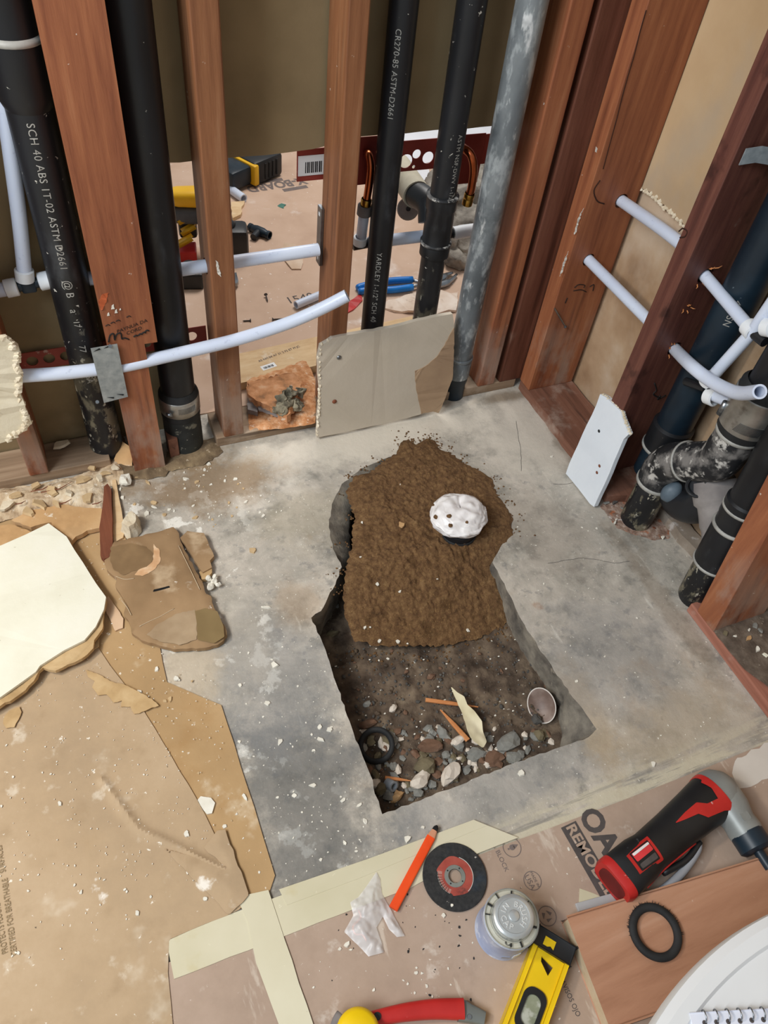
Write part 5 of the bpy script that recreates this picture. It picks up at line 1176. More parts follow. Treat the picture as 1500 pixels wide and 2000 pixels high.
pts = [cr_ + V((math.cos(a) * .0385, math.sin(a) * .0385, 0)) for a in np.linspace(0, 2 * math.pi, n_seg, endpoint=False)]
def torus(bm, pts, r, seg=12, flatz=1.0):
    n = len(pts); c = sum(pts, V()) / n; rings = []
    for p in pts:
        o = (p - c).normalized(); rings.append([bm.verts.new(p + o * math.cos(2 * math.pi * k / seg) * r + V((0, 0, 1)) * math.sin(2 * math.pi * k / seg) * r * flatz) for k in range(seg)])
    for i in range(n):
        a, e = rings[i], rings[(i + 1) % n]
        for k in range(seg): bm.faces.new((a[k], e[k], e[(k + 1) % seg], a[(k + 1) % seg]))
torus(b, pts, .0072, 12, .85); root = thing('rubber_ring', 'black rubber ring with ragged edge lying on the reddish plank', 'ring', cr_ - V((0, 0, .006)))
link('ring', b, M_rubber, root, True)
rn = random.Random(4); b = BM()
for k in range(34):
    a = rn.uniform(-.6, 2.9); p = cr_ + V((math.cos(a), math.sin(a), 0)) * .0452; e = p + V((math.cos(a), math.sin(a), rn.uniform(0, .6))) * rn.uniform(.002, .005); tube(b, [p, e], [.0008, .0003], 5)
link('rubber_burrs', b, M_rubber, root, stuff=True)
# rounded white lid with notebook
zl_ = .40
arc = [FL(*p, zl_) for p in ((1500, 1785), (1420, 1835), (1340, 1910), (1285, 1985))]
A_ = np.array([[2 * p.x, 2 * p.y, 1] for p in arc]); bb = np.array([p.x ** 2 + p.y ** 2 for p in arc]); sol = np.linalg.lstsq(A_, bb, rcond=None)[0]
lc = V((sol[0], sol[1], zl_)); lr = math.sqrt(sol[2] + sol[0] ** 2 + sol[1] ** 2)
root = thing('round_white_surface', 'large rounded white plastic surface with raised rim in the lower right corner', 'plastic lid', V((lc.x, lc.y, .0)))
M_lid = mat('white_plastic', ['#DCDDDD', '#E6E7E7'], 4, rough=.35)
b = BM(); lathe(b, [(0, -.004), (lr * .86, -.004), (lr * .90, -.001), (lr - .032, .001), (lr - .028, .005), (lr - .012, .006), (lr - .002, .001), (lr, -.006), (lr, -.022), (lr - .004, -.026), (0, -.026)], lc, (0, 0, 1), 160); link('lid_panel', b, M_lid, root, True, auto=30)
b = BM(); lathe(b, [(0, 0), (lr * .45, 0), (lr * .4, .05), (lr * .42, .2), (lr * .8, .34), (lr * .85, zl_ - .026), (0, zl_ - .026)], V((lc.x, lc.y, 0)), (0, 0, 1), 64); link('pedestal', b, M_lid, root, True, auto=40)
zn = zl_ + .004
n0, n1 = FL(1352, 1983, zn), FL(1520, 1974, zn); d_ = (n1 - n0).normalized(); v_ = -(V((0, 0, 1)).cross(d_))
root = thing('spiral_notebook', 'spiral notebook with white pages lying on the rounded white lid', 'notebook', n0 + d_ * .06 + v_ * .03)
b = BM(); c_ = n0 + d_ * .075 + v_ * .05; obox(b, c_ + V((0, 0, -.0005)), d_, v_, .078, .052, .003, .0008); link('pages', b, mat('page_white', ['#DDE0EC', '#E6E8F2'], 6, rough=.8, layers=[('#A9B2D6', 30, .62, .66, .4, (.3, 6, 1))]), root)
for k in range(10):
    b = BM(); c_ = n0 + d_ * (.012 + .0148 * k) + v_ * .002 + V((0, 0, .003)); t = [c_ + v_ * (.0065 * math.cos(a)) + V((0, 0, .0065 * math.sin(a))) + d_ * .0022 * (a / 6.28) for a in np.linspace(0, 5.6, 16)]; tube(b, t, .0009, 6); link('wire_loop', b, M_steel, root, True)
    b = BM(); lathe(b, [(0, .0004), (.0028, .0004), (.0028, 0)], n0 + d_ * (.0115 + .0148 * k) + v_ * .0085 + V((0, 0, .0027)), (0, 0, 1), 12); link('punch_hole', b, M_inkd, root)
# red and black right-angle power tool
za = .040
ta, tb = FL(1206, 1716, za), FL(1392, 1556, za); ax_ = (tb - ta).normalized(); sv = V((0, 0, 1)).cross(ax_); up_ = V((0, 0, 1)); TL = (tb - ta).length
root = thing('power_tool', 'red and black cordless right-angle tool with grey gear head, no battery', 'power tool', ta.lerp(tb, .5) - V((0, 0, za - .004)))
def TP(t, s=0, z=0): return ta + ax_ * (TL * t) + sv * s + up_ * z
b = BM(); loft(b, [(TP(-.02), sv, up_, .038, .031, 3.5), (TP(.0), sv, up_, .041, .034, 3.5), (TP(.20), sv, up_, .040, .034, 3.2), (TP(.30), sv, up_, .036, .031, 2.6), (TP(.55), sv, up_, .038, .032, 2.4), (TP(.8), sv, up_, .042, .035, 2.4), (TP(.98), sv, up_, .046, .037, 2.3)], 32); body = link('grip_body', b, M_blk, root, True, auto=45)
b = BM(); loft(b, [(TP(-.055), sv, up_, .037, .031, 3.5), (TP(-.02), sv, up_, .0415, .0345, 3.5), (TP(.005), sv, up_, .0415, .0345, 3.5)], 32); soc = link('battery_socket', b, M_red, root, True, auto=45)
b = BM(); loft(b, [(TP(-.056), sv, up_, .028, .024, 3), (TP(-.050), sv, up_, .028, .024, 3)], 24); link('socket_opening', b, mat('socket_dark_red', ['#5A1512', '#7A1E1A'], 30, rough=.7), soc)
def patch(t0, t1, poly, m, name, lift=.0008, parent=None):
    """panel lying on the top of the tool body; poly in (t, s)"""
    b = BM(); res = []
    def surf(t, s):
        rv = np.interp(t, [0, .2, .3, .55, .8, .98], [.034, .034, .031, .032, .035, .037]); ru = np.interp(t, [0, .2, .3, .55, .8, .98], [.041, .040, .036, .038, .042, .046])
        k = min(.98, abs(s) / ru); e = 2.6; return (1 - k ** e) ** (1 / e) * rv + lift
    sheet(b, poly, .012 if False else .0022, lambda x, y, d: 0.0, 0)
    for q in b.verts:
        t, s = q.co.x / TL, q.co.y; q.co = TP(t, s, surf(t, s))
    return link(name, b, m, parent or root, True)
def TS(lst): return [(t * TL, s) for t, s in lst]
patch(0, 1, TS([(.54, .007), (.66, .010), (.78, .010), (.838, -.003), (.93, -.008), (.95, .012), (.93, .030), (.99, .038), (.99, -.040), (.915, -.030), (.773, -.021), (.73, -.006), (.62, .001)]), M_red, 'red_panel')
lp = patch(0, 1, TS([(.095, .022), (.32, .020), (.305, -.025), (.085, -.021)]), M_red, 'label_frame')
patch(0, 1, TS([(.118, .017), (.295, .0155), (.283, -.020), (.110, -.0165)]), M_blk, 'rating_label', .0014, lp)
patch(0, 1, TS([(.128, .0145), (.287, .013), (.282, -.002), (.124, -.001)]), mat('label_bright_red', ['#D8343A', '#E2484C'], 10, rough=.4), 'rating_label', .0022, lp)
patch(0, 1, TS([(.130, .0140), (.286, .0125), (.285, .0085), (.129, .0095)]), M_white, 'rating_label', .0030, lp)
patch(0, 1, TS([(.126, -.006), (.278, -.007), (.272, -.017), (.122, -.014)]), M_inkd, 'rating_label', .0022, lp)
for k in range(3):
    t = (.42, .47, .52)[k]; b = BM(); s_ = (.012, -.010, .014)[k]; obox(b, TP(t, s_, .0265), ax_, sv, .008, .0016, .002, .0006); link('vent_slot', b, M_rubber, root)
for k in range(4):
    b = BM(); t = .36 + .045 * k; tube(b, smooth_path([TP(t, -.024, .014), TP(t + .02, -.018, .021), TP(t + .03, -.010, .026)], 4), .0012, 6); link('grip_ridge', b, M_rubber, root, True)
gh = TP(1.06, .004, .002)
b = BM(); loft(b, [(TP(.96), sv, up_, .0465, .0375, 2.3), (TP(.99), sv, up_, .0475, .0385, 2.3), (TP(1.0), sv, up_, .0475, .0385, 2.3)], 32); link('red_collar', b, M_red, root, True, auto=45)
M_gear = mat('gear_grey', ['#7E8280', '#8E9290', '#9EA29F'], 12, rough=.45, metal=.25, layers=[('#5C605E', 20, .64, .74, .4)])
hd = (FL(1482, 1672, .03) - FL(1405, 1545, .04)); hd.z = 0; hd.normalize(); hv = V((0, 0, 1)).cross(hd)
h0 = TP(1.06, .012, .002)
b = BM(); loft(b, [(TP(.99), sv, up_, .046, .037, 2.2), (TP(1.04), sv, up_, .047, .038, 2.2), (TP(1.10), sv, up_, .043, .036, 2.2), (TP(1.16), sv, up_, .031, .028, 2), (TP(1.19), sv, up_, .008, .008, 2)], 32)
g1 = link('gear_head', b, M_gear, root, True, auto=50)
b = BM(); s0 = TP(1.07, 0, 0); loft(b, [(s0 - hd * .01, hv, up_, .037, .033, 2.2), (s0 + hd * .035, hv, up_, .036, .034, 2.3), (s0 + hd * .06, hv, up_, .030, .029, 2.3), (s0 + hd * .078, hv, up_, .032, .031, 2.2), (s0 + hd * .085, hv, up_, .031, .030, 2.2)], 30); link('gear_neck', b, M_gear, root, True, auto=50)
b = BM(); loft(b, [(s0 + hd * .083, hv, up_, .0315, .031, 2), (s0 + hd * .112, hv, up_, .0315, .031, 2), (s0 + hd * .118, hv, up_, .024, .024, 2)], 32); link('chuck_collar', b, M_abs_blue, root, True, auto=40)
b = BM(); tube(b, [s0 + hd * .118, s0 + hd * .150], .010, 16); link('spindle', b, M_abs_blue, root, True, auto=40)
b = BM(); loft(b, [(s0 + hd * .06 + up_ * .024, hv, hd, .009, .008, 5), (s0 + hd * .06 + up_ * .030, hv, hd, .009, .008, 5)], 20); link('lock_button', b, M_gear, root, True, auto=30)
lv = [TP(.05, -.046, -.016), TP(.15, -.057, -.014), TP(.4, -.060, -.012), TP(.62, -.050, -.010), TP(.68, -.038, -.008)]
b = BM(); tube(b, smooth_path(lv, 5), .0075, 10); link('paddle_lever', b, mat('lever_grey', ['#8B8E95', '#9DA0A6'], 12, rough=.4), root, True)
b = BM(); tube(b, smooth_path([TP(.12, -.0405, .004), TP(.3, -.037, .006), TP(.62, -.039, .006)], 4), .0016, 6); link('red_seam', b, M_red, root, True)
b = BM(); tube(b, smooth_path([TP(.30, -.040, -.006), TP(.5, -.049, -.006), TP(.68, -.042, -.006)], 4), .006, 8); link('lever_pivot', b, M_blk, root, True)
b = BM(); obox(b, TP(.02, -.048, -.018), ax_, sv, .016, .009, .010, .003); link('lever_foot', b, M_red, root, True, auto=30)
# ------------------------------------------------------------------ bagged drain stub in the sand
bc = FL(893, 1022, .03); root = thing('drain_stub', 'black drain stub wrapped in a white plastic bag, standing in the sand', 'pipe', V((bc.x, bc.y, .0)))
sc_ = FL(888, 1050, .0); b = BM(); lathe(b, [(0, -.06), (.042, -.06), (.042, .030), (.038, .032), (0, .032)], V((bc.x, bc.y - .012, 0)), (0, 0, 1), 36); link('pipe_body', b, M_abs, root, True, auto=40)
b = BM(); bmesh.ops.create_icosphere(b, subdivisions=6, radius=1.0)
cB = V((bc.x + .002, bc.y + .004, .054))
rvec = FL(950, 990, .05) - FL(836, 985, .05); rB = rvec.length / 2
for q in b.verts:
    p = q.co.copy(); a = math.atan2(p.y, p.x); up = max(0, p.z)
    fold_ = abs(math.sin(a * 2 + 2.4 * nz(p, 1.2, 4))) ** .6 * .05 * (1 - abs(p.z) * .6) + .11 * abs(nz(p, 1.7, 7)) + .03 * abs(nz((p.x + p.z, p.y * .3, p.z), 6, 2)) + .012 * abs(nz(p, 14, 5))
    r_ = 1 - fold_ + (.05 if p.z < .2 else 0)
    # gathered centre with a crease running back
    crease = math.exp(-((a - 1.2) / .16) ** 2) * .30 * up + math.exp(-(math.hypot(p.x - .1, p.y - .2) / .25) ** 2) * .28 * up
    q.co = cB + V((p.x * rB * r_, p.y * rB * .92 * r_, p.z * .036 * (r_ - crease) + (.006 * nz(p, 3, 1) if p.z > 0 else 0)))
    if q.co.z < .016: q.co.z = .016 + .004 * nz(p, 4, 3)
M_bagw = mat('bag_white', ['#E3DEDC', '#F0ECEA', '#F6F3F1'], 30, rough=.28, sss=.15)
from mathutils.bvhtree import BVHTree
bag_tree = BVHTree.FromBMesh(b)
bagw = link('plastic_bag', b, M_bagw, root, True)
for k, (a_, c_, s_) in enumerate(((852, 1010, .0065), (846, 986, .004), (877, 1008, .006), (880, 1026, .0055), (912, 1020, .004))):
    b = BM(); p = bag_tree.ray_cast(CAM_LOC, sight(a_, c_).normalized())[0] or FL(a_, c_, .05); stone_bm(b, p, s_, s_, s_ * .7, k, 2); link('sand_crumb', b, M_sand, bagw)
b = BM(); lathe(b, [(.043, -.004), (.0455, -.002), (.0455, .008), (.043, .01)], V((bc.x, bc.y - .012, .006)), (0, 0, 1), 36); link('black_rim', b, M_rubber, root, True)

# ------------------------------------------------------------------ things lying in the bottom of the hole
def hz(px, py, dz=0.0):
    z = -.08
    for _ in range(3):
        p = FL(px, py, z); z = dirt_h(p.x, p.y, 0)
    return FL(px, py, z + dz)
def stone(name, px, py, sx, sy, sz, m, label, cat='stone', group=None, seed=0, rot=0, sub=2, rough=.35, dz=0.0):
    p = hz(px, py, sz * .45 + dz); b = BM(); stone_bm(b, p, sx, sy, sz, seed, sub, rough, rot); return tag(link(name, b, m, smooth=False), label, cat, group)
M_st_grey = mat('stone_grey', ['#6B6A66', '#8A8982', '#A3A199'], 25, rough=.95, bump=.001, bscale=90, layers=[('#A9A69C', 40, .6, .7, .6)])
M_st_dark = mat('stone_dark', ['#3F3C39', '#55524E', '#6A6660'], 25, rough=.95, bump=.001, bscale=90)
M_st_brown = mat('stone_brown', ['#5E4636', '#775A47', '#8E7361'], 25, rough=.95, bump=.001, bscale=90, layers=[('#A2917F', 40, .6, .7, .6)])
M_st_olive = mat('stone_olive', ['#5C5340', '#756A52', '#8B8067'], 25, rough=.95, bump=.001, bscale=90)
M_st_white = mat('stone_white', ['#C9BBAA', '#DCD0C1', '#E8DED2'], 25, rough=.95, bump=.001, bscale=90, layers=[('#A88F78', 30, .62, .72, .6)])
p = hz(735, 1456, .014); rr2 = (hz(771, 1450, .014) - hz(700, 1460, .014)).length / 2 - .006
root = thing('rubber_ring', 'dark rubber ring lying on gravel in the front left corner of the hole', 'ring', p - V((0, 0, .01)))
b = BM(); torus(b, [p + V((math.cos(a) * rr2, math.sin(a) * rr2, .006 * math.sin(a + 1.0))) for a in np.linspace(0, 2 * math.pi, 44, endpoint=False)], .0058, 12, 1.2); link('ring', b, M_rubber, root, True)
# pale cup-shaped cap tilted on the right side
p = hz(1058, 1378, .020); nrm = (V((-.62, -.25, .75))).normalized(); root = thing('cap_shell', 'pale rimmed dirty plastic cup lying tilted against the right side of the hole', 'cup', p - V((0, 0, .02)))
b = BM(); n0 = len(b.verts); lathe(b, [(0, -.016), (.016, -.015), (.026, -.009), (.0325, 0), (.034, .0015), (.0315, .0022), (.024, -.006), (.015, -.011), (0, -.012)], V(), (0, 0, 1), 36)
u_, w_2 = frame_of(nrm)
long_ = V((.2, .9, .2)); long_ = (long_ - nrm * long_.dot(nrm)).normalized(); sh = nrm.cross(long_)
for q in b.verts: q.co = p + long_ * q.co.x * 1.15 + sh * q.co.y * .92 + nrm * q.co.z
link('bowl', b, mat('cup_dirty', ['#5D4A42', '#7C685E', '#9C8B81'], 20, rough=.5, layers=[('#C9BDB3', 14, .6, .74, .5)]), root, True, auto=60)
b = BM(); torus(b, [p + long_ * math.cos(a) * .033 * 1.15 + sh * math.sin(a) * .033 * .92 + nrm * .0016 for a in np.linspace(0, 2 * math.pi, 40, endpoint=False)], .0013, 8); link('rim', b, mat('cup_rim', ['#CFC6BC', '#DED6CD'], 20, rough=.5), root, True)
# folded cream paper
pf = [(880, 1341), (893, 1352), (906, 1362), (913, 1376), (926, 1388), (941, 1408), (944, 1425), (951, 1448), (944, 1461), (934, 1456), (918, 1442), (910, 1418), (904, 1392), (893, 1368)]
def paper_z(x, y, d): return dirt_h(x, y, 0) + .016 + .008 * nz((x, y), 26, 2)
pz = [FL(a, c, -.058) for a, c in pf]
b = BM(); cpap = sum(pz, V()) / len(pz)
sheet(b, rag(pz, .01, .001, 3), .0035, lambda x, y, d: -.062 + .5 * abs((x - cpap.x) * .94 + (y - cpap.y) * .34) * .5 + .003 * nz((x, y), 60, 1), .0012)
tag(link('paper_strip', b, mat('paper_cream', ['#CFC29C', '#DDD2AF', '#E6DCBE'], 14, rough=.85, bump=.0004, bscale=60), smooth=True, auto=50), 'torn folded cream paper strip lying across orange wood slivers in the hole', 'paper')
def sliver(label, p0, p1, w, m=M_shim, z=.010):
    p, q = hz(*p0, z), hz(*p1, z); d_ = (q - p); L = d_.length; d_.normalize(); v_ = V((0, 0, 1)).cross(d_)
    b = BM(); loft(b, [(p, v_, V((0, 0, 1)), w, .0032, 4), (p + d_ * L * .5, v_, V((0, 0, 1)), w * .9, .003, 4), (p + d_ * L, v_, V((0, 0, 1)), w * .25, .0012, 4)], 10)
    return tag(link('wood_sliver', b, m), label, 'wood sliver')
sliver('long orange wood sliver lying level behind the cream paper strip in the hole', (831, 1367), (934, 1381), .0048); sliver('pointed orange wood sliver running under the lower end of the cream paper strip', (914, 1446), (860, 1386), .0055); sliver('short orange wood sliver beside the small grey plastic ring in the hole', (752, 1519), (802, 1525), .0035)
# short grey plastic ring
p = hz(763, 1533, .008); b = BM(); d_ = V((.35, -.75, .55)).normalized(); tube(b, [p - d_ * .010, p + d_ * .010], .0108, 20, inner=.0068); tag(link('tube_ring', b, mat('grey_tube', ['#8B9096', '#A2A7AC'], 10, rough=.5), smooth=True, auto=40), 'short grey plastic tube ring near the front left corner of the hole', 'tube')
# larger stones seen singly
big = [(880, 1510, .030, .016, .012, M_st_white, 'pale jagged plaster stone, right one of the two at the front edge of the hole', .5, 1), (820, 1524, .022, .017, .012, M_st_white, 'pale rounded plaster stone, left one of the two at the front edge of the hole', .4, 2),
       (840, 1457, .026, .014, .011, M_st_brown, 'reddish brown stone between the rubber ring and the cream paper strip', -.4, 3), (832, 1496, .024, .017, .013, M_st_olive, 'olive flat stone behind the two pale plaster stones', -.3, 4),
       (990, 1452, .032, .016, .011, M_st_grey, 'long grey stone right of the cream paper strip', .15, 5), (962, 1482, .022, .018, .010, M_st_brown, 'brown angular stone near the front edge of the hole, below the cream paper', .6, 6),
       (1053, 1436, .013, .015, .012, M_st_olive, 'olive stone below the pale rimmed cup', .2, 7), (1048, 1405, .010, .012, .010, M_st_dark, 'dark stone tucked under the pale rimmed cup', .2, 8),
       (865, 1432, .012, .020, .011, M_st_grey, 'upright grey stone left of the pointed wood sliver', .2, 9), (895, 1446, .018, .009, .008, M_st_white, 'pinkish pale stone under the pointed wood sliver', .2, 10),
       (930, 1470, .022, .012, .009, M_st_grey, 'light grey stone below the lower end of the cream paper strip', -.3, 11), (845, 1432, .009, .009, .008, M_st_grey, 'round light grey pebble left of the upright grey stone', 0, 12),
       (768, 1383, .011, .007, .006, M_st_white, 'white and tan bit left of the long wood sliver', .6, 13), (738, 1476, .012, .007, .006, M_st_olive, 'tan stone inside the dark rubber ring', .7, 14),
       (745, 1540, .014, .012, .010, M_st_olive, 'tan lump in the very front left corner of the hole', .3, 15), (775, 1555, .016, .009, .008, M_gyp_tan, 'tan crumbly lump on the front left edge of the hole', .3, 16), (842, 1322, .011, .007, .007, M_st_brown, 'rusty brown stone in the middle of the dark soil', .1, 17),
       (717, 1375, .010, .006, .006, M_st_grey, 'small grey stone left of the white and tan bit in the hole', .1, 18), (648, 1238, .016, .008, .007, M_st_olive, 'tan stone at the left end of the dark soil', .1, 19), (660, 1183, .008, .005, .004, M_st_grey, 'pale blue grey flake in the dark gap left of the sand', .6, 20), (720, 1413, .022, .010, .008, M_st_brown, 'rusty clod behind the dark rubber ring', 0, 21)]
for (a, c, sx, sy, sz, m, lab, rot, sd_) in big: stone('stone', a, c, sx, sy, sz, m, lab, 'stone', None, sd_, rot, 2, .45)
# grey pebbles and flakes, alike
rn = random.Random(12)
def in_px(px, py, poly): return bool(inside(np.array([float(px)]), np.array([float(py)]), poly)[0])
grav = [(700, 1420), (780, 1425), (830, 1420), (870, 1415), (1070, 1430), (1080, 1455), (960, 1500), (830, 1550), (755, 1582), (735, 1545), (705, 1470)]
ms = [M_st_grey, M_st_grey, M_st_grey, M_st_olive, M_st_brown, M_st_white]
cnt = 0
while cnt < 150:
    a, c = rn.uniform(690, 1080), rn.uniform(1410, 1585)
    if not in_px(a, c, grav): continue
    cnt += 1; s_ = rn.uniform(.005, .014)
    stone('pebble', a, c, s_, s_ * rn.uniform(.5, 1), s_ * .5, rn.choice(ms), 'small loose pebble in the gravel along the front of the hole', 'pebble', 'loose gravel in the front of the hole', cnt, rn.uniform(0, 3), 1, .5)
soilp = [(640, 1245), (700, 1260), (900, 1262), (1000, 1240), (1075, 1345), (1070, 1420), (700, 1420), (660, 1330)]
cnt = 0
while cnt < 70:
    a, c = rn.uniform(630, 1080), rn.uniform(1235, 1425)
    if not in_px(a, c, soilp): continue
    cnt += 1; s_ = rn.uniform(.0035, .007)
    stone('clod', a, c, s_, s_ * rn.uniform(.6, 1), s_ * .7, rn.choice([M_st_dark, M_dirt, M_st_brown, M_dirt]), 'small dark clod on the damp soil of the hole', 'clod', 'clods on the soil of the hole', cnt, rn.uniform(0, 3), 1, .5)
b = BM()
for k in range(900):
    a, c = rn.uniform(630, 1085), rn.uniform(1180, 1590)
    if not (in_px(a, c, soilp) or in_px(a, c, grav)): continue
    s_ = rn.uniform(.0015, .0035); stone_bm(b, hz(a, c, s_ * .4), s_, s_, s_ * .7, k, 1, .5)
tag(link('fine_rubble', b, M_st_dark), 'fine dark grit on the soil of the hole', 'grit', kind='stuff')
b = BM()
for k in range(170):
    a, c = rn.uniform(630, 1085), rn.uniform(1180, 1590)
    if not (in_px(a, c, soilp) or in_px(a, c, grav)): continue
    s_ = rn.uniform(.0012, .003); stone_bm(b, hz(a, c, s_ * .4), s_, s_ * .7, s_ * .6, k, 1, .4)
tag(link('pale_grit', b, M_chipw), 'fine pale plaster grit on the soil of the hole', 'grit', kind='stuff')
# chips on the sand
def sand_z(p): 
    d, _, _ = edge_dist(np.array([p.x]), np.array([p.y]), [(q.x, q.y) for q in spr]); return sand_h(p.x, p.y, float(d[0]))
def on_sand(px, py):
    z = 0
    for _ in range(4):
        p = FL(px, py, z); z = sand_z(p)
    return FL(px, py, z + .0006)
for k, (a, c, r_) in enumerate(((737, 1141, .005), (781, 1156, .0045), (712, 1226, .005), (741, 1252, .006), (777, 1253, .006), (707, 1021, .004), (704, 1088, .003), (854, 1131, .0025), (723, 1225, .003), (782, 946, .003), (758, 1287, .004), (796, 1257, .003), (740, 1290, .003), (914, 1232, .005))):
    b = BM(); chip_bm(b, on_sand(a, c), r_, r_ * .5, k, 1.2); tag(link('plaster_crumb', b, M_chipw), 'white plaster crumb lying on the brown sand heap', 'crumb', 'white crumbs on the sand')
b = BM(); chip_bm(b, on_sand(784, 1026), .0105, .004, 9, 1.0); tag(link('tan_flake', b, M_gyp_tan), 'tan flake lying on the sand left of the white bag', 'flake')

# ------------------------------------------------------------------ broken drywall on the left
def slab_piece(name, px, z, t, m, label, cat='fragment', jag=.002, step=.012, seed=1, tilt=(0, 0), parent=None):
    b = BM(); pts = [FL(a, c, z) for a, c in px]; c0_ = sum(pts, V()) / len(pts)
    pts = rag(pts, step, jag, seed) if jag else pts
    for p in pts: p.z = z + (p.x - c0_.x) * tilt[0] + (p.y - c0_.y) * tilt[1]
    prism(b, pts, (0, 0, -t)); return tag(link(name, b, m, parent), label, cat)
M_gyp_edge_b = mat('gypsum_edge_brown', ['#A98A5F', '#BF9F72', '#D0B387'], 20, rough=.95, bump=.001, bscale=50)
wp = [(-60, 1085), (0, 1066), (50, 1044), (95, 1022), (130, 1048), (163, 1100), (188, 1140), (207, 1166), (203, 1190), (187, 1224), (165, 1250), (125, 1270), (78, 1300), (70, 1312), (0, 1362), (-60, 1395)]
root = thing('drywall_board', 'large white painted drywall piece lying on the cardboard at the left edge', 'drywall', FL(80, 1200, .006))
b = BM(); po = rag([FL(a, c, .036) for a, c in wp], .03, .0012, 3); prism(b, po, (0, 0, -.006)); link('painted_face', b, M_gyp_white, root)
bp_ = [(-60, 1090), (0, 1072), (95, 1030), (160, 1100), (208, 1172), (202, 1196), (200, 1228), (184, 1250), (182, 1266), (160, 1286), (132, 1298), (108, 1310), (84, 1304), (66, 1330), (30, 1362), (-60, 1412)]
b = BM(); prism(b, rag([FL(a, c, .029) for a, c in bp_], .010, .002, 7), (0, 0, -.009)); link('torn_back_paper', b, M_gyp_edge_b, root)
b = BM(); prism(b, rag([FL(a, c, .019) for a, c in ((0, 1085), (110, 1050), (195, 1180), (160, 1270), (40, 1320))], .02, .002, 7), (0, 0, -.012)); link('gypsum_core', b, M_gyp_edge, root)
tp1 = [(22, 1015), (60, 996), (125, 985), (165, 992), (198, 993), (211, 1005), (206, 1020), (200, 1030), (170, 1036), (148, 1048), (137, 1063), (118, 1060), (100, 1020), (60, 1030)]
slab_piece('drywall_fragment', tp1, .021, .013, M_gyp_tan, 'flat tan drywall fragment just behind the large white drywall piece', 'fragment', .002, .01, 4)
slab_piece('drywall_fragment', [(-60, 1030), (20, 1024), (52, 1034), (76, 1048), (34, 1074), (0, 1087), (-60, 1100)], .024, .013, M_gyp_tan, 'tan drywall fragment at the left edge touching the large white drywall piece', 'fragment', .002, .01, 6)
# strips standing along the board edge
slab_piece('wood_strip', [(203, 950), (210, 944), (217, 955), (219, 1000), (220, 1060), (213, 1088), (203, 1092), (196, 1085), (194, 1030), (200, 990)], .022, .016, M_brownstrip, 'narrow dark brown wood strip lying across the tan drywall rubble', 'wood', .0008, .02, 4)
slab_piece('wood_strip', [(219, 938), (226, 935), (244, 1035), (240, 1050), (222, 1060)], .010, .006, M_pale, 'narrow pale wood strip along the concrete edge, right of the dark brown strip', 'wood', .0006, .03, 4)
# big brown paper-faced piece
dp = [(208, 1058), (228, 1056), (262, 1048), (300, 1038), (338, 1026), (346, 1034), (362, 1075), (378, 1105), (396, 1138), (402, 1158), (412, 1162), (418, 1185), (428, 1205), (440, 1222), (443, 1236), (436, 1248), (424, 1256), (400, 1262), (340, 1266), (312, 1259), (276, 1249), (256, 1234), (252, 1215), (241, 1198), (246, 1180), (240, 1168), (224, 1142), (228, 1128), (208, 1110), (203, 1092), (214, 1080)]
def dz(x, y, d): return .024 + .006 * nz((x, y), 7, 2) + .0015 * nz((x, y), 40, 3) - .006 * math.exp(-d / .01)
b = BM(); sheet(b, rag([FL(a, c, .022) for a, c in dp], .008, .0015, 5), .0035, dz, .011)
M_brownp = mat('brown_backing', ['#84694A', '#9A7C5A', '#AB8C68'], 5, rough=.95, bump=.0006, bscale=50, layers=[('#CBB393', 8, .56, .7, .7), ('#7B6240', 5, .6, .72, .6), ('#EDE3D2', 14, .66, .76, .7), ('#F3ECDF', 55, .69, .74, .8)])
big_p = link('drywall_fragment', b, M_brownp, None, True, auto=50); tag(big_p, 'large brown paper backed drywall piece lying on the concrete edge', 'fragment')
b = BM(); sheet(b, [FL(a, c, .030) for a, c in ((380, 1190), (400, 1184), (424, 1190), (436, 1218), (438, 1240), (418, 1252), (385, 1246), (384, 1215))], .004, lambda x, y, d: dz(x, y, 1) + .0008, 0); link('worn_patch', b, mat('olive_patch', ['#7C6743', '#8A744E'], 8, rough=.95), big_p, True)
b = BM(); pr_ = [(300, 1150), (330, 1143), (332, 1146), (318, 1150), (298, 1155)]; sheet(b, [FL(a, c, .028) for a, c in pr_], .002, lambda x, y, d: dz(x, y, 1) + .0006, 0); link('slit', b, M_dark, big_p, True)
M_crease = mat('crease_pale', ['#BFA888', '#CDB99C'], 20, rough=.95)
def mark(px, m, name, lift=.0006, res=.003):
    b = BM(); sheet(b, rag([FL(a, c, .028) for a, c in px], .006, .0014, 4), res, lambda x, y, d: dz(x, y, 1) + lift, 0); link(name, b, m, big_p, True)
mark([(216, 1066), (250, 1060), (285, 1066), (300, 1082), (296, 1100), (280, 1110), (262, 1114), (240, 1122), (222, 1112), (214, 1092)], mat('paper_dark', ['#7B6143', '#8E7250'], 22, rough=.95), 'worn_patch')
mark([(300, 1060), (312, 1074), (313, 1094), (300, 1112), (278, 1124), (262, 1122), (270, 1112), (286, 1106), (297, 1096), (300, 1080)], mat('paper_orange', ['#C49468', '#D5AA80', '#E6CBA9'], 40, rough=.95), 'torn_scar', .0010, .0022)
mark([(310, 1215), (345, 1196), (380, 1188), (384, 1215), (384, 1246), (350, 1258), (310, 1250), (285, 1238)], mat('paper_pale', ['#9C8365', '#B29A7C'], 22, rough=.95), 'pale_patch')
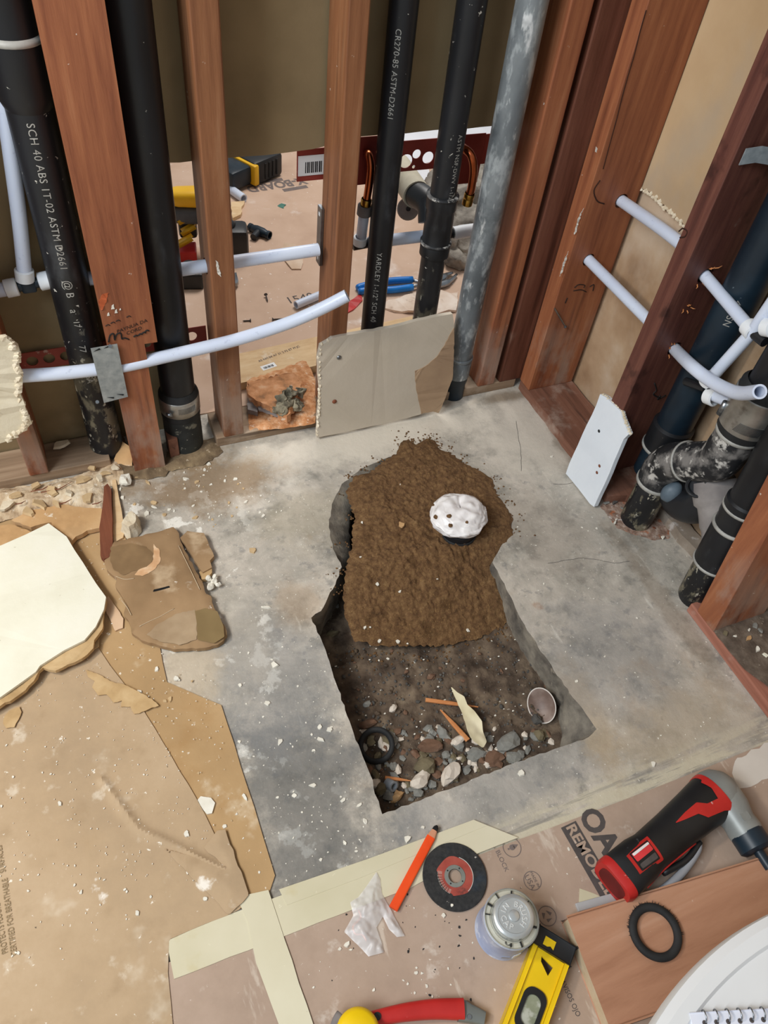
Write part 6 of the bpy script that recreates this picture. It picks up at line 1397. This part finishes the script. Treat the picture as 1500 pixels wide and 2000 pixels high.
for pts in (((272, 1222), (290, 1212), (315, 1200), (340, 1186)), ((226, 1124), (244, 1130), (262, 1128)), ((348, 1062), (368, 1104), (390, 1150)), ((236, 1170), (248, 1185), (256, 1200))):
    b = BM(); q_ = smooth_path([FL(a, c, .028) for a, c in pts], 5)
    for p in q_: p.z = dz(p.x, p.y, 1) + .0004
    tube(b, q_, .0008, 6); link('pale_crease', b, M_crease, big_p, True)
slab_piece('drywall_fragment', [(352, 1050), (366, 1037), (398, 1041), (407, 1060), (418, 1086), (410, 1095), (414, 1108), (396, 1118), (388, 1108), (372, 1080)], .016, .012, M_brownp, 'small brown paper backed piece right of the large brown piece', 'fragment', .0015, .01, 9)
slab_piece('drywall_fragment', [(389, 1117), (412, 1104), (414, 1118), (404, 1130), (394, 1132)], .012, .010, M_gyp_edge_b, 'tiny pale brown piece between the small brown piece and the knobbly white lump', 'fragment', .001, .01, 9)
root = thing('plaster_lump', 'knobbly white plaster lump at the right edge of the large brown piece', 'lump', FL(415, 1140, .002))
b = BM()
for k, (a, c, s_) in enumerate(((408, 1130, .007), (418, 1136, .008), (426, 1142, .006), (411, 1146, .008), (420, 1126, .006))): stone_bm(b, FL(a, c, .012), s_, s_, s_, k, 2, .5)
link('lump', b, M_chipw, root)
b = BM(); pc_ = [(233, 1034), (241, 1020), (250, 1005), (262, 999), (273, 1008), (274, 1030), (268, 1038), (254, 1047)]
pts = [FL(a, c, .02) for a, c in pc_]; top = [p + (FL(255, 1020, .03) - p) * .35 + V((0, 0, .016)) for p in pts]
va = [b.verts.new(V((p.x, p.y, .002))) for p in pts]; vb2 = [b.verts.new(p) for p in top]; b.faces.new(vb2); b.faces.new(va[::-1])
for i in range(len(va)): b.faces.new((va[i], va[(i + 1) % len(va)], vb2[(i + 1) % len(va)], vb2[i]))
bmesh.ops.subdivide_edges(b, edges=b.edges[:], cuts=2, use_grid_fill=True)
for q in b.verts: q.co += V((nz(q.co, 70, 1), nz(q.co, 70, 3), nz(q.co, 70, 5))) * .003
tag(link('plaster_chunk', b, M_gyp_edge), 'pale wedge shaped plaster chunk above the large brown piece', 'chunk')
slab_piece('torn_paper', [(168, 1308), (195, 1318), (215, 1330), (245, 1338), (270, 1350), (305, 1372), (310, 1378), (290, 1385), (272, 1393), (262, 1394), (255, 1380), (236, 1380), (238, 1368), (222, 1372), (208, 1356), (192, 1358), (180, 1342), (185, 1330), (172, 1322)], .0105, .002, M_gyp_edge_b, 'ragged tan paper strip lying on the cardboard below the large white piece', 'paper', .0012, .006, 3)
slab_piece('torn_paper', [(8, 1400), (18, 1388), (38, 1380), (42, 1390), (36, 1405), (28, 1420), (12, 1422), (6, 1412)], .0105, .002, M_gyp_edge_b, 'small tan paper scrap near the left edge below the large white piece', 'paper', .001, .006, 3)
slab_piece('torn_paper', [(203, 1172), (212, 1164), (230, 1190), (241, 1208), (240, 1226), (225, 1232), (204, 1188)], .008, .003, mat('pink_paper', ['#CDA985', '#DDBD9C'], 10, rough=.95, layers=[('#F0E4D4', 20, .6, .7, .7)]), 'pinkish paper scrap between the large white piece and the large brown piece', 'paper', .001, .008, 3)
slab_piece('torn_paper', [(178, 1250), (186, 1240), (194, 1246), (193, 1262), (180, 1270), (172, 1264)], .012, .003, M_gyp_edge_b, 'tan paper bit at the lower tip of the large white piece', 'paper', .001, .008, 3)
slab_piece('plaster_flake', [(386, 1562), (392, 1555), (412, 1558), (420, 1568), (414, 1588), (404, 1590), (396, 1580)], .0075, .004, M_chipw, 'large white flake on the tan cardboard strip', 'flake', .0006, .01, 3)
# rubble heap along the left plate
rub = [(-60, 955), (80, 945), (160, 925), (205, 905), (240, 880), (262, 925), (240, 940), (210, 950), (205, 1000), (120, 995), (60, 1000), (-60, 1040)]
M_rub = mat('gypsum_rubble', ['#A48C70', '#C2A98A', '#D6C2A4', '#E8DAC4'], 28, rough=1, bump=.003, bscale=80, layers=[('#7B6043', 18, .6, .7, .7), ('#F3EADA', 60, .6, .68, .8)])
def rub_h(x, y, d): return .004 + min(d, .03) * .45 + .006 * nz((x, y), 22, 2) + .005 * abs(nz((x, y), 60, 4))
b = BM(); rp = [FL(a, c, .008) for a, c in rub]; sheet(b, rag(rp, .012, .004, 2), .005, rub_h, 0); tag(link('gypsum_rubble', b, M_rub, smooth=False), 'crumbled tan gypsum rubble heaped along the left bottom plate', 'rubble', kind='stuff')
bits = [(120, 870, .020, .012, .008), (75, 985, .02, .012, .007), (160, 940, .017, .014, .010), (193, 935, .012, .009, .008), (30, 970, .014, .011, .009), (100, 960, .018, .010, .008), (225, 915, .012, .008, .007), (70, 950, .013, .01, .007), (170, 975, .016, .01, .008), (135, 965, .012, .011, .008), (55, 1000, .015, .011, .008), (110, 985, .012, .008, .007), (12, 990, .012, .016, .008), (205, 925, .009, .009, .006), (180, 915, .009, .008, .007)]
for k, (a, c, sx, sy, sz) in enumerate(bits):
    b = BM(); p = FL(a, c, .022 if c > 900 else PZ + .004); chip_bm(b, p, (sx + sy) * .62, sz * .8, k + 40, 1.25, .5); tag(link('gypsum_lump', b, M_chipt if k % 3 else M_gyp_edge), 'broken gypsum lump in the rubble along the left bottom plate', 'lump', 'gypsum lumps in the left rubble')
b = BM(); prism(b, [FL(225, 905, .012), FL(240, 870, .035), FL(258, 882, .03), FL(258, 915, .008)], (0, .012, .004)); tag(link('gypsum_wedge', b, M_gyp_tan), 'orange tan drywall wedge leaning left of the foot of the wide flat stud', 'wedge')
b = BM(); stone_bm(b, FL(243, 938, .012), .016, .018, .012, 5, 2, .5); tag(link('plaster_chunk', b, M_chipw), 'white and tan chunk in front of the foot of the wide flat stud', 'chunk')
for k, (a, c, l) in enumerate(((80, 962, 60), (110, 985, 30), (30, 985, 20), (180, 985, 20), (60, 960, 40))):
    b = BM(); tube(b, [FL(a, c, .026), FL(a + l * .6, c - l * .12, .028), FL(a + l, c - l * .35, .025)], [.0012, .0014, .0005], 6); tag(link('wood_splinter', b, M_brownstrip), 'thin wood splinter lying in the tan rubble along the left plate', 'splinter', 'splinters in the left rubble')
# lint and dirt round the pipe feet
b = BM(); rp = [FL(a, c, .006) for a, c in ((168, 890), (176, 845), (240, 850), (262, 900), (318, 905), (325, 880), (420, 850), (436, 880), (400, 905), (330, 918), (322, 930), (262, 935), (240, 935), (200, 920))]
sheet(b, rag(rp, .01, .003, 3), .005, lambda x, y, d: .001 + min(d, .025) * .35 + .005 * abs(nz((x, y), 45, 2)), 0); tag(link('dirt_drift', b, mat('dirt_drift', ['#5A4A38', '#79664E', '#9A8566'], 30, rough=1, bump=.003, bscale=80, layers=[('#D9C9AE', 60, .62, .7, .7)]), smooth=True), 'dark dirt drifted round the feet of the left black pipes', 'dirt', kind='stuff')
b = BM(); prism(b, [V((-1.028, -.01, 0)), V((-1.005, -.01, 0)), V((-1.005, .03, 0)), V((-1.028, .03, 0))], (0, 0, .07)); tag(link('wood_block', b, M_plate_y), 'small dark block between the wide flat stud and the thick clamped pipe', 'block')

# ------------------------------------------------------------------ debris by the right drains
saw = [(1172, 988), (1215, 935), (1240, 905), (1262, 920), (1290, 900), (1300, 1000), (1310, 1050), (1280, 1055), (1230, 1040), (1205, 1030)]
b = BM(); sheet(b, rag([FL(a, c, .003) for a, c in saw], .008, .003, 4), .005, lambda x, y, d: .0005 + min(d, .03) * .10 + .003 * abs(nz((x, y), 60, 2)), 0)
M_sawr = mat('sawdust_brown', ['#6E5648', '#8E7262', '#A99080', '#BFAEA2'], 70, rough=1, bump=.003, bscale=160, layers=[('#E5DDD6', 70, .62, .68, .8), ('#B4683F', 50, .56, .64, .7), ('#4A3428', 40, .62, .7, .7)])
tag(link('sawdust', b, M_sawr, smooth=True), 'reddish sawdust and grit scattered round the black drain stub at right', 'sawdust', kind='stuff')
for k in range(26):
    a, c = rn.uniform(1180, 1300), rn.uniform(905, 1050)
    if not in_px(a, c, saw): continue
    b = BM(); chip_bm(b, FL(a, c, .006), rn.uniform(.003, .008), .002, k + 5, rn.uniform(1, 1.6), .5); tag(link('wood_chip', b, rn.choice([M_sawr, M_chipw, M_brownstrip, M_st_grey])), 'small chip among the sawdust round the black drain stub at right', 'chip', 'chips in the right sawdust')
b = BM(); chip_bm(b, FL(1203, 975, .004), .018, .006, 3, 1.8, .2); tag(link('wood_chip', b, M_st_dark), 'long dark wood chip beside the black drain stub at right', 'chip')
bay = [(1385, 1225), (1440, 1195), (1560, 1140), (1560, 1400), (1500, 1345), (1450, 1305)]
b = BM(); sheet(b, [FL(a, c, PZ) for a, c in bay], .006, lambda x, y, d: PZ + .001 + min(d, .02) * .2 + .006 * abs(nz((x, y), 40, 2)), 0)
tag(link('bay_dirt', b, mat('bay_dirt', ['#4C4037', '#65584C', '#827466'], 30, rough=1, bump=.004, bscale=80, layers=[('#B5A797', 50, .62, .7, .7)]), smooth=True), 'brown dirt covering the bottom plate at the right edge', 'dirt', kind='stuff')
for k, (a, c, s_, m) in enumerate(((1417, 1237, .007, M_st_olive), (1480, 1268, .009, M_chipw), (1462, 1247, .010, M_gyp_tan), (1436, 1243, .005, M_chipw), (1463, 1230, .004, M_chipw), (1495, 1280, .007, M_gyp_white), (1485, 1232, .008, M_st_grey), (1475, 1222, .009, M_st_grey))):
    b = BM(); chip_bm(b, FL(a, c, PZ + .007), s_, s_ * .5, k + 60, 1.2, .4); tag(link('rubble_chip', b, m), 'loose chip on the dirt over the bottom plate at the right edge', 'chip', 'chips in the right edge dirt')
# ------------------------------------------------------------------ white plaster crumbs on the slab and coverings
occupied = [[(x, y) for x, y in HOLE_TOP], SAND]
def crumb_field(n, poly, z, rng_, label, group, mats, seed, avoid=()):
    r2 = random.Random(seed); k = 0; xs = [p[0] for p in poly]; ys = [p[1] for p in poly]; guard = 0
    while k < n and guard < n * 60:
        guard += 1; a, c = r2.uniform(min(xs), max(xs)), r2.uniform(min(ys), max(ys))
        if not in_px(a, c, poly) or any(in_px(a, c, o) for o in list(occupied) + list(avoid)): continue
        k += 1; r_ = rng_[0] + (rng_[1] - rng_[0]) * r2.random() ** 3; b = BM(); chip_bm(b, FL(a, c, z), r_, r_ * .45, seed * 100 + k, r2.uniform(1, 1.4)); tag(link('plaster_crumb', b, r2.choice(mats)), label, 'crumb', group)
W2 = [M_chipw, M_chipw, M_chipt]
crumb_field(70, [(230, 935), (330, 925), (420, 900), (560, 1000), (400, 1035), (340, 1020), (270, 1000), (245, 1020)], .0, (.002, .010), 'white plaster crumb on the brown stained concrete at left', 'crumbs on the stained concrete', W2, 1)
crumb_field(60, [(440, 1180), (600, 1190), (730, 1560), (720, 1680), (560, 1700), (440, 1380)], .0, (.002, .008), 'white plaster crumb on the grey concrete left of the hole', 'crumbs left of the hole', [M_chipw], 2)
crumb_field(26, [(1000, 1010), (1150, 1000), (1480, 1400), (1180, 1480), (1050, 1200)], .0, (.0018, .005), 'white plaster crumb on the concrete right of the hole', 'crumbs right of the hole', [M_chipw], 3)
crumb_field(60, [(0, 1440), (300, 1480), (470, 1740), (330, 1830), (0, 1900)], .0072, (.0015, .006), 'white plaster crumb on the large creased cardboard sheet', 'crumbs on the creased cardboard', [M_chipw], 4)
crumb_field(40, [(200, 1200), (310, 1270), (430, 1380), (520, 1700), (490, 1720), (320, 1420), (215, 1290)], .0036, (.0015, .007), 'white plaster crumb on the tan lower cardboard', 'crumbs on the tan cardboard', [M_chipw, M_chipt], 5, avoid=[dp])
crumb_field(40, [(560, 1800), (1000, 1700), (1120, 1640), (1110, 1900), (940, 2000), (620, 2000)], .0042, (.001, .004), 'white plaster crumb on the printed front cardboard', 'crumbs on the front cardboard', [M_chipw], 6, avoid=[[(940, 1750), (1130, 1750), (1150, 2000), (940, 2000)], [(820, 1640), (955, 1640), (955, 1785), (820, 1785)], bagp])
crumb_field(26, [(640, 1780), (1000, 1700), (1100, 1900), (940, 1980), (620, 1980)], .0042, (.0012, .003), 'tiny black rubber crumb on the printed front cardboard', 'black crumbs on the front cardboard', [M_rubber], 7, avoid=[[(940, 1750), (1130, 1750), (1150, 2000), (940, 2000)], [(820, 1640), (955, 1640), (955, 1785), (820, 1785)], bagp])
for k, (a, c, r_, z, m, lab) in enumerate(((797, 1638, .010, 0, M_chipw, 'white plaster crumb beside the pencil on the concrete'), (866, 1788, .008, .0042, M_chipw, 'white plaster crumb below the black cutting disc'), (826, 1616, .006, 0, M_chipw, 'small white crumb just left of the pencil tip'), (1018, 1510, .010, 0, M_chipw, 'white plaster crumb on the concrete lip right of the hole front'), (1276, 1492, .008, 0, M_chipw, 'white crumb on the concrete edge above the red power tool'), (883, 1768, .004, .0095, M_chipw, 'white crumb on the lower rim of the cutting disc'), (678, 1845, .008, .0042, M_chipw, 'white crumb at the lower left corner of the clear plastic bag'), (493, 1076, .012, 0, M_chipt, 'tan flake on the concrete right of the small brown piece'), (520, 1187, .009, 0, M_chipw, 'slim pale sliver on the concrete left of the hole'), (537, 1300, .012, 0, M_chipw, 'long pale splinter on the concrete left of the hole'), (1078, 892, .006, 0, M_chipw, 'white crumb on the concrete left of the small white panel'), (785, 1010, .0, 0, M_chipw, ''))):
    if not r_: continue
    b = BM(); chip_bm(b, FL(a, c, z), r_ * .8, r_ * .4, k + 30, 1.9 if 'sl' in lab and 'pale' in lab else 1.1); tag(link('plaster_crumb', b, m), lab, 'crumb')
b = BM(); r3_ = random.Random(99)
for k in range(1500):
    a, c = r3_.uniform(0, 1400), r3_.uniform(900, 1720)
    if any(in_px(a, c, o) for o in occupied) or in_px(a, c, dp) or in_px(a, c, wp): continue
    if a > 700 and r3_.random() < .75: continue
    z = 0.0 if a > 440 or c < 1010 else .0075; s_ = r3_.uniform(.0006, .0017)
    chip_bm(b, FL(a, c, z), s_, s_ * .7, k, 1.1)
tag(link('plaster_dust', b, M_chipw), 'fine white plaster specks scattered over concrete and cardboard', 'specks', kind='stuff')

# ------------------------------------------------------------------ marks on the timber and slab
M_inkb = mat('marker_black', ['#151313', '#221E1C'], 30, rough=.8)
def stroke(pts, r, m, name, parent):
    b = BM(); tube(b, smooth_path(pts, 4), r, 5); return link(name, b, m, parent, True)
rq = random.Random(31); ys_ = -.0335
sc = [PY(a, c, ys_) for a, c in ((212, 668), (215, 655), (222, 652), (224, 664), (228, 653), (236, 651), (238, 662), (243, 660), (252, 663))]
stroke(sc, .0016, M_inkb, 'scribble', stud_l)
for k, (a, c) in enumerate(((206, 637), (216, 632), (226, 628), (247, 620))):
    stroke([PY(a, c, ys_), PY(a + 5, c - 3, ys_), PY(a + 9, c - 1, ys_)], .0009, M_inkb, 'scribble', stud_l)
b = BM(); u1 = (PY(280, 630, ys_) - PY(238, 646, ys_)).normalized()
text_on_plane(b, 'PAYNUA DA', .012, PY(258, 637, ys_), u1, V((0, 0, 1)), (0, -1, 0), .0004); text_on_plane(b, 'CORD', .012, PY(262, 646, ys_), u1, V((0, 0, 1)), (0, -1, 0), .0004)
link('stamped_text', b, M_inkb, stud_l, stuff=True)
for (a, c) in ((265, 655), (274, 652), (281, 649), (287, 645)): stroke([PY(a - 4, c + 3, ys_), PY(a, c, ys_), PY(a + 4, c + 1, ys_)], .0018, M_inkb, 'scribble', stud_l)
def smear(pts, m, name, parent, n):
    b = BM(); q = rag(pts, .004, .0012, 3); prism(b, q, V(n) * .0007); return link(name, b, m, parent)
smear([PY(a, c, ys_) for a, c in ((192, 590), (200, 575), (212, 572), (208, 590), (198, 606))], mat('orange_smear', ['#A8502C', '#BC5E34'], 30, rough=.7), 'paint_smear', stud_l, (0, -1, 0))
M_chip_w = mat('paint_chip_white', ['#D9D4C8', '#E9E5DC'], 30, rough=.8)
for k, (a, c, l) in enumerate(((218, 597, 10), (225, 606, 8), (210, 612, 7), (234, 603, 4))): smear([PY(a, c, ys_), PY(a + l * .4, c - l * .3, ys_), PY(a + l * .6, c + l * .6, ys_), PY(a - 1, c + l * .7, ys_)], M_chip_w, 'paint_chip', stud_l, (0, -1, 0))
smear([PY(a, c, -.0005) for a, c in ((421, 508), (426, 512), (430, 530), (432, 541), (426, 536), (422, 520))], M_chip_w, 'paint_chip', stud2, (0, -1, 0))
for pts in (((1140, 406), (1135, 420), (1124, 455), (1121, 458), (1128, 428)), ((1110, 490), (1107, 505), (1097, 533), (1093, 540), (1099, 515)), ((1164, 286), (1167, 290), (1165, 298), (1162, 296))):
    smear([PY(a, c, -.0555) for a, c in pts], M_chip_w, 'paint_chip', studb, (0, -1, 0))
for pts in (((1122, 562), (1130, 556), (1142, 557), (1140, 562)), ((1120, 568), (1135, 566), (1145, 570)), ((1152, 560), (1160, 556), (1158, 568)), ((1104, 592), (1108, 582))): stroke([PY(a, c, -.0556) for a, c in pts], .0012, M_inkb, 'stamp_mark', studb)
for pts in (((1278, 748), (1282, 762), (1276, 770), (1290, 778)), ((1290, 772), (1284, 780), (1300, 772))): stroke([PY(a, c, -.4136) for a, c in pts], .0018, M_inkb, 'marker_mark', studc)
M_crk = mat('wood_crack', ['#2A130B', '#3A1D12'], 30, rough=.9)
stroke([PY(a, c, -.0553) for a, c in ((1262, 20), (1250, 62), (1238, 110), (1226, 150), (1215, 190), (1205, 230), (1190, 285), (1178, 330))], .0011, M_crk, 'grain_split', studb)
stroke([PY(a, c, -.0553) for a, c in ((1172, 352), (1160, 372), (1166, 392), (1180, 398))], .0016, M_crk, 'dark_knot_line', studb)
stroke([PX(a, c, -.0003) for a, c in ((1326, 452), (1334, 446), (1342, 452), (1338, 462), (1328, 464))], .0016, M_crk, 'knot_ring', studc)
def crack(pts):
    b = BM(); P_ = rag([FL(a, c, .0004) for a, c in pts], .012, .0012, 4, False)
    for p, q in zip(P_, P_[1:]):
        p.z = q.z = .0004; bar(b, p, q, .0011)
    link('crack', b, M_st_dark, floor)
crack([(1008, 822), (1012, 850), (1017, 880), (1018, 920)]); crack([(1070, 1100), (1130, 1090), (1160, 1092), (1200, 1100), (1230, 1096)]); crack([(1080, 945), (1110, 945), (1130, 940)])
